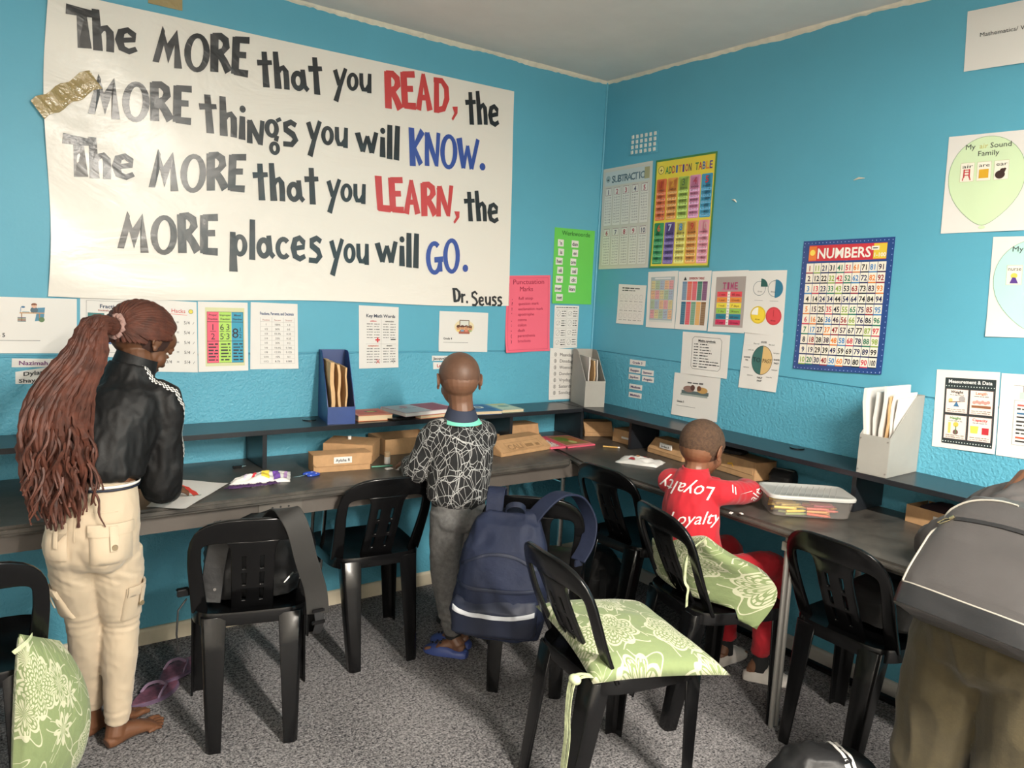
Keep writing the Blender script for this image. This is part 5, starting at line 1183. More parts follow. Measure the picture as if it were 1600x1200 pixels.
# on the nearest chair, nearly flat
GQ = [Vector(p) for p in ((-.225, -.150, .50), (-.20, .255, .455), (.300, .200, .448), (.195, -.205, .455))]
MG_ = RZ(-1.704, (-1.312, -1.650, 0))
def pg(u, v, s_):
    p = bil([Vector(q) for q in GQ], u, v); e = puff(u, v); h = (.066 if s_ > 0 else -.006) * e + (.006 * noise.noise((u * 5, v * 5, 2)) if s_ > 0 else 0) * e
    k = .06 * (u - .5) * (1 - 4 * (v - .5) ** 2); l = .06 * (v - .5) * (1 - 4 * (u - .5) ** 2)
    p = Vector((p.x - l * .6, p.y - k * .6, max(p.z + h, .4465))); return MG_ @ p
cg = cushion('pale green medallion cushion lying on the seat of the nearest chair', pg, (.1, .2))
tie_strap(cg, [MG_ @ Vector(p) for p in ((.165, -.185, .462), (.158, -.225, .470), (.156, -.252, .455), (.160, -.262, .39), (.168, -.266, .30), (.160, -.266, .21), (.163, -.266, .155))], .014, (.0, 1, 0))
tie_strap(cg, [MG_ @ Vector(p) for p in ((.175, -.185, .462), (.172, -.225, .468), (.172, -.252, .452), (.182, -.268, .38), (.186, -.266, .30), (.176, -.266, .21), (.174, -.266, .17))], .012, (.2, 1, 0))
mbk = MB().ell(Vector(MG_ @ Vector((.165, -.245, .462))) - Vector(cg.location), (.016, .020, .014), None, 14, 10); mbk.build('tie_knot', TIE, cg, smooth=True)
# squeezed between the person in red and his chair back
MF_ = RZ(-1.843, (-.685, -1.505, 0))
FQ = [Vector(p) for p in ((-.175, -.110, .452), (-.185, -.150, .590), (.140, -.135, .700), (.262, .010, .405))]
def pf(u, v, s_):
    q0, q1, q2, q3 = FQ   # u: bottom->top, v: left->right
    p = (q0 * (1 - u) + q1 * u) * (1 - v) + (q3 * (1 - u) + q2 * u) * v
    e = puff(u, v, .34); w_ = u ** .66; bul = (4 * w_ * (1 - w_)) ** 2.2 * v ** 5
    n_ = Vector((-.10, .90, .42)).normalized()
    p = p + n_ * (.050 * e * s_) + Vector((.015, .135, .035)) * bul + Vector((0, .02, .03)) * noise.noise((u * 3, v * 3, 7)) * e
    low = .4465 if abs(p.x) < .19 else .38
    p.z = max(p.z, low); return MF_ @ p
cfz = cushion('green medallion cushion squashed behind the seated person on his chair', pf, (1.35, .75), .7)
tie_strap(cfz, [MF_ @ Vector(p) for p in ((.140, -.135, .698), (.148, -.205, .65), (.150, -.215, .56), (.158, -.205, .53), (.156, -.205, .50), (.150, -.200, .46))], .014, (1, .2, 0))
tie_strap(cfz, [MF_ @ Vector(p) for p in ((.140, -.135, .698), (.130, -.205, .63), (.140, -.212, .56), (.156, -.208, .535))], .012, (1, .2, 0))
# hanging at the side of the chair on the left edge
AQ = [Vector(p) for p in ((-2.845, -1.030, .130), (-2.690, -.93, .100), (-2.715, -.90, .480), (-2.815, -.99, .560))]
def pa(u, v, s_):
    p = bil(AQ, u, v); e = puff(u, v, .4); n_ = Vector((-.35, .93, .0)).normalized() * -1
    p = p + Vector((.35, -.2, 0)) * (.075 * e * s_) * .0 + n_ * (-.065) * e * s_ * -1 + Vector((.05, 0, 0)) * (4 * v * (1 - v)) * u; return p
ca = cushion('green medallion cushion hanging at the left edge, between chair and cream trousers', pa, (2.1, 1.25), .2)
tie_strap(ca, [(-2.785, -1.00, .555), (-2.80, -1.03, .55), (-2.83, -1.035, .53)], .012, (0, 0, 1))
# ---------------------------------------------------------------- surface patches (pockets, stripes, lettering on cloth)
def bvh(o):
    return BVHTree.FromPolygons([o.matrix_basis @ v.co + (Vector(o.parent.location) if o.parent else Vector()) for v in o.data.vertices], [tuple(p.vertices) for p in o.data.polygons])
def cast(B, o, d, off=0, far=.6):
    h, n, i, dd = B.ray_cast(Vector(o), Vector(d), far)
    if h is None:
        h, n, i, dd = B.find_nearest(Vector(o) + Vector(d) * .1)
    if n.dot(Vector(d)) > 0: n = -n
    return h + n * off, n
def patch(name, B, c, d, u, v, wd, ht, off, th, mat, parent, nu=8, nv=8, shape=None, smooth=True):
    """a cloth patch of wd x ht laid on the surface B; cast along d from the plane at c"""
    c, d, u, v = Vector(c), Vector(d).normalized(), Vector(u).normalized(), Vector(v).normalized(); mb = MB()
    for l in (0, 1):
        for j in range(nv + 1):
            for i in range(nu + 1):
                a = i / nu - .5; b = j / nv - .5
                if shape: a, b = shape(a, b)
                h, n = cast(B, c + u * a * wd + v * b * ht, d); mb.v.append(h - d * (off + th * l * (1 if .0 < i < nu and 0 < j < nv else .75)))
    W = nu + 1; K = W * (nv + 1)
    for j in range(nv):
        for i in range(nu): a = j * W + i; mb.f += [(a, a + W, a + W + 1, a + 1), (K + a, K + a + 1, K + a + W + 1, K + a + W)]
    rim = [i for i in range(nu)] + [nu + j * W for j in range(nv)] + [nv * W + nu - i for i in range(nu)] + [(nv - j) * W for j in range(nv)]
    for a, b in zip(rim, rim[1:] + rim[:1]): mb.f.append((a, b, b + K, a + K))
    o = mb.build(name, mat, parent, smooth=smooth, sharp=60)
    if parent: o.location = -Vector(parent.location)
    return o
# ---------------------------------------------------------------- bags
NAVY = M('navy_polyester', (.0085, .013, .033), .7, var=.15, vs=8, bs=.45, bsc=22, bd=.008, spec=.3)
NAVYD = M('navy_dark_polyester', (.006, .010, .027), .6, bs=.2, bsc=30)
REFL = M('reflective_strip', (.50, .52, .55), .35)
ML = RZ(-.75, (-1.078, -.949, 0))
bp = thing('backpack', 'navy school backpack with grey reflective strip hanging on a chair back', 'backpack', (-1.30, -1.12, .28))
def L(*p): return ML @ Vector(p)
def addw(o, par): o.location = Vector(o.location) - Vector(par.location); return o
b1 = addw(soft('body', [(.285, -.095, -.345, .095, .045), (.30, -.095, -.352, .150, .082), (.38, -.092, -.362, .168, .098), (.50, -.085, -.365, .160, .098), (.62, -.078, -.350, .145, .080), (.70, -.070, -.335, .115, .052), (.735, -.065, -.325, .08, .025)], NAVY, bp, ML, e=.62, nu=64, nv=50, disp=fold(.011, 11, 4, (1, 1, .7))), bp)
addw(soft('front_pocket', [(.315, -.098, -.425, .10, .025), (.33, -.098, -.430, .145, .045), (.42, -.096, -.438, .152, .048), (.455, -.094, -.425, .14, .030)], NAVYD, bp, ML, e=.6, nu=48, nv=20, disp=fold(.007, 14, 8)), bp)
BB = BVHTree.FromPolygons([v.co + Vector((0, 0, 0)) for o_ in (b1,) for v in o_.data.vertices], [tuple(p.vertices) for p in b1.data.polygons])
fp = bp.children[1]; BF = BVHTree.FromPolygons([v.co for v in fp.data.vertices], [tuple(p.vertices) for p in fp.data.polygons])
dn = (ML.to_3x3() @ Vector((0, 1, 0))); un = ML.to_3x3() @ Vector((1, 0, 0))
patch('reflective_strip', BF, L(-.097, -.60, .415), dn, un, (0, 0, 1), .285, .016, .001, .002, REFL, bp, 24, 2, shape=lambda a, b: (a, b - 1.1 * (1 - 4 * a * a) + .4))
patch('zip_flap', BB, L(-.085, -.60, .590), dn, un, (0, 0, 1), .27, .010, .001, .004, NAVYD, bp, 20, 2, shape=lambda a, b: (a, b + 5 * (1 - 4 * a * a) - 3))
patch('zip_flap', BB, L(-.09, -.60, .500), dn, un, (0, 0, 1), .29, .012, .001, .005, NAVYD, bp, 20, 2, shape=lambda a, b: (a, b - .8 * (1 - 4 * a * a)))
def bst(name, pts, w_, th, up, mat=NAVY): return addw(strap(name, [L(*p) for p in pts], w_, th, mat, bp, ML.to_3x3() @ Vector(up)), bp)
bst('shoulder_strap', [(-.130, -.335, .68), (-.128, -.325, .74), (-.128, -.305, .785), (-.128, -.270, .800), (-.130, -.215, .772), (-.135, -.18, .68), (-.14, -.17, .56)], .062, .008, (1, 0, 0))
bst('shoulder_strap', [(.000, -.335, .70), (.030, -.325, .745), (.072, -.300, .785), (.115, -.265, .797), (.165, -.215, .770), (.208, -.20, .69), (.205, -.225, .61), (.175, -.27, .555)], .060, .008, (.8, -.5, 0))
bst('carry_handle', [(-.085, -.335, .735), (-.080, -.350, .755), (-.060, -.362, .768), (-.035, -.360, .768), (-.020, -.345, .755), (-.018, -.330, .735)], .022, .005, (0, 1, .8), NAVYD)
addw(MB().box(-.018, -.004, -.012, .018, .004, .012).build('strap_buckle', NAVYD, bp, bev=.002), bp).location = L(.178, -.275, .548) - Vector(bp.location)
# black bag on the chair by the girl
MBB = RZ(-.272, (-2.125, -.705, 0)); bb = thing('backpack', 'black backpack slumped on a chair seat, one strap over the chair back', 'backpack', (-2.125, -.705, .44))
def LB(*p): return MBB @ Vector(p)
addw(soft('body', [(.445, .03, .01, .10, .06), (.455, .03, .01, .155, .10), (.55, .02, .01, .165, .10), (.66, .0, -.02, .15, .085), (.70, .0, -.03, .10, .05)], BLACKC, bb, MBB, e=.6, nu=48, nv=36, disp=fold(.022, 9, 2)), bb)
addw(strap('shoulder_strap', [LB(*p) for p in ((.02, -.05, .66), (.06, -.16, .74), (.085, -.225, .788), (.105, -.275, .790), (.130, -.300, .74), (.155, -.300, .64), (.185, -.285, .54), (.195, -.280, .455))], .070, .006, M('charcoal_strap', (.022, .021, .020), .6, bs=.2, bsc=60), bb, MBB.to_3x3() @ Vector((1, -.2, .1))), bb)
addw(strap('webbing', [LB(*p) for p in ((.195, -.285, .47), (.20, -.285, .43), (.195, -.28, .40), (.19, -.275, .385))], .030, .003, BLACKC, bb, (1, 0, 0)), bb)
for z in (.47, .43): addw(MB().box(-.022, -.003, -.006, .022, .003, .006).build('buckle', PLASTIC, bb, bev=.002), bb).location = LB(.196, -.290, z) - Vector(bb.location)
addw(strap('strap_flap', [LB(*p) for p in ((-.10, -.11, .66), (-.115, -.12, .58), (-.125, -.125, .50), (-.13, -.13, .462))], .065, .005, BLACKC, bb, MBB.to_3x3() @ Vector((1, 0, 0))), bb)
addw(MB().tube([LB(-.115, -.128, .505), LB(-.1155, -.132, .505)], .005, 12).build('snap', CHROME, bb), bb)
addw(MB().tube([LB(.10, -.11, .50), LB(.13, -.09, .525), (LB(.16, -.05, .51))], .004, 6).build('zip', CHROME, bb, smooth=True), bb)
addw(MB().tube([LB(-.20, -.10, .47), LB(-.225, -.12, .44), LB(-.23, -.12, .36), LB(-.225, -.115, .30)], .003, 6).build('cord', BLACKC, bb, smooth=True), bb)
addw(MB().box(-.02, -.012, -.012, .02, .012, .012).build('side_buckle', PLASTIC, bb, bev=.003), bb).location = LB(-.21, -.13, .505) - Vector(bb.location)
def floorbag(label, loc, rz, w_, d, h, seed, name='backpack'):
    t = thing(name, label, 'bag', loc, rz)
    b = soft('body', [(.0, 0, 0, w_ * .42, d * .40), (h * .06, 0, 0, w_ / 2, d / 2), (h * .5, .01, 0, w_ * .5, d * .48), (h * .85, .0, .01, w_ * .36, d * .34), (h, -.01, 0, w_ * .18, d * .18)], BLACKC, t, None, e=.7, nu=48, nv=30, disp=fold(.016, 11, seed))
    for v in b.data.vertices: v.co.z = max(v.co.z, .001)
    strap('shoulder_strap', [(-w_ * .3, -d * .35, h * .7), (-w_ * .45, -d * .5, h * .5), (-w_ * .55, -d * .55, h * .15), (-w_ * .62, -d * .35, .006)], .035, .005, BLACKC, t, (0, 1, 0)); return t, b
floorbag('black cloth bag on the floor under the desk in the far corner', (-.33, -.52, 0), .3, .30, .22, .24, 3)
floorbag('low black bag on the floor behind the standing person\'s legs', (-1.08, -.46, 0), .2, .26, .18, .14, 6)
t, b = floorbag('black bag with two white stripes on the floor at the bottom edge', (-.885, -2.135, 0), -.55, .37, .24, .21, 9)
Bg = BVHTree.FromPolygons([v.co for v in b.data.vertices], [tuple(p.vertices) for p in b.data.polygons])
for x in (.035, .055):
    mb = MB(); P = []
    for k in range(15):
        y = .11 - .23 * k / 14; h, n_ = cast(Bg, (x, y, .4), (0, 0, -1), .002); P.append(h)
    o = strap('white_stripe', P[::2], .010, .002, PAPER, t, (1, 0, 0))
MB().tube([(-.19 + .035 * math.cos(k * .8), -.02 + .03 * math.sin(k * .8), .05 + .008 * k) for k in range(12)], .006, 6).build('cord', BLACKC, t, smooth=True)
MH_ = RZ(-1.62, (-.416, -1.962, .4465)); t = thing('backpack', 'black bag slumped on the seat of the chair beside the olive trousers', 'bag', (-.416, -1.962, .4465), -1.62)
soft('body', [(.0, .02, .05, .11, .07), (.01, .02, .05, .14, .10), (.09, .02, .06, .13, .09), (.15, .03, .07, .07, .05)], BLACKC, t, None, e=.7, nu=44, nv=26, disp=fold(.014, 12, 12))
# sandals beside the girl
def flipflop(label, loc, rz, tilt=0):
    t = thing('flip_flop', label, 'sandal', loc, rz); P = []
    for k in range(28):
        a = 2 * PI * k / 28; x = .105 * math.cos(a); y = (.040 + .008 * math.cos(a) - .010 * math.cos(2 * a)) * math.sin(a); P.append((x, y))
    MB().prism(P, 'z', 0, .014).build('sole', M('lilac_foam', (.13, .085, .14), .35, var=.25, vs=30), t, bev=.003)
    MB().prism([(x * .93, y * .88) for x, y in P], 'z', .0142, .0152).build('footbed', M('red_lilac_print', (.15, .055, .085), .3, var=.7, vs=28), t)
    for s_ in (-1, 1): strap('strap', [(.055, .0, .016), (.035, s_ * .020, .034), (.0, s_ * .036, .034), (-.025, s_ * .042, .014)], .012, .004, M('clear_lilac', (.22, .15, .22), .2), t, (0, 0, 1))
    return t
flipflop('purple and red flip flop lying right behind the bare toes', (-2.385, -.445, .0), .55)
flipflop('purple flip flop further from the bare feet, nearest the black chair leg', (-2.285, -.335, .014), .75)
# ---------------------------------------------------------------- people
def skinmat(name, c, rough=.5):
    m, n, b = nt(name); v = objc(n); f = noi(n, 14, 4, v)
    n.links.new(mixc(n, ramp(n, f, .3, .7), tuple(x * .86 for x in c), tuple(x * 1.1 for x in c)), b.inputs['Base Color'])
    b.inputs['Roughness'].default_value = rough; b.inputs['Subsurface Weight'].default_value = .08; b.inputs['Subsurface Radius'].default_value = (.02, .008, .004); b.inputs['Subsurface Scale'].default_value = .3
    bump(n, b, noi(n, 140, 3, v), .08, .002); return m
EYEW = M('eye_white', (.50, .46, .42), .35); IRIS = M('eye_brown', (.02, .012, .008), .15); NAIL = M('nail', (.45, .28, .22), .35)
def frame(F, up=(0, 0, 1)):
    F = Vector(F).normalized(); U = Vector(up); R_ = F.cross(U).normalized(); U = R_.cross(F).normalized()
    return Matrix((R_, F, U)).transposed()      # columns: right, forward, up
def head(mb, c, Fm, s=1.0):
    """skull, face, nose, ears, neck root; c = middle of the head, Fm = right/forward/up frame"""
    c = Vector(c)
    def P(x, y, z): return c + Fm @ (Vector((x, y, z)) * s)
    def E(x, y, z, a, b, h): mb.ell(P(x, y, z), (a * s, b * s, h * s), Fm, 20, 14)
    E(0, -.012, .022, .072, .088, .078); E(0, -.030, .0, .066, .066, .062); E(0, .024, -.028, .057, .054, .062); E(0, .038, -.062, .038, .036, .028); E(0, .063, -.077, .017, .013, .011); E(0, .044, .030, .057, .038, .037)
    E(0, .074, -.004, .0085, .014, .018); E(0, .082, -.016, .0095, .013, .014); E(0, .087, -.026, .0115, .0105, .0085)
    E(0, .074, -.0495, .0205, .0105, .0048); E(0, .072, -.0585, .0175, .0105, .0052); E(0, .064, -.053, .026, .014, .014)
    for q in (-1, 1):
        E(q * .010, .081, -.029, .0075, .0085, .0065); E(q * .030, .044, -.030, .028, .026, .028)
        E(q * .027, .068, .0165, .019, .009, .0055); E(q * .027, .0655, .0060, .0165, .0130, .0070); E(q * .027, .0650, -.0090, .0155, .0120, .0055)
        E(q * .075, -.008, -.004, .0055, .0145, .0230); E(q * .076, -.004, -.024, .0050, .0075, .0090)
        mb.tube([P(q * (.078 + .003 * math.sin(a * .6)), -.010 - .0145 * math.sin(a * .6 - .5), .000 + .0235 * math.cos(a * .6 - .5)) for a in range(0, 6)], .0036 * s, 8)
def eyes(c, Fm, s, par):
    c = Vector(c)
    for q in (-1, 1):
        mb = MB().ell(c + Fm @ (Vector((q * .027, .0645, -.001)) * s), (.0122 * s,) * 3, None, 16, 12); e = addw(mb.build('eye', EYEW, par, smooth=True), par)
        i = MB().ell(c + Fm @ (Vector((q * .027, .0722, -.0035)) * s), (.0056 * s, .0056 * s, .0056 * s), None, 12, 8).build('iris', IRIS, e, smooth=True)
def hand(mb, w0, d, pn, s=1.0, side=1, curl=.5):
    """wrist w0, direction d towards the fingers, pn = palm normal (palm faces +pn), side = where the thumb leaves"""
    w0 = Vector(w0); d = Vector(d).normalized(); pn = (Vector(pn) - d * d.dot(Vector(pn))).normalized(); a = d.cross(pn) * side
    def P(f, l, h): return w0 + (d * f + a * l + pn * h) * s
    mb.tube([P(-.02, 0, 0), P(.0, 0, 0), P(.022, 0, 0), P(.050, -.001, 0), P(.066, -.002, 0), P(.074, -.002, 0)], [(.020 * s, .015 * s), (.021 * s, .014 * s), (.028 * s, .013 * s), (.032 * s, .012 * s), (.031 * s, .010 * s), (.026 * s, .006 * s)], 14, up=tuple(pn))
    for k, (l, ln) in enumerate(((.027, .056), (.0095, .064), (-.0085, .060), (-.0255, .046))):
        c1 = curl * (.5 + .12 * k); p0 = P(.060, l, 0); u = d; pts = [P(.045, l * .9, 0), p0]; ang = 0; q = p0
        for j, fr in enumerate((.42, .32, .26)):
            ang += c1 * (.8 if j == 0 else 1.0); q = q + (d * math.cos(ang) + pn * math.sin(ang) + a * (l * 1.6)) * ln * fr * s; pts.append(q)
        r_ = .0074 * s; mb.tube(pts, [r_ * 1.05, r_ * 1.05, r_ * .98, r_ * .9, r_ * .68], 8); mb.ell(pts[-1], (r_ * .7,) * 3, None, 8, 6)
    t0 = P(.012, .018, .002); t1 = P(.034, .040, .010); t2 = P(.052, .048, .018); t3 = P(.066, .048, .026)
    mb.tube([P(.004, .008, 0), t0, t1, t2, t3], [.010 * s, .011 * s, .0095 * s, .0085 * s, .006 * s], 8); mb.ell(t3, (.0062 * s,) * 3, None, 8, 6)
def foot(mb, an, heel, toe, s=1.0, side=1, toes=True):
    """an = ankle, heel and toe tip on the floor; side = +1 when the big toe lies to the left of heel->toe"""
    an, heel, toe = Vector(an), Vector(heel), Vector(toe); d = (toe - heel); Lf = d.length; d.normalize(); a = Vector((-d.y, d.x, 0)) * side
    def P(f, l, h): return heel + d * (f * Lf) + a * (l * s) + Vector((0, 0, h * s))
    mb.tube([an + Vector((0, 0, .05 * s)), an, P(.17, 0, .040), P(.16, 0, .020)], [.030 * s, .030 * s, .031 * s, .020 * s], 14)
    mb.tube([P(.03, 0, .022), P(.10, 0, .026), P(.30, -.003, .040), P(.50, -.002, .034), P(.68, .002, .022), P(.80, .003, .014)], [(.018 * s, .018 * s), (.026 * s, .024 * s), (.026 * s, .032 * s), (.032 * s, .024 * s), (.038 * s, .017 * s), (.034 * s, .011 * s)], 16, up=(0, 0, 1))
    for k, (l, f0, f1, r_) in enumerate(((.0275, .76, 1.0, .0108), (.0095, .78, 1.02, .0070), (-.0055, .76, .975, .0066), (-.0195, .73, .92, .0063), (-.0325, .69, .86, .0062))):
        mb.tube([P(f0 - .06, l * .9, .012), P(f0, l, .013), P((f0 + f1) / 2, l, .014), P(f1 - .02, l, .009)], [r_ * s * .9, r_ * s, r_ * s * 1.0, r_ * s * .85], 8); mb.ell(P(f1 - .03, l, .009), (r_ * s, r_ * s, r_ * s * .8), None, 8, 6)
def limb(mb, pts, r, n=14, up=None):
    # smooth the joint chain
    pts = [Vector(p) for p in pts]; Q = []; RR = []
    for i in range(len(pts) - 1):
        p0, p1, p2, p3 = pts[max(i - 1, 0)], pts[i], pts[i + 1], pts[min(i + 2, len(pts) - 1)]
        for k in range(4):
            t = k / 4; Q.append(.5 * ((2 * p1) + (p2 - p0) * t + (2 * p0 - 5 * p1 + 4 * p2 - p3) * t * t + (3 * p1 - p0 - 3 * p2 + p3) * t ** 3))
            a, b = r[i], r[i + 1]; RR.append(tuple(x + (y - x) * t for x, y in zip(a, b)) if hasattr(a, '__len__') else a + (b - a) * t)
    Q.append(pts[-1]); RR.append(r[-1]); mb.tube(Q, RR, n, up=up); return mb
def person(label, loc): return thing('person', label, 'person', loc)
def place(o, par): o.location = Vector(o.location) - Vector(par.location); return o
def clothtext(B, par, txt, c, d, u, v, size, mat, bold=True, shear=.3, name='lettering', off=.0015):
    c, d, u, v = Vector(c), Vector(d).normalized(), Vector(u).normalized(), Vector(v).normalized(); V_ = []; Fc = []
    W = sum(glyph(ch, bold)[2] for ch in txt); x0 = -W / 2
    for ch in txt:
        vv, ff, ad = glyph(ch, bold); k = len(V_)
        for p in vv: V_.append(((x0 + p[0] + shear * p[1]) * size, (p[1] - .35) * size))
        Fc += [tuple(i + k for i in f) for f in ff]; x0 += ad
    me = pyd([(a, b, 0) for a, b in V_], Fc); bm = bmesh.new(); bm.from_mesh(me)
    for ax in (0, 1):
        for i in range(-30, 31):
            t = i * .008; no = Vector((1, 0, 0)) if ax == 0 else Vector((0, 1, 0))
            bmesh.ops.bisect_plane(bm, geom=bm.verts[:] + bm.edges[:] + bm.faces[:], plane_co=no * t, plane_no=no)
    bm.to_mesh(me); bm.free()
    for p in me.vertices:
        h, n_ = cast(B, c + u * p.co.x + v * p.co.y, d); p.co = h - d * off
    return place(new(name, me, mat, par), par)

# ================= girl with long braids, standing at the back desk
gl = person('person in black jacket and cream trousers, long reddish braids, bent over the back desk', (-2.58, -.72, 0))
SK1 = skinmat('brown_skin', (.125, .052, .024)); 
FH = Vector((.80, .36, -.62)).normalized(); HM = frame(FH, (.05, .05, 1)); HC = Vector((-2.452, -.675, 1.300))
mb = MB(); head(mb, HC, HM, 1.10)
limb(mb, [HC + HM @ Vector((0, -.02, -.03)), (-2.478, -.725, 1.235), (-2.500, -.745, 1.18), (-2.505, -.745, 1.10)], [.046, .044, .048, .06])
limb(mb, [(-2.505, -.745, 1.16), (-2.53, -.76, 1.05), (-2.575, -.79, .92), (-2.61, -.80, .80), (-2.61, -.79, .70)], [(.10, .06), (.11, .07), (.085, .065), (.095, .07), (.08, .06)], 18, up=(.60, .78, 0))
for sh, el, wr in (((-2.425, -.785, 1.135), (-2.425, -.745, .865), (-2.350, -.545, .785)), ((-2.595, -.665, 1.145), (-2.50, -.49, .885), (-2.395, -.455, .785))):
    limb(mb, [(-2.505, -.735, 1.15), sh, (Vector(sh) + Vector(el)) / 2, el, (Vector(el) + Vector(wr)) / 2, wr], [.045, .045, .036, .032, .028, .021])
hand(mb, (-2.350, -.545, .785), (.35, .8, -.16), (0, 0, -1), .95, -1, .5); hand(mb, (-2.395, -.455, .785), (.6, .3, -.16), (0, 0, -1), .95, 1, .45)
for hp, kn, an, he, to, sd in (((-2.545, -.80, .68), (-2.535, -.735, .44), (-2.545, -.690, .080), (-2.585, -.712, 0), (-2.392, -.632, 0), 1), ((-2.675, -.77, .68), (-2.640, -.70, .45), (-2.606, -.600, .080), (-2.640, -.612, 0), (-2.435, -.520, 0), -1)):
    limb(mb, [hp, (Vector(hp) + Vector(kn)) / 2, kn, (Vector(kn) * .6 + Vector(an) * .4), an], [.052, .050, .040, .036, .027]); foot(mb, an, he, to, 1.0, sd)
place(grow('body', mb, SK1, gl, .0030, 2), gl); eyes(HC, HM, 1.065, gl)
TRC = M('cream_twill', (.48, .385, .275), .75, bs=.12, bsc=220, bd=.001, sheen=.2)
mb = MB()
limb(mb, [(-2.600, -.795, .905), (-2.605, -.80, .84), (-2.612, -.80, .76), (-2.612, -.795, .69), (-2.61, -.79, .655)], [(.106, .080), (.119, .090), (.129, .100), (.122, .094), (.09, .065)], 26, up=(.60, .78, 0))
for q in (-1, 1):
    c = Vector((-2.612, -.80, .725)) + Vector((.78, -.60, 0)) * .054 * q + Vector((-.60, -.78, 0)) * .040; mb.ell(c, (.068, .068, .082))
for hp, kn, cf in (((-2.556, -.812, .69), (-2.535, -.740, .44), (-2.545, -.692, .085)), ((-2.664, -.775, .69), (-2.632, -.705, .455), (-2.605, -.603, .110))):
    hp, kn, cf = Vector(hp), Vector(kn), Vector(cf); limb(mb, [hp, hp * .6 + kn * .4, hp * .25 + kn * .75, kn, kn * .7 + cf * .3, kn * .35 + cf * .65, cf], [.072, .070, .058, .051, .053, .045, .037], 20)
def gdisp(c, n):
    a = fold(.0035, 14, 3, (1, 1, .8))(c, n)
    for z0, am in ((.445, .0045), (.12, .004)):
        a += am * .55 * math.exp(-((c.z - z0) / .04) ** 2) * (noise.noise(Vector((c.x * 9, c.y * 9, c.z * 75))) + .25 * math.sin(c.z * 230 + noise.noise(c * 14) * 5))
    a += .004 * math.exp(-((c.z - .62) / .03) ** 2) * noise.noise(Vector((c.x * 12, c.y * 12, c.z * 60 + c.x * 30)))
    return a
trg = place(grow('trousers', mb, TRC, gl, .0055, 3, gdisp), gl); Bt = bvh(trg)
def pocket(c, d, u, wd, ht, btn=True, tilt=0):
    d = Vector(d).normalized(); u = Vector(u).normalized(); v = Vector((0, 0, 1)) + u * tilt
    patch('pocket', Bt, c, d, u, v, wd, ht, .0, .010, TRC, gl, 10, 10)
    patch('pocket_flap', Bt, Vector(c) + Vector((0, 0, ht * .40)), d, u, v, wd * 1.08, ht * .30, .009, .006, TRC, gl, 10, 4)
    patch('pocket_tab', Bt, Vector(c) + Vector((0, 0, ht * .20)) + u * wd * .04, d, u, v, wd * .20, ht * .62, .015, .004, TRC, gl, 4, 6)
    if btn:
        h, n_ = cast(Bt, Vector(c) + Vector((0, 0, -ht * .02)) + u * wd * .04, d, .0); o = place(MB().tube([h - d * .018, h - d * .023], [.0085, .0075], 14).build('button', M('brass_button', (.30, .24, .15), .35, .6), gl, smooth=True), gl)
rb = Vector((.60, .78, 0))
pocket((-2.591, -1.10, .742), (.05, 1, 0), (1, -.05, 0), .112, .108)
pocket((-2.760, -1.05, .748), (.22, 1, 0), (1, -.22, 0), .060, .105, False)
pocket((-2.415, -1.00, .520), (-.42, .9, 0), (.9, .42, 0), .085, .115, True, -.1)
pocket((-2.95, -.86, .53), (1, .45, 0), (-.45, 1, 0), .06, .10, False)
patch('yoke_seam', Bt, Vector((-2.612, -.80, .832)) - rb * .3, rb, (.78, -.60, 0), (0, 0, 1), .20, .003, .0005, .002, TRC, gl, 16, 1)
patch('back_seam', Bt, Vector((-2.612, -.80, .79)) - rb * .3, rb, (.78, -.60, 0), (0, 0, 1), .003, .08, .0005, .002, TRC, gl, 1, 8)
JK = M('black_jacket_nylon', (.0055, .0055, .006), .6, bs=.3, bsc=26, bd=.008, spec=.35); mb = MB()
limb(mb, [(-2.600, -.790, .905), (-2.598, -.787, .93), (-2.582, -.778, 1.00), (-2.545, -.762, 1.08), (-2.515, -.748, 1.145), (-2.505, -.742, 1.19), (-2.497, -.738, 1.235)], [(.112, .088), (.130, .104), (.132, .110), (.138, .108), (.125, .088), (.080, .062), (.060, .050)], 26, up=(.60, .78, 0))
for sh, el, wr, rs in (((-2.418, -.792, 1.128), (-2.418, -.748, .860), (-2.355, -.565, .785), 1), ((-2.600, -.660, 1.140), (-2.50, -.49, .885), (-2.405, -.468, .790), 0)):
    sh, el, wr = Vector(sh), Vector(el), Vector(wr)
    limb(mb, [(-2.505, -.745, 1.150), sh, sh * .66 + el * .34, sh * .3 + el * .7, el, el * .5 + wr * .5, wr], [.052, .056, .058, .060, .060, .048, .032], 20)
def jd(c, n): return fold(.0085, 8, 11, (1, 1, .55))(c, n) + fold(.005, 19, 5, (1, 1, .5))(c, n) + .003 * math.exp(-((c.z - .93) / .03) ** 2) * math.sin(c.x * 160)
jk = place(grow('jacket', mb, JK, gl, .0055, 3, jd), gl); Bj = bvh(jk)
mb = MB(); R = [];
for k in range(5): R.append([(-2.492 + .061 * math.cos(a * PI / 12) * (1 - .02 * k) + .004 * k, -.734 + .058 * math.sin(a * PI / 12) + .003 * k, 1.215 + .011 * k - .10 * (.8 * .061 * math.cos(a * PI / 12)) * 4) for a in range(24)])
mb.rings(R, cap=False); mb2 = MB().rings([[(Vector(p) - Vector((-2.492, -.734, p[2]))) * .93 + Vector((-2.492, -.734, p[2])) for p in r_] for r_ in R], cap=False); mb.add(mb2.v, mb2.f); place(mb.build('collar', JK, gl, smooth=True), gl)
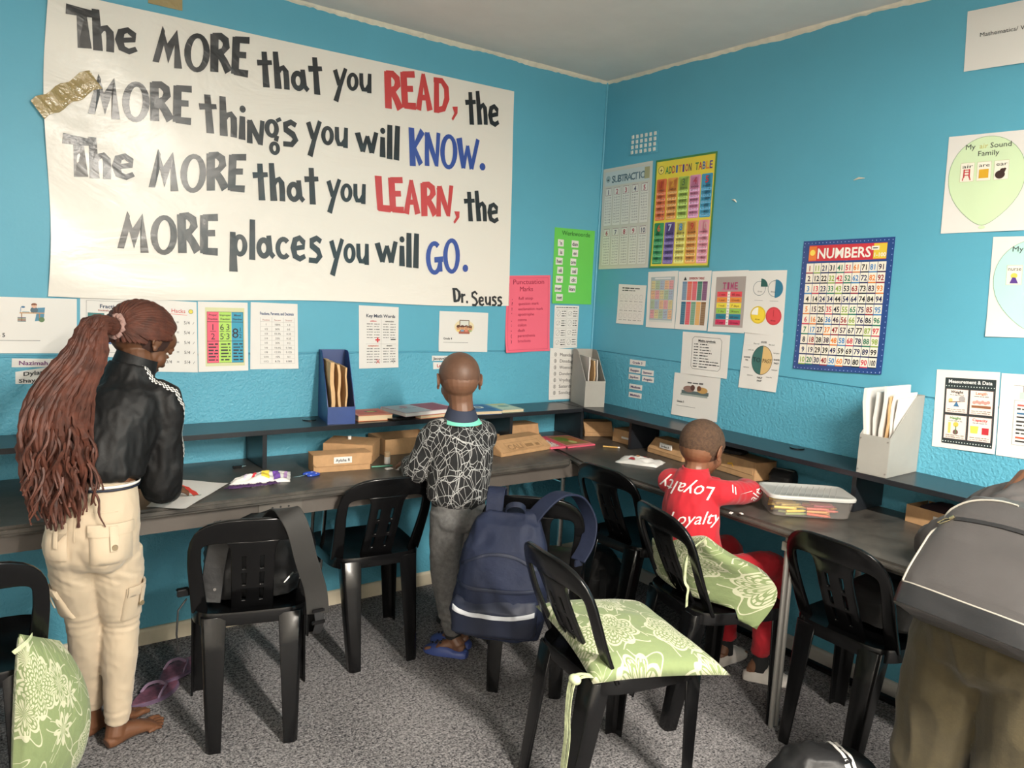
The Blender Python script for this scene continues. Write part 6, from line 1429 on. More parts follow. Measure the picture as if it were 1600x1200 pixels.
# hem ribs: white and dark waist line
for z, r_, m_ in ((.902, .0042, PAPER), (.893, .0034, bpy.data.materials['navy_dark_polyester'])):
    P = []
    for k in range(41):
        a = 2 * PI * k / 34; P.append(Vector((-2.602, -.793, z)) + Vector((.78, -.60, 0)) * .119 * math.cos(a) + Vector((.60, .78, 0)) * .096 * math.sin(a))
    place(MB().tube(P, r_, 6, cap=False).build('waist_line', m_, gl, smooth=True), gl)
# chequered tape from the collar over the shoulder down the sleeve
CHK, n, b = nt('black_white_check'); uvn = n.nodes.new('ShaderNodeUVMap'); ck = n.nodes.new('ShaderNodeTexChecker'); ck.inputs['Scale'].default_value = 1; ck.inputs['Color1'].default_value = (.75, .73, .70, 1); ck.inputs['Color2'].default_value = (.012, .012, .012, 1); n.links.new(uvn.outputs[0], ck.inputs['Vector']); n.links.new(ck.outputs[0], b.inputs['Base Color']); b.inputs['Roughness'].default_value = .6
mb = MB(); NS = 46; uvs = []; ctr = Vector((-2.50, -.72, 1.02))
path = [Vector(p) for p in ((-2.475, -.790, 1.32), (-2.435, -.84, 1.26), (-2.36, -.86, 1.18), (-2.30, -.85, 1.08), (-2.27, -.83, .96))]; tgt = [Vector(p) for p in ((-2.485, -.745, 1.16), (-2.45, -.765, 1.13), (-2.425, -.775, 1.10), (-2.42, -.765, 1.03), (-2.42, -.755, .94))]
pl = None
for k in range(NS + 1):
    t = k / NS * (len(path) - 1); i = min(int(t), len(path) - 2); u = t - i; o = path[i].lerp(path[i + 1], u); g = tgt[i].lerp(tgt[i + 1], u); dd = (g - o).normalized(); tn = (path[i + 1] - path[i]).normalized(); sd = tn.cross(dd).normalized()
    for q in range(5):
        h, n_ = cast(Bj, o + sd * (q - 2) * .0042, dd, .0018); mb.v.append(h); uvs.append((q * .9999, k * 1.05))
for k in range(NS):
    for q in range(4): a = k * 5 + q; mb.f.append((a, a + 1, a + 6, a + 5))
me = pyd(mb.v, mb.f, True); ul = me.uv_layers.new(name='UVMap')
for lp in me.loops: ul.data[lp.index].uv = uvs[lp.vertex_index]
place(new('chequered_tape', me, CHK, gl), gl)
# braided hair
HAIR = M('auburn_braids', (.076, .022, .012), .6, var=.5, vs=30, bs=.12, bsc=180, bd=.002); HAIRD = M('dark_hair', (.020, .010, .008), .7); HAIRC = M('dark_auburn_roots', (.035, .013, .009), .8, bs=.6, bsc=90)
SC = Vector((-2.545, -.775, 1.352)); S_ = 1.10
def hs(dv, k=1.0):
    dv = dv.normalized(); l = HM.transposed() @ dv; return HC + HM @ (Vector((l.x * .080, l.y * .095 - .010, l.z * .088 + .012)) * S_ * k)
mb = MB().ell(HC + HM @ Vector((0, -.020, .022)), (.083, .098, .088), HM, 28, 18)
cap_ = mb.mesh(smooth=True); bm = bmesh.new(); bm.from_mesh(cap_); bmesh.ops.bisect_plane(bm, geom=bm.verts[:] + bm.edges[:] + bm.faces[:], plane_co=HC + HM @ Vector((0, .048, .0)), plane_no=HM @ Vector((0, 1, -.75)), clear_outer=True); bm.to_mesh(cap_); bm.free()
hc_ = place(new('hair_cap', cap_, HAIRC, gl), gl)
dend = (SC - HC).normalized(); rnd = random.Random(21); mb = MB(); fdir = (HM @ Vector((0, .80, .30))).normalized(); 
def braid(P, r_, tw=.30, n=7, fr=95):
    L_ = 0; rr_ = []
    for i, p in enumerate(P):
        if i: L_ += (P[i] - P[i - 1]).length
        rr_.append(r_ * (1 + tw * math.sin(L_ * fr * 6.28 / 2)) * (1 if i < len(P) - 3 else .6))
    mb.tube(P, rr_, n)
for k in range(50):
    # hairline ring round the face and along the nape
    a = 2 * PI * k / 34; l = Vector((math.sin(a), .30 + .42 * math.cos(a), .25 + .80 * math.cos(a))); 
    if math.cos(a) < -.25: l = Vector((math.sin(a) * 1.0, -.15 - .35 * abs(math.cos(a)), -.42 + .10 * math.cos(a)))
    if k >= 34: q = 1 if k % 2 else -1; t = ((k - 34) // 2) / 8; l = Vector((q * .95, .40 - .75 * t, .16 - .50 * t))
    d0 = (HM @ l).normalized(); P = []
    for i in range(26):
        t = i / 25; ang = d0.angle(dend); dv = (d0 * math.sin((1 - t) * ang) + dend * math.sin(t * ang)) / max(math.sin(ang), .05); P.append(hs(dv, 1.00 + .03 * math.sin(t * PI) + (.08 * t * t)))
    braid(P, .0068, .12, 8, 60)
place(mb.build('scalp_braids', HAIR, gl, smooth=True, fixn=False), gl)['kind'] = 'stuff'
mb = MB(); 
def pony(k):
    u = rnd.uniform(-1, 1); w_ = rnd.uniform(0, 1); a = rnd.uniform(0, 2 * PI); root = SC + Vector((-.012, -.012, 0)) + Vector((math.cos(a) * .022, math.sin(a) * .014, math.sin(a) * .018))
    # left fall: image left is (-x); outward towards the camera is -y
    sx = -.070 - .100 * (u * .5 + .5) ** .9; dep = .030 + .085 * w_; ln = rnd.uniform(.36, .56) if u > -.6 else rnd.uniform(.34, .48)
    ctrl = [root, root + Vector((-.030 + sx * .15, -.035 - dep * .2, .004)), root + Vector((sx * .6, -.045 - dep * .35, -.07)), root + Vector((sx * 1.15, -.055 - dep * .5, -.19)), root + Vector((sx * 1.35 + .010, -.055 - dep * .5, -.19 - (ln - .19) * .5)), root + Vector((sx * 1.05 - .005, -.050 - dep * .35, -ln))]
    P = []; ph = rnd.uniform(0, 9); am = rnd.uniform(.006, .014); fq = rnd.uniform(10, 18)
    for i in range(len(ctrl) - 1):
        p0, p1, p2, p3 = ctrl[max(i - 1, 0)], ctrl[i], ctrl[i + 1], ctrl[min(i + 2, len(ctrl) - 1)]
        for j in range(9):
            t = j / 9; q = .5 * ((2 * p1) + (p2 - p0) * t + (2 * p0 - 5 * p1 + 4 * p2 - p3) * t * t + (3 * p1 - p0 - 3 * p2 + p3) * t ** 3); s_ = (i + t) / 5
            wv = am * max(0, s_ - .25) * 1.5; q += Vector((math.sin(ph + s_ * fq) * wv, math.cos(ph * 2 + s_ * fq * 1.2) * wv, 0)); P.append(q)
    braid(P, rnd.uniform(.0052, .0080), .30, 6, 60)
for k in range(235): pony(k)
for k in range(60):   # loose curly ends
    x = -2.775 + rnd.uniform(0, .15); z = rnd.uniform(.93, 1.12); y = -.90 + rnd.uniform(-.04, .03); ph = rnd.uniform(0, 6); P = []
    for i in range(14): P.append(Vector((x + .009 * math.sin(ph + i * .45) + (.0015 if x > -2.70 else -.0015) * i, y + .009 * math.cos(ph + i * .5), z - i * .0095)))
    braid(P, .0042, .2, 5, 60)
P = [Vector((-2.640 + .004 * math.sin(i * .8), -.925, .985 - i * .011)) for i in range(18)]; braid([p + Vector((.0022 * i, 0, 0)) for i, p in enumerate(P)], .0034, .2, 5, 60)
place(mb.build('braids', HAIR, gl, smooth=True, fixn=False), gl)['kind'] = 'stuff'
SCR = M('pale_pink_scrunchie', (.36, .22, .19), .8); mb = MB(); P = []
ax = Vector((-.75, -.55, .30)).normalized(); e1 = ax.cross(Vector((0, 0, 1))).normalized(); e2 = ax.cross(e1)
for k in range(41):
    a = 2 * PI * k / 34; P.append(SC + Vector((.004, .004, -.002)) + (e1 * math.cos(a) * .023 + e2 * math.sin(a) * .031) * (1 + .10 * math.sin(a * 9)))
mb.tube(P, [.0078 + .0025 * math.sin(k * 2.1) for k in range(41)], 8, cap=False); place(mb.build('scrunchie', SCR, gl, smooth=True), gl)

# ================= standing person at the back desk
by = person('person in a black scribble-patterned jumper and grey trousers, standing at the back desk', (-1.31, -.72, 0))
SK2 = skinmat('mid_brown_skin', (.17, .082, .048), .42); FB = Vector((.36, .93, -.22)).normalized(); HB = frame(FB); HC = Vector((-1.335, -.735, 1.146))
mb = MB(); head(mb, HC, HB, 1.08)
limb(mb, [HC + HB @ Vector((0, -.02, -.03)), (-1.335, -.755, 1.07), (-1.333, -.762, 1.02), (-1.333, -.765, .96)], [.050, .047, .048, .058])
limb(mb, [(-1.333, -.76, .99), (-1.335, -.765, .88), (-1.335, -.765, .76), (-1.335, -.765, .64)], [(.09, .055), (.10, .065), (.085, .065), (.09, .07)], 18, up=(.3, .95, 0))
ARM2 = (((-1.430, -.735, .945), (-1.475, -.670, .785), (-1.428, -.520, .782)), ((-1.240, -.785, .940), (-1.195, -.68, .80), (-1.235, -.53, .785)))
for sh, el, wr in ARM2: limb(mb, [(-1.333, -.76, .965), sh, (Vector(sh) + Vector(el)) / 2, el, (Vector(el) + Vector(wr)) / 2, wr], [.038, .036, .031, .027, .024, .019])
hand(mb, ARM2[0][2], (.25, .9, -.22), (0, 0, -1), .85, 1, .5); hand(mb, ARM2[1][2], (-.4, .8, -.22), (0, 0, -1), .85, -1, .5)
LEG2 = (((-1.385, -.765, .64), (-1.368, -.745, .375), (-1.298, -.705, .085), (-1.268, -.760, .012), (-1.372, -.628, .012), 1), ((-1.285, -.765, .64), (-1.270, -.735, .375), (-1.235, -.64, .085), (-1.215, -.70, .012), (-1.30, -.56, .012), -1))
for hp, kn, an, he, to, sd in LEG2:
    limb(mb, [hp, (Vector(hp) + Vector(kn)) / 2, kn, Vector(kn) * .6 + Vector(an) * .4, an], [.062, .054, .040, .037, .024]); foot(mb, an, he, to, .88, sd)
bb2 = place(grow('body', mb, SK2, by, .0030, 2), by); eyes(HC, HB, 1.08, by)
hm_ = M('shaved_black_hair', (.125, .062, .038), .5, var=.12, vs=60, bs=.3, bsc=400, bd=.001)
mb = MB().ell(HC + HB @ Vector((0, -.0115, .0225)) * 1.08, (.0802, .0970, .0865), HB, 32, 22); me = mb.mesh(smooth=True); bm = bmesh.new(); bm.from_mesh(me)
bmesh.ops.bisect_plane(bm, geom=bm.verts[:] + bm.edges[:] + bm.faces[:], plane_co=HC + HB @ Vector((0, .03, -.034)), plane_no=HB @ Vector((0, .72, -.70)), clear_outer=True); bm.to_mesh(me); bm.free(); place(new('shaved_hair', me, hm_, by), by)
def scribmat():
    m, n, b = nt('black_white_scribble_knit'); v = objc(n); tot = None
    for sc, rot, w_ in ((17, (0, .3, 0), .013), (22, (.5, 1.1, .4), .016), (13, (1.0, .2, .8), .010)):
        mp = n.nodes.new('ShaderNodeMapping'); mp.inputs['Rotation'].default_value = rot; mp.inputs['Scale'].default_value = (1.3, 1.3, .8); n.links.new(v, mp.inputs[0])
        vo = n.nodes.new('ShaderNodeTexVoronoi'); vo.feature = 'DISTANCE_TO_EDGE'; vo.inputs['Scale'].default_value = sc; n.links.new(mp.outputs[0], vo.inputs['Vector'])
        l = mth(n, 'LESS_THAN', vo.outputs['Distance'], w_); tot = l if tot is None else mth(n, 'MAXIMUM', tot, l)
    n.links.new(mixc(n, mth(n, 'MULTIPLY', tot, .85), (.010, .010, .011), (.46, .46, .45)), b.inputs['Base Color']); b.inputs['Roughness'].default_value = .9; bump(n, b, noi(n, 240, 2, v), .2, .001); return m
mb = MB(); limb(mb, [(-1.335, -.765, .675), (-1.336, -.767, .70), (-1.336, -.767, .78), (-1.334, -.765, .88), (-1.333, -.762, .95), (-1.333, -.760, .995)], [(.105, .082), (.124, .100), (.127, .105), (.124, .096), (.105, .074), (.052, .046)], 24, up=(.3, .95, 0))
for sh, el, wr in ARM2:
    sh, el, wr = Vector(sh), Vector(el), Vector(wr); limb(mb, [(-1.333, -.76, .955), sh, sh * .5 + el * .5, el, el * .5 + wr * .5, wr], [.052, .052, .050, .052, .046, .034], 18)
jp = place(grow('jumper', mb, scribmat(), by, .0055, 3, fold(.007, 10, 17, (1, 1, .7))), by); Bp = bvh(jp)
JB = M('black_rib', (.014, .014, .015), .9, bs=.4, bsc=90); mb = MB(); R = []
for k, (z, r1, r2) in enumerate(((.652, .100, .080), (.656, .106, .086), (.70, .112, .092), (.71, .104, .084))): R.append([Vector((-1.335, -.767, z)) + Vector((.954, -.30, 0)) * r1 * math.cos(a * PI / 20) + Vector((.30, .954, 0)) * r2 * math.sin(a * PI / 20) for a in range(40)])
place(mb.rings(R).build('waistband', JB, by, smooth=True), by)
def ringc(name, c, r1, r2, z0, z1, mat, par, tiltv=(0, 0), fl=1.15, ux=(1, 0, 0)):
    ux = Vector(ux).normalized(); uy = Vector((-ux.y, ux.x, 0)); R = []
    for k, (t, f) in enumerate(((0, fl), (.5, (1 + fl) / 2), (1, 1), (1, .90), (.5, .93 * (1 + fl) / 2), (0, .93 * fl))):
        R.append([Vector((c[0], c[1], z0 + (z1 - z0) * t)) + ux * r1 * f * math.cos(a * PI / 16) + uy * r2 * f * math.sin(a * PI / 16) + Vector((0, 0, tiltv[0] * math.cos(a * PI / 16) + tiltv[1] * math.sin(a * PI / 16))) for a in range(32)])
    return place(MB().rings(R, closed=True).build(name, mat, par, smooth=True), par)
ringc('mint_collar', (-1.333, -.762), .058, .056, .990, 1.012, M('mint_jersey', (.18, .62, .48), .8), by, (0, .006), 1.42, (.95, -.3, 0))
ringc('shirt_collar', (-1.334, -.762), .052, .052, 1.002, 1.045, M('navy_jersey', (.025, .032, .060), .8), by, (0, .008), 1.30, (.95, -.3, 0))
TRG = M('grey_marl', (.115, .112, .110), .95, var=.25, vs=60, bs=.3, bsc=200, bd=.001); mb = MB()
limb(mb, [(-1.335, -.767, .70), (-1.335, -.767, .66), (-1.335, -.767, .60), (-1.335, -.766, .56)], [(.098, .080), (.108, .090), (.108, .090), (.08, .06)], 22, up=(.3, .95, 0))
for q in (-1, 1): mb.ell(Vector((-1.335, -.767, .61)) + Vector((.95, -.3, 0)) * .045 * q + Vector((-.3, -.95, 0)) * .038, (.052, .052, .058))
for hp, kn, an, he, to, sd in LEG2:
    hp, kn, an = Vector(hp), Vector(kn), Vector(an); limb(mb, [hp, hp * .6 + kn * .4, kn, kn * .5 + an * .5, kn * .15 + an * .85, an + Vector((0, 0, .01))], [.066, .066, .057, .052, .042, .033], 18)
place(grow('trousers', mb, TRG, by, .0055, 3, lambda c, n: fold(.005, 12, 23, (1, 1, .6))(c, n) + .003 * math.exp(-((c.z - .16) / .05) ** 2) * math.sin(c.z * 170 + c.x * 30)), by)
for hp, kn, an, he, to, sd in LEG2:
    an = Vector(an); place(MB().tube([an + Vector((0, 0, -.012)), an + Vector((0, 0, .0)), an + Vector((-.004, 0, .028))], [.031, .034, .034], 18).build('ankle_cuff', JB, by, smooth=True), by)
CLOG = M('blue_foam_clog', (.045, .075, .26), .45)
def clog(an, he, to, s, sd, par, mat, name='clog', open_=True, hgt=1.0):
    he, to = Vector(he), Vector(to); he.z = to.z = 0; d = to - he; Lf = d.length; d.normalize(); a = Vector((-d.y, d.x, 0)) * sd; R = []
    def P(f, l, h): return he + d * (f * Lf) + a * l * s + Vector((0, 0, h * s))
    for f, w0, h in ((-.06, .012, .010), (-.045, .024, .030), (.05, .034, .040), (.25, .036, .034 if open_ else .058), (.42, .040, .052 if open_ else .068), (.60, .044, .056), (.80, .044, .044), (.97, .036, .032), (1.06, .020, .020), (1.08, .008, .010)):
        R.append([P(f, w0 * math.cos(k * PI / 10) * (1 if math.sin(k * PI / 10) >= 0 else 1.04), max(.0008, .010 + (h * hgt - .010) * max(0, math.sin(k * PI / 10)) ** .7 - .009 * max(0, -math.sin(k * PI / 10)) ** .4)) for k in range(20)])
    o = place(MB().rings(R).build(name, mat, par, smooth=True), par)
    return P
for hp, kn, an, he, to, sd in LEG2:
    P = clog(an, he, to, .92, sd, by, CLOG)
    for f, l in ((.62, .0), (.62, .018), (.62, -.018), (.75, .010), (.75, -.010), (.86, .0)): place(MB().tube([P(f, l, .048 if f < .7 else .042 if f < .8 else .037), P(f, l, .059 if f < .7 else .053 if f < .8 else .046)], .0045, 8).build('vent_hole', M('dark_hole', (.01, .01, .02), .8), by), by)

# ================= seated person in red
rd = person('person in a red tracksuit seated at the right desk, leaning on one arm', (-.70, -1.46, 0))
SK3 = skinmat('warm_brown_skin', (.18, .078, .040), .45); FR = Vector((.93, .12, -.30)).normalized(); HR = frame(FR); HC = Vector((-.668, -1.402, .952))
mb = MB(); head(mb, HC, HR, 1.04)
limb(mb, [HC + HR @ Vector((0, -.02, -.03)), (-.700, -1.408, .890), (-.715, -1.412, .845), (-.72, -1.415, .79)], [.048, .044, .046, .055])
limb(mb, [(-.715, -1.412, .82), (-.73, -1.425, .70), (-.725, -1.445, .60), (-.705, -1.460, .515)], [(.070, .044), (.088, .058), (.082, .062), (.085, .075)], 18, up=(1, -.1, 0))
ARM3 = (((-.715, -1.298, .812), (-.56, -1.235, .775), (-.47, -1.34, .775)), ((-.700, -1.524, .820), (-.490, -1.505, .790), (-.410, -1.400, .783)))
for sh, el, wr in ARM3: limb(mb, [(-.718, -1.412, .80), sh, (Vector(sh) + Vector(el)) / 2, el, (Vector(el) + Vector(wr)) / 2, wr], [.036, .034, .029, .026, .023, .018])
hand(mb, ARM3[0][2], (.6, .1, -.12), (0, 0, -1), .82, 1, .6); hand(mb, ARM3[1][2], (.45, .75, -.08), (0, 0, -1), .82, 1, .75)
LEG3 = (((-.70, -1.395, .515), (-.40, -1.36, .500), (-.345, -1.34, .085), (-.40, -1.345, .012), (-.225, -1.335, .012), -1), ((-.69, -1.520, .515), (-.395, -1.565, .495), (-.350, -1.515, .090), (-.385, -1.475, .012), (-.275, -1.605, .012), 1))
for hp, kn, an, he, to, sd in LEG3: limb(mb, [hp, (Vector(hp) + Vector(kn)) / 2, kn, Vector(kn) * .55 + Vector(an) * .45, an], [.060, .052, .040, .036, .024]); foot(mb, an, he, to, .85, sd)
place(grow('body', mb, SK3, rd, .0028, 2), rd); eyes(HC, HR, 1.04, rd)
h3 = M('short_dusty_hair', (.075, .040, .022), .9, var=.35, vs=110, bs=.9, bsc=260, bd=.003)
mb = MB().ell(HC + HR @ Vector((0, -.014, .0245)) * 1.04, (.0790, .0950, .0853), HR, 40, 28); me = mb.mesh(smooth=True); bm = bmesh.new(); bm.from_mesh(me)
bmesh.ops.bisect_plane(bm, geom=bm.verts[:] + bm.edges[:] + bm.faces[:], plane_co=HC + HR @ Vector((0, .030, -.020)), plane_no=HR @ Vector((0, .66, -.75)), clear_outer=True); bm.to_mesh(me); bm.free(); place(new('short_hair', me, h3, rd), rd)
RED = M('red_fleece', (.43, .007, .017), .85, bs=.15, bsc=200, bd=.001, sheen=.1, var=.06, vs=30); mb = MB()
limb(mb, [(-.715, -1.455, .545), (-.725, -1.448, .58), (-.735, -1.435, .66), (-.735, -1.425, .74), (-.724, -1.416, .81), (-.712, -1.410, .882)], [(.098, .082), (.110, .094), (.114, .092), (.118, .088), (.108, .074), (.052, .048)], 24, up=(1, -.1, 0))
for sh, el, wr in ARM3:
    sh, el, wr = Vector(sh), Vector(el), Vector(wr); limb(mb, [(-.718, -1.412, .815), sh, sh * .5 + el * .5, el, el * .5 + wr * .5, wr], [.050, .048, .044, .043, .037, .029], 18)
jr = place(grow('tracksuit_top', mb, RED, rd, .0055, 3, fold(.0055, 11, 31, (1, 1, .7))), rd); Br = bvh(jr)
LOY = M('white_flock_print', (.78, .72, .70), .7)
cd = Vector((.80, .60, -.10)); cu = Vector((.60, -.80, 0))
clothtext(Br, rd, 'Loyalty', Vector((-.735, -1.405, .812)) - cd * .35, cd, -cu, Vector((.0, 0, -1)) - cu * .12, .070, LOY, False)
clothtext(Br, rd, 'Loyalty', Vector((-.735, -1.446, .722)) - cd * .35, cd, cu + Vector((0, 0, .16)), Vector((0, 0, 1)), .064, LOY, False)
clothtext(Br, rd, 'Il', Vector((-.655, -1.545, .838)) - cd * .35, cd, Vector((.25, -.4, -.3)), Vector((-.2, .3, .9)), .050, LOY, False)
clothtext(Br, rd, 'alty', Vector((-.455, -1.50, .790)) - cd * .35, cd, Vector((.35, -.5, .8)), Vector((-.75, .5, .4)), .046, LOY, False)
ringc('neck_rib', (-.710, -1.410), .050, .046, .868, .890, RED, rd, (0, .0), 1.15)
mb = MB()
limb(mb, [(-.715, -1.458, .60), (-.71, -1.460, .555), (-.70, -1.460, .52)], [(.094, .082), (.104, .092), (.09, .078)], 22, up=(1, -.1, 0))
for q in (-1, 1): mb.ell((-.725, -1.458 + .048 * q, .512), (.062, .052, .050))
for hp, kn, an, he, to, sd in LEG3:
    hp, kn, an = Vector(hp), Vector(kn), Vector(an); limb(mb, [hp, hp * .5 + kn * .5, kn, kn * .6 + an * .4, kn * .2 + an * .8, an + Vector((0, 0, .028))], [.066, .062, .056, .050, .042, .040], 18)
place(grow('tracksuit_trousers', mb, RED, rd, .0055, 3, fold(.005, 13, 37)), rd)
SHW = M('white_trainer', (.62, .58, .54), .5, var=.08, vs=30); 
for hp, kn, an, he, to, sd in LEG3:
    P = clog(an, he, to, .90, sd, rd, SHW, 'trainer', False, 1.15); an = Vector(an)
    place(MB().tube([an + Vector((0, 0, -.045)), an + Vector((0, 0, -.015)), an + Vector((0, 0, .03))], [.034, .031, .030], 16).build('sock', JB, rd, smooth=True), rd)
    for f in (.50, .60, .70): place(MB().tube([P(f, -.016, .064 - (f - .5) * .05), P(f, .0, .071 - (f - .5) * .06), P(f, .016, .064 - (f - .5) * .05)], .0022, 6).build('lace', PAPER, rd, smooth=True), rd)

# ================= pupil with the grey backpack, bending over the right desk
mn = person('person in baggy olive trousers bending over the right desk, under a grey backpack', (-.84, -2.5, 0))
SK4 = skinmat('brown_skin_two', (.14, .062, .032)); HC = Vector((-.53, -2.685, 1.155)); FM = Vector((.75, .05, -.65)).normalized(); H4 = frame(FM)
mb = MB(); head(mb, HC, H4, 1.12)
limb(mb, [HC + H4 @ Vector((0, -.02, -.03)), (-.575, -2.655, 1.115), (-.60, -2.62, 1.08), (-.64, -2.56, 1.02)], [.048, .044, .048, .07])
limb(mb, [(-.63, -2.55, 1.05), (-.71, -2.53, .96), (-.78, -2.52, .84), (-.82, -2.52, .72)], [(.12, .065), (.125, .08), (.11, .08), (.12, .09)], 18, up=(.8, 0, .5))
ARM4 = (((-.625, -2.400, .985), (-.545, -2.205, .805), (-.345, -2.175, .785)), ((-.63, -2.695, 1.03), (-.50, -2.80, .80), (-.32, -2.72, .785)))
for sh, el, wr in ARM4: limb(mb, [(-.63, -2.55, 1.05), sh, (Vector(sh) + Vector(el)) / 2, el, (Vector(el) + Vector(wr)) / 2, wr], [.046, .045, .038, .034, .029, .022])
hand(mb, ARM4[0][2], (1, .15, -.10), (0, 0, -1), .95, 1, .4); hand(mb, ARM4[1][2], (.9, .4, -.12), (0, 0, -1), .95, -1, .4)
LEG4 = (((-.83, -2.435, .70), (-.835, -2.395, .40), (-.85, -2.375, .085), (-.90, -2.375, .012), (-.68, -2.35, .012), -1), ((-.83, -2.60, .70), (-.84, -2.605, .40), (-.86, -2.605, .085), (-.91, -2.605, .012), (-.69, -2.63, .012), 1))
for hp, kn, an, he, to, sd in LEG4: limb(mb, [hp, (Vector(hp) + Vector(kn)) / 2, kn, Vector(kn) * .55 + Vector(an) * .45, an], [.078, .068, .050, .046, .030]); foot(mb, an, he, to, 1.0, sd)
place(grow('body', mb, SK4, mn, .0035, 2), mn); eyes(HC, H4, 1.12, mn)
mb = MB().ell(HC + H4 @ Vector((0, -.016, .028)), (.088, .104, .092), H4, 32, 22); me = mb.mesh(smooth=True); bm = bmesh.new(); bm.from_mesh(me)
bmesh.ops.bisect_plane(bm, geom=bm.verts[:] + bm.edges[:] + bm.faces[:], plane_co=HC + H4 @ Vector((0, .028, -.004)), plane_no=H4 @ Vector((0, .66, -.75)), clear_outer=True); bm.to_mesh(me); bm.free(); place(new('short_hair', me, HAIRD, mn), mn)
OLV = M('olive_fleece', (.042, .032, .012), .95, var=.12, vs=40, bs=.4, bsc=160, bd=.002, sheen=.1); mb = MB()
limb(mb, [(-.80, -2.52, .86), (-.82, -2.52, .80), (-.835, -2.52, .72), (-.84, -2.52, .64), (-.84, -2.52, .60)], [(.165, .12), (.178, .135), (.185, .145), (.175, .13), (.12, .08)], 26, up=(1, 0, 0))
for hp, kn, an, he, to, sd in LEG4:
    hp, kn, an = Vector(hp), Vector(kn), Vector(an); limb(mb, [hp, hp * .6 + kn * .4, kn, kn * .5 + an * .5, an + Vector((0, 0, .03)), an + Vector((0, 0, -.04))], [(.112, .112), (.108, .112), (.100, .104), (.092, .095), (.070, .072), (.062, .065)], 22)
place(grow('baggy_trousers', mb, OLV, mn, .007, 3, lambda c, n: fold(.016, 6.5, 41, (1, 1, .45))(c, n)), mn)
GJ = M('grey_sweatshirt', (.062, .056, .054), .85, bs=.2, bsc=150, bd=.001, var=.1, vs=20); mb = MB()
limb(mb, [(-.80, -2.52, .80), (-.765, -2.52, .88), (-.70, -2.545, .975), (-.64, -2.565, 1.035), (-.592, -2.63, 1.090)], [(.150, .105), (.155, .11), (.145, .09), (.11, .07), (.062, .056)], 24, up=(.8, 0, .5))
for sh, el, wr in ARM4:
    sh, el, wr = Vector(sh), Vector(el), Vector(wr); limb(mb, [(-.64, -2.55, 1.05), sh, sh * .5 + el * .5, el, el * .5 + wr * .5, wr], [.065, .064, .060, .058, .050, .036], 18)
place(grow('sweatshirt', mb, GJ, mn, .006, 3, fold(.009, 10, 47)), mn)
mb = MB(); P = [Vector((-.665 + .026 * math.cos(k * .55), -2.505 + .026 * math.sin(k * .55), 1.065 + .006 * k)) for k in range(12)]; mb.tube(P, [.016 + .005 * math.sin(k * 2) for k in range(12)], 10); place(mb.build('bunched_hood', GJ, mn, smooth=True), mn)
for hp, kn, an, he, to, sd in LEG4: clog(an, he, to, 1.0, sd, mn, BLACKC, 'shoe', False, 1.0)
# the grey backpack on the back
LEA = M('grey_soft_leather', (.052, .048, .047), .42, var=.08, vs=9, bs=.22, bsc=170, bd=.0015); LEAD = M('black_leather_base', (.018, .018, .019), .35, bs=.2, bsc=150); PIP = M('worn_pale_piping', (.30, .28, .24), .5); BRASS = M('pale_brass', (.70, .60, .36), .25, 1)
gb = thing('backpack', 'large grey leather-look backpack with brass zip pull on the bending person\'s back', 'backpack', (-.93, -2.48, .85))
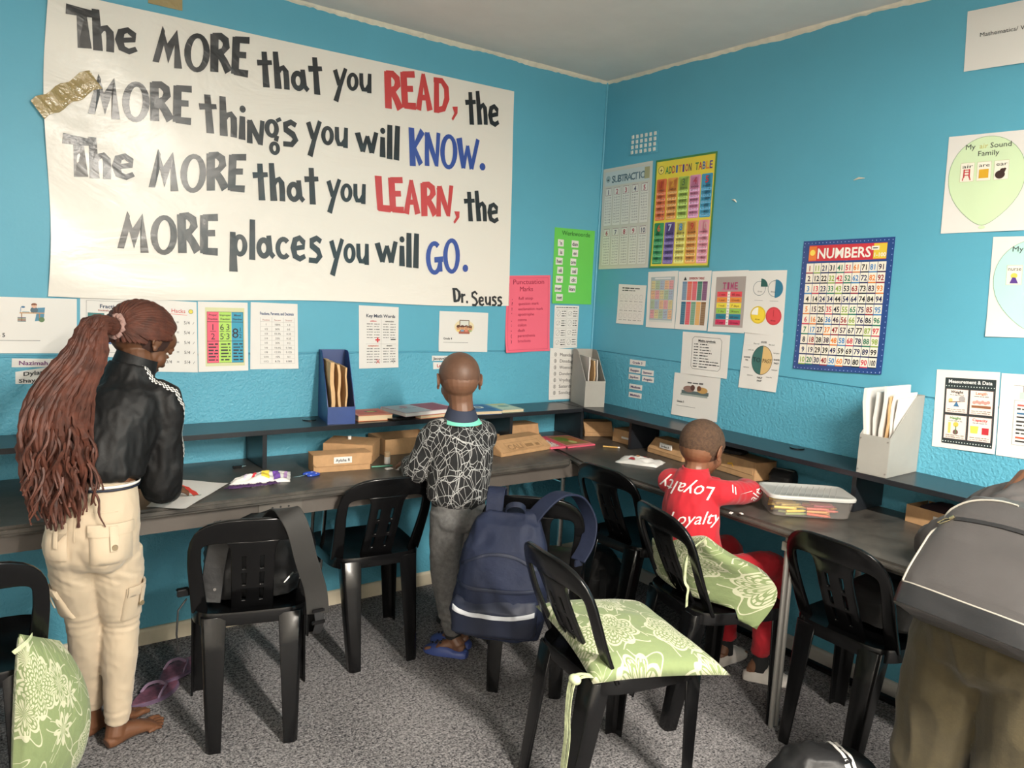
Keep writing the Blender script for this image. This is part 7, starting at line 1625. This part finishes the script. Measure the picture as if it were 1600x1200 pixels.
# local frame: x across (towards the photo's right), y outwards from the back, z up along the back
BX = Vector((-.03, -1.0, -.02)).normalized(); BZ = Vector((.50, -.04, .86)); BY = BZ.cross(BX).normalized() * -1; BY = -BY if BY.x > 0 else BY; BZ = BX.cross(BY).normalized() * (1 if BX.cross(BY).z > 0 else -1); BZ.normalize()
MGB = Matrix.Translation((-.893, -2.520, .900)) @ Matrix((BX, BY, BZ)).transposed().to_4x4()
def LG(*p): return MGB @ Vector(p)
gbd = addw(soft('body', [(-.185, 0, .0, .13, .06), (-.178, 0, .0, .172, .088), (-.10, 0, .0, .172, .090), (.02, 0, -.004, .160, .082), (.10, 0, -.010, .142, .070), (.155, 0, -.018, .112, .055), (.178, 0, -.024, .06, .03)], LEA, gb, MGB, e=.34, nu=72, nv=50, disp=fold(.006, 8, 51)), gb)
BG = BVHTree.FromPolygons([v.co for v in gbd.data.vertices], [tuple(p.vertices) for p in gbd.data.polygons])
ny_ = -BY
patch('base_panel', BG, LG(0, .4, -.150), ny_, BX, BZ, .335, .052, .001, .004, LEAD, gb, 24, 6)
patch('zip_tape', BG, LG(.025, .4, .075), ny_, BX, BZ, .27, .010, .001, .003, LEAD, gb, 24, 2, shape=lambda a, b: (a, b + 1.2 * (1 - 4 * a * a)))
P = []
for k in range(31):
    t = k / 30; 
    if t < .35: x, z = -.158 + .008 * t / .35, -.12 + .17 * t / .35
    else: a = PI - (t - .35) / .65 * PI * .55; x, z = -.02 + .130 * math.cos(a), .05 + .105 * math.sin(a)
    h, n_ = cast(BG, LG(x, .4, z), ny_, .0025); P.append(h)
addw(MB().tube(P, .0026, 6).build('piping', PIP, gb, smooth=True), gb)
P = []
for k in range(13): h, n_ = cast(BG, LG(-.160 + .325 * k / 12, .4, -.122), ny_, .001); P.append(h)
addw(MB().tube(P, .0024, 6).build('piping', PIP, gb, smooth=True), gb)
h0, _n = cast(BG, LG(-.112, .4, .078), ny_, .004); h1, _n = cast(BG, LG(-.138, .4, .050), ny_, .006)
mbz = MB().tube([h0, h0.lerp(h1, .3)], .0048, 8); mbz.tube([h0.lerp(h1, .28), h0.lerp(h1, .45) + BX * .006, h1 + BX * .004, h1 - BX * .004, h0.lerp(h1, .45) - BX * .006, h0.lerp(h1, .28)], .0016, 6); addw(mbz.build('zip_pull', BRASS, gb, smooth=True), gb)
for q in (-1, 1): addw(strap('shoulder_strap', [LG(q * .07, -.03, .150), LG(q * .080, -.08, .200), LG(q * .095, -.16, .225), LG(q * .11, -.235, .190), LG(q * .12, -.27, .10), LG(q * .13, -.25, .0)], .045, .008, LEA, gb, BX), gb)
addw(strap('carry_handle', [LG(-.035, -.04, .172), LG(-.030, -.05, .205), LG(.0, -.052, .216), LG(.030, -.05, .205), LG(.035, -.04, .172)], .022, .007, LEA, gb, BY), gb)
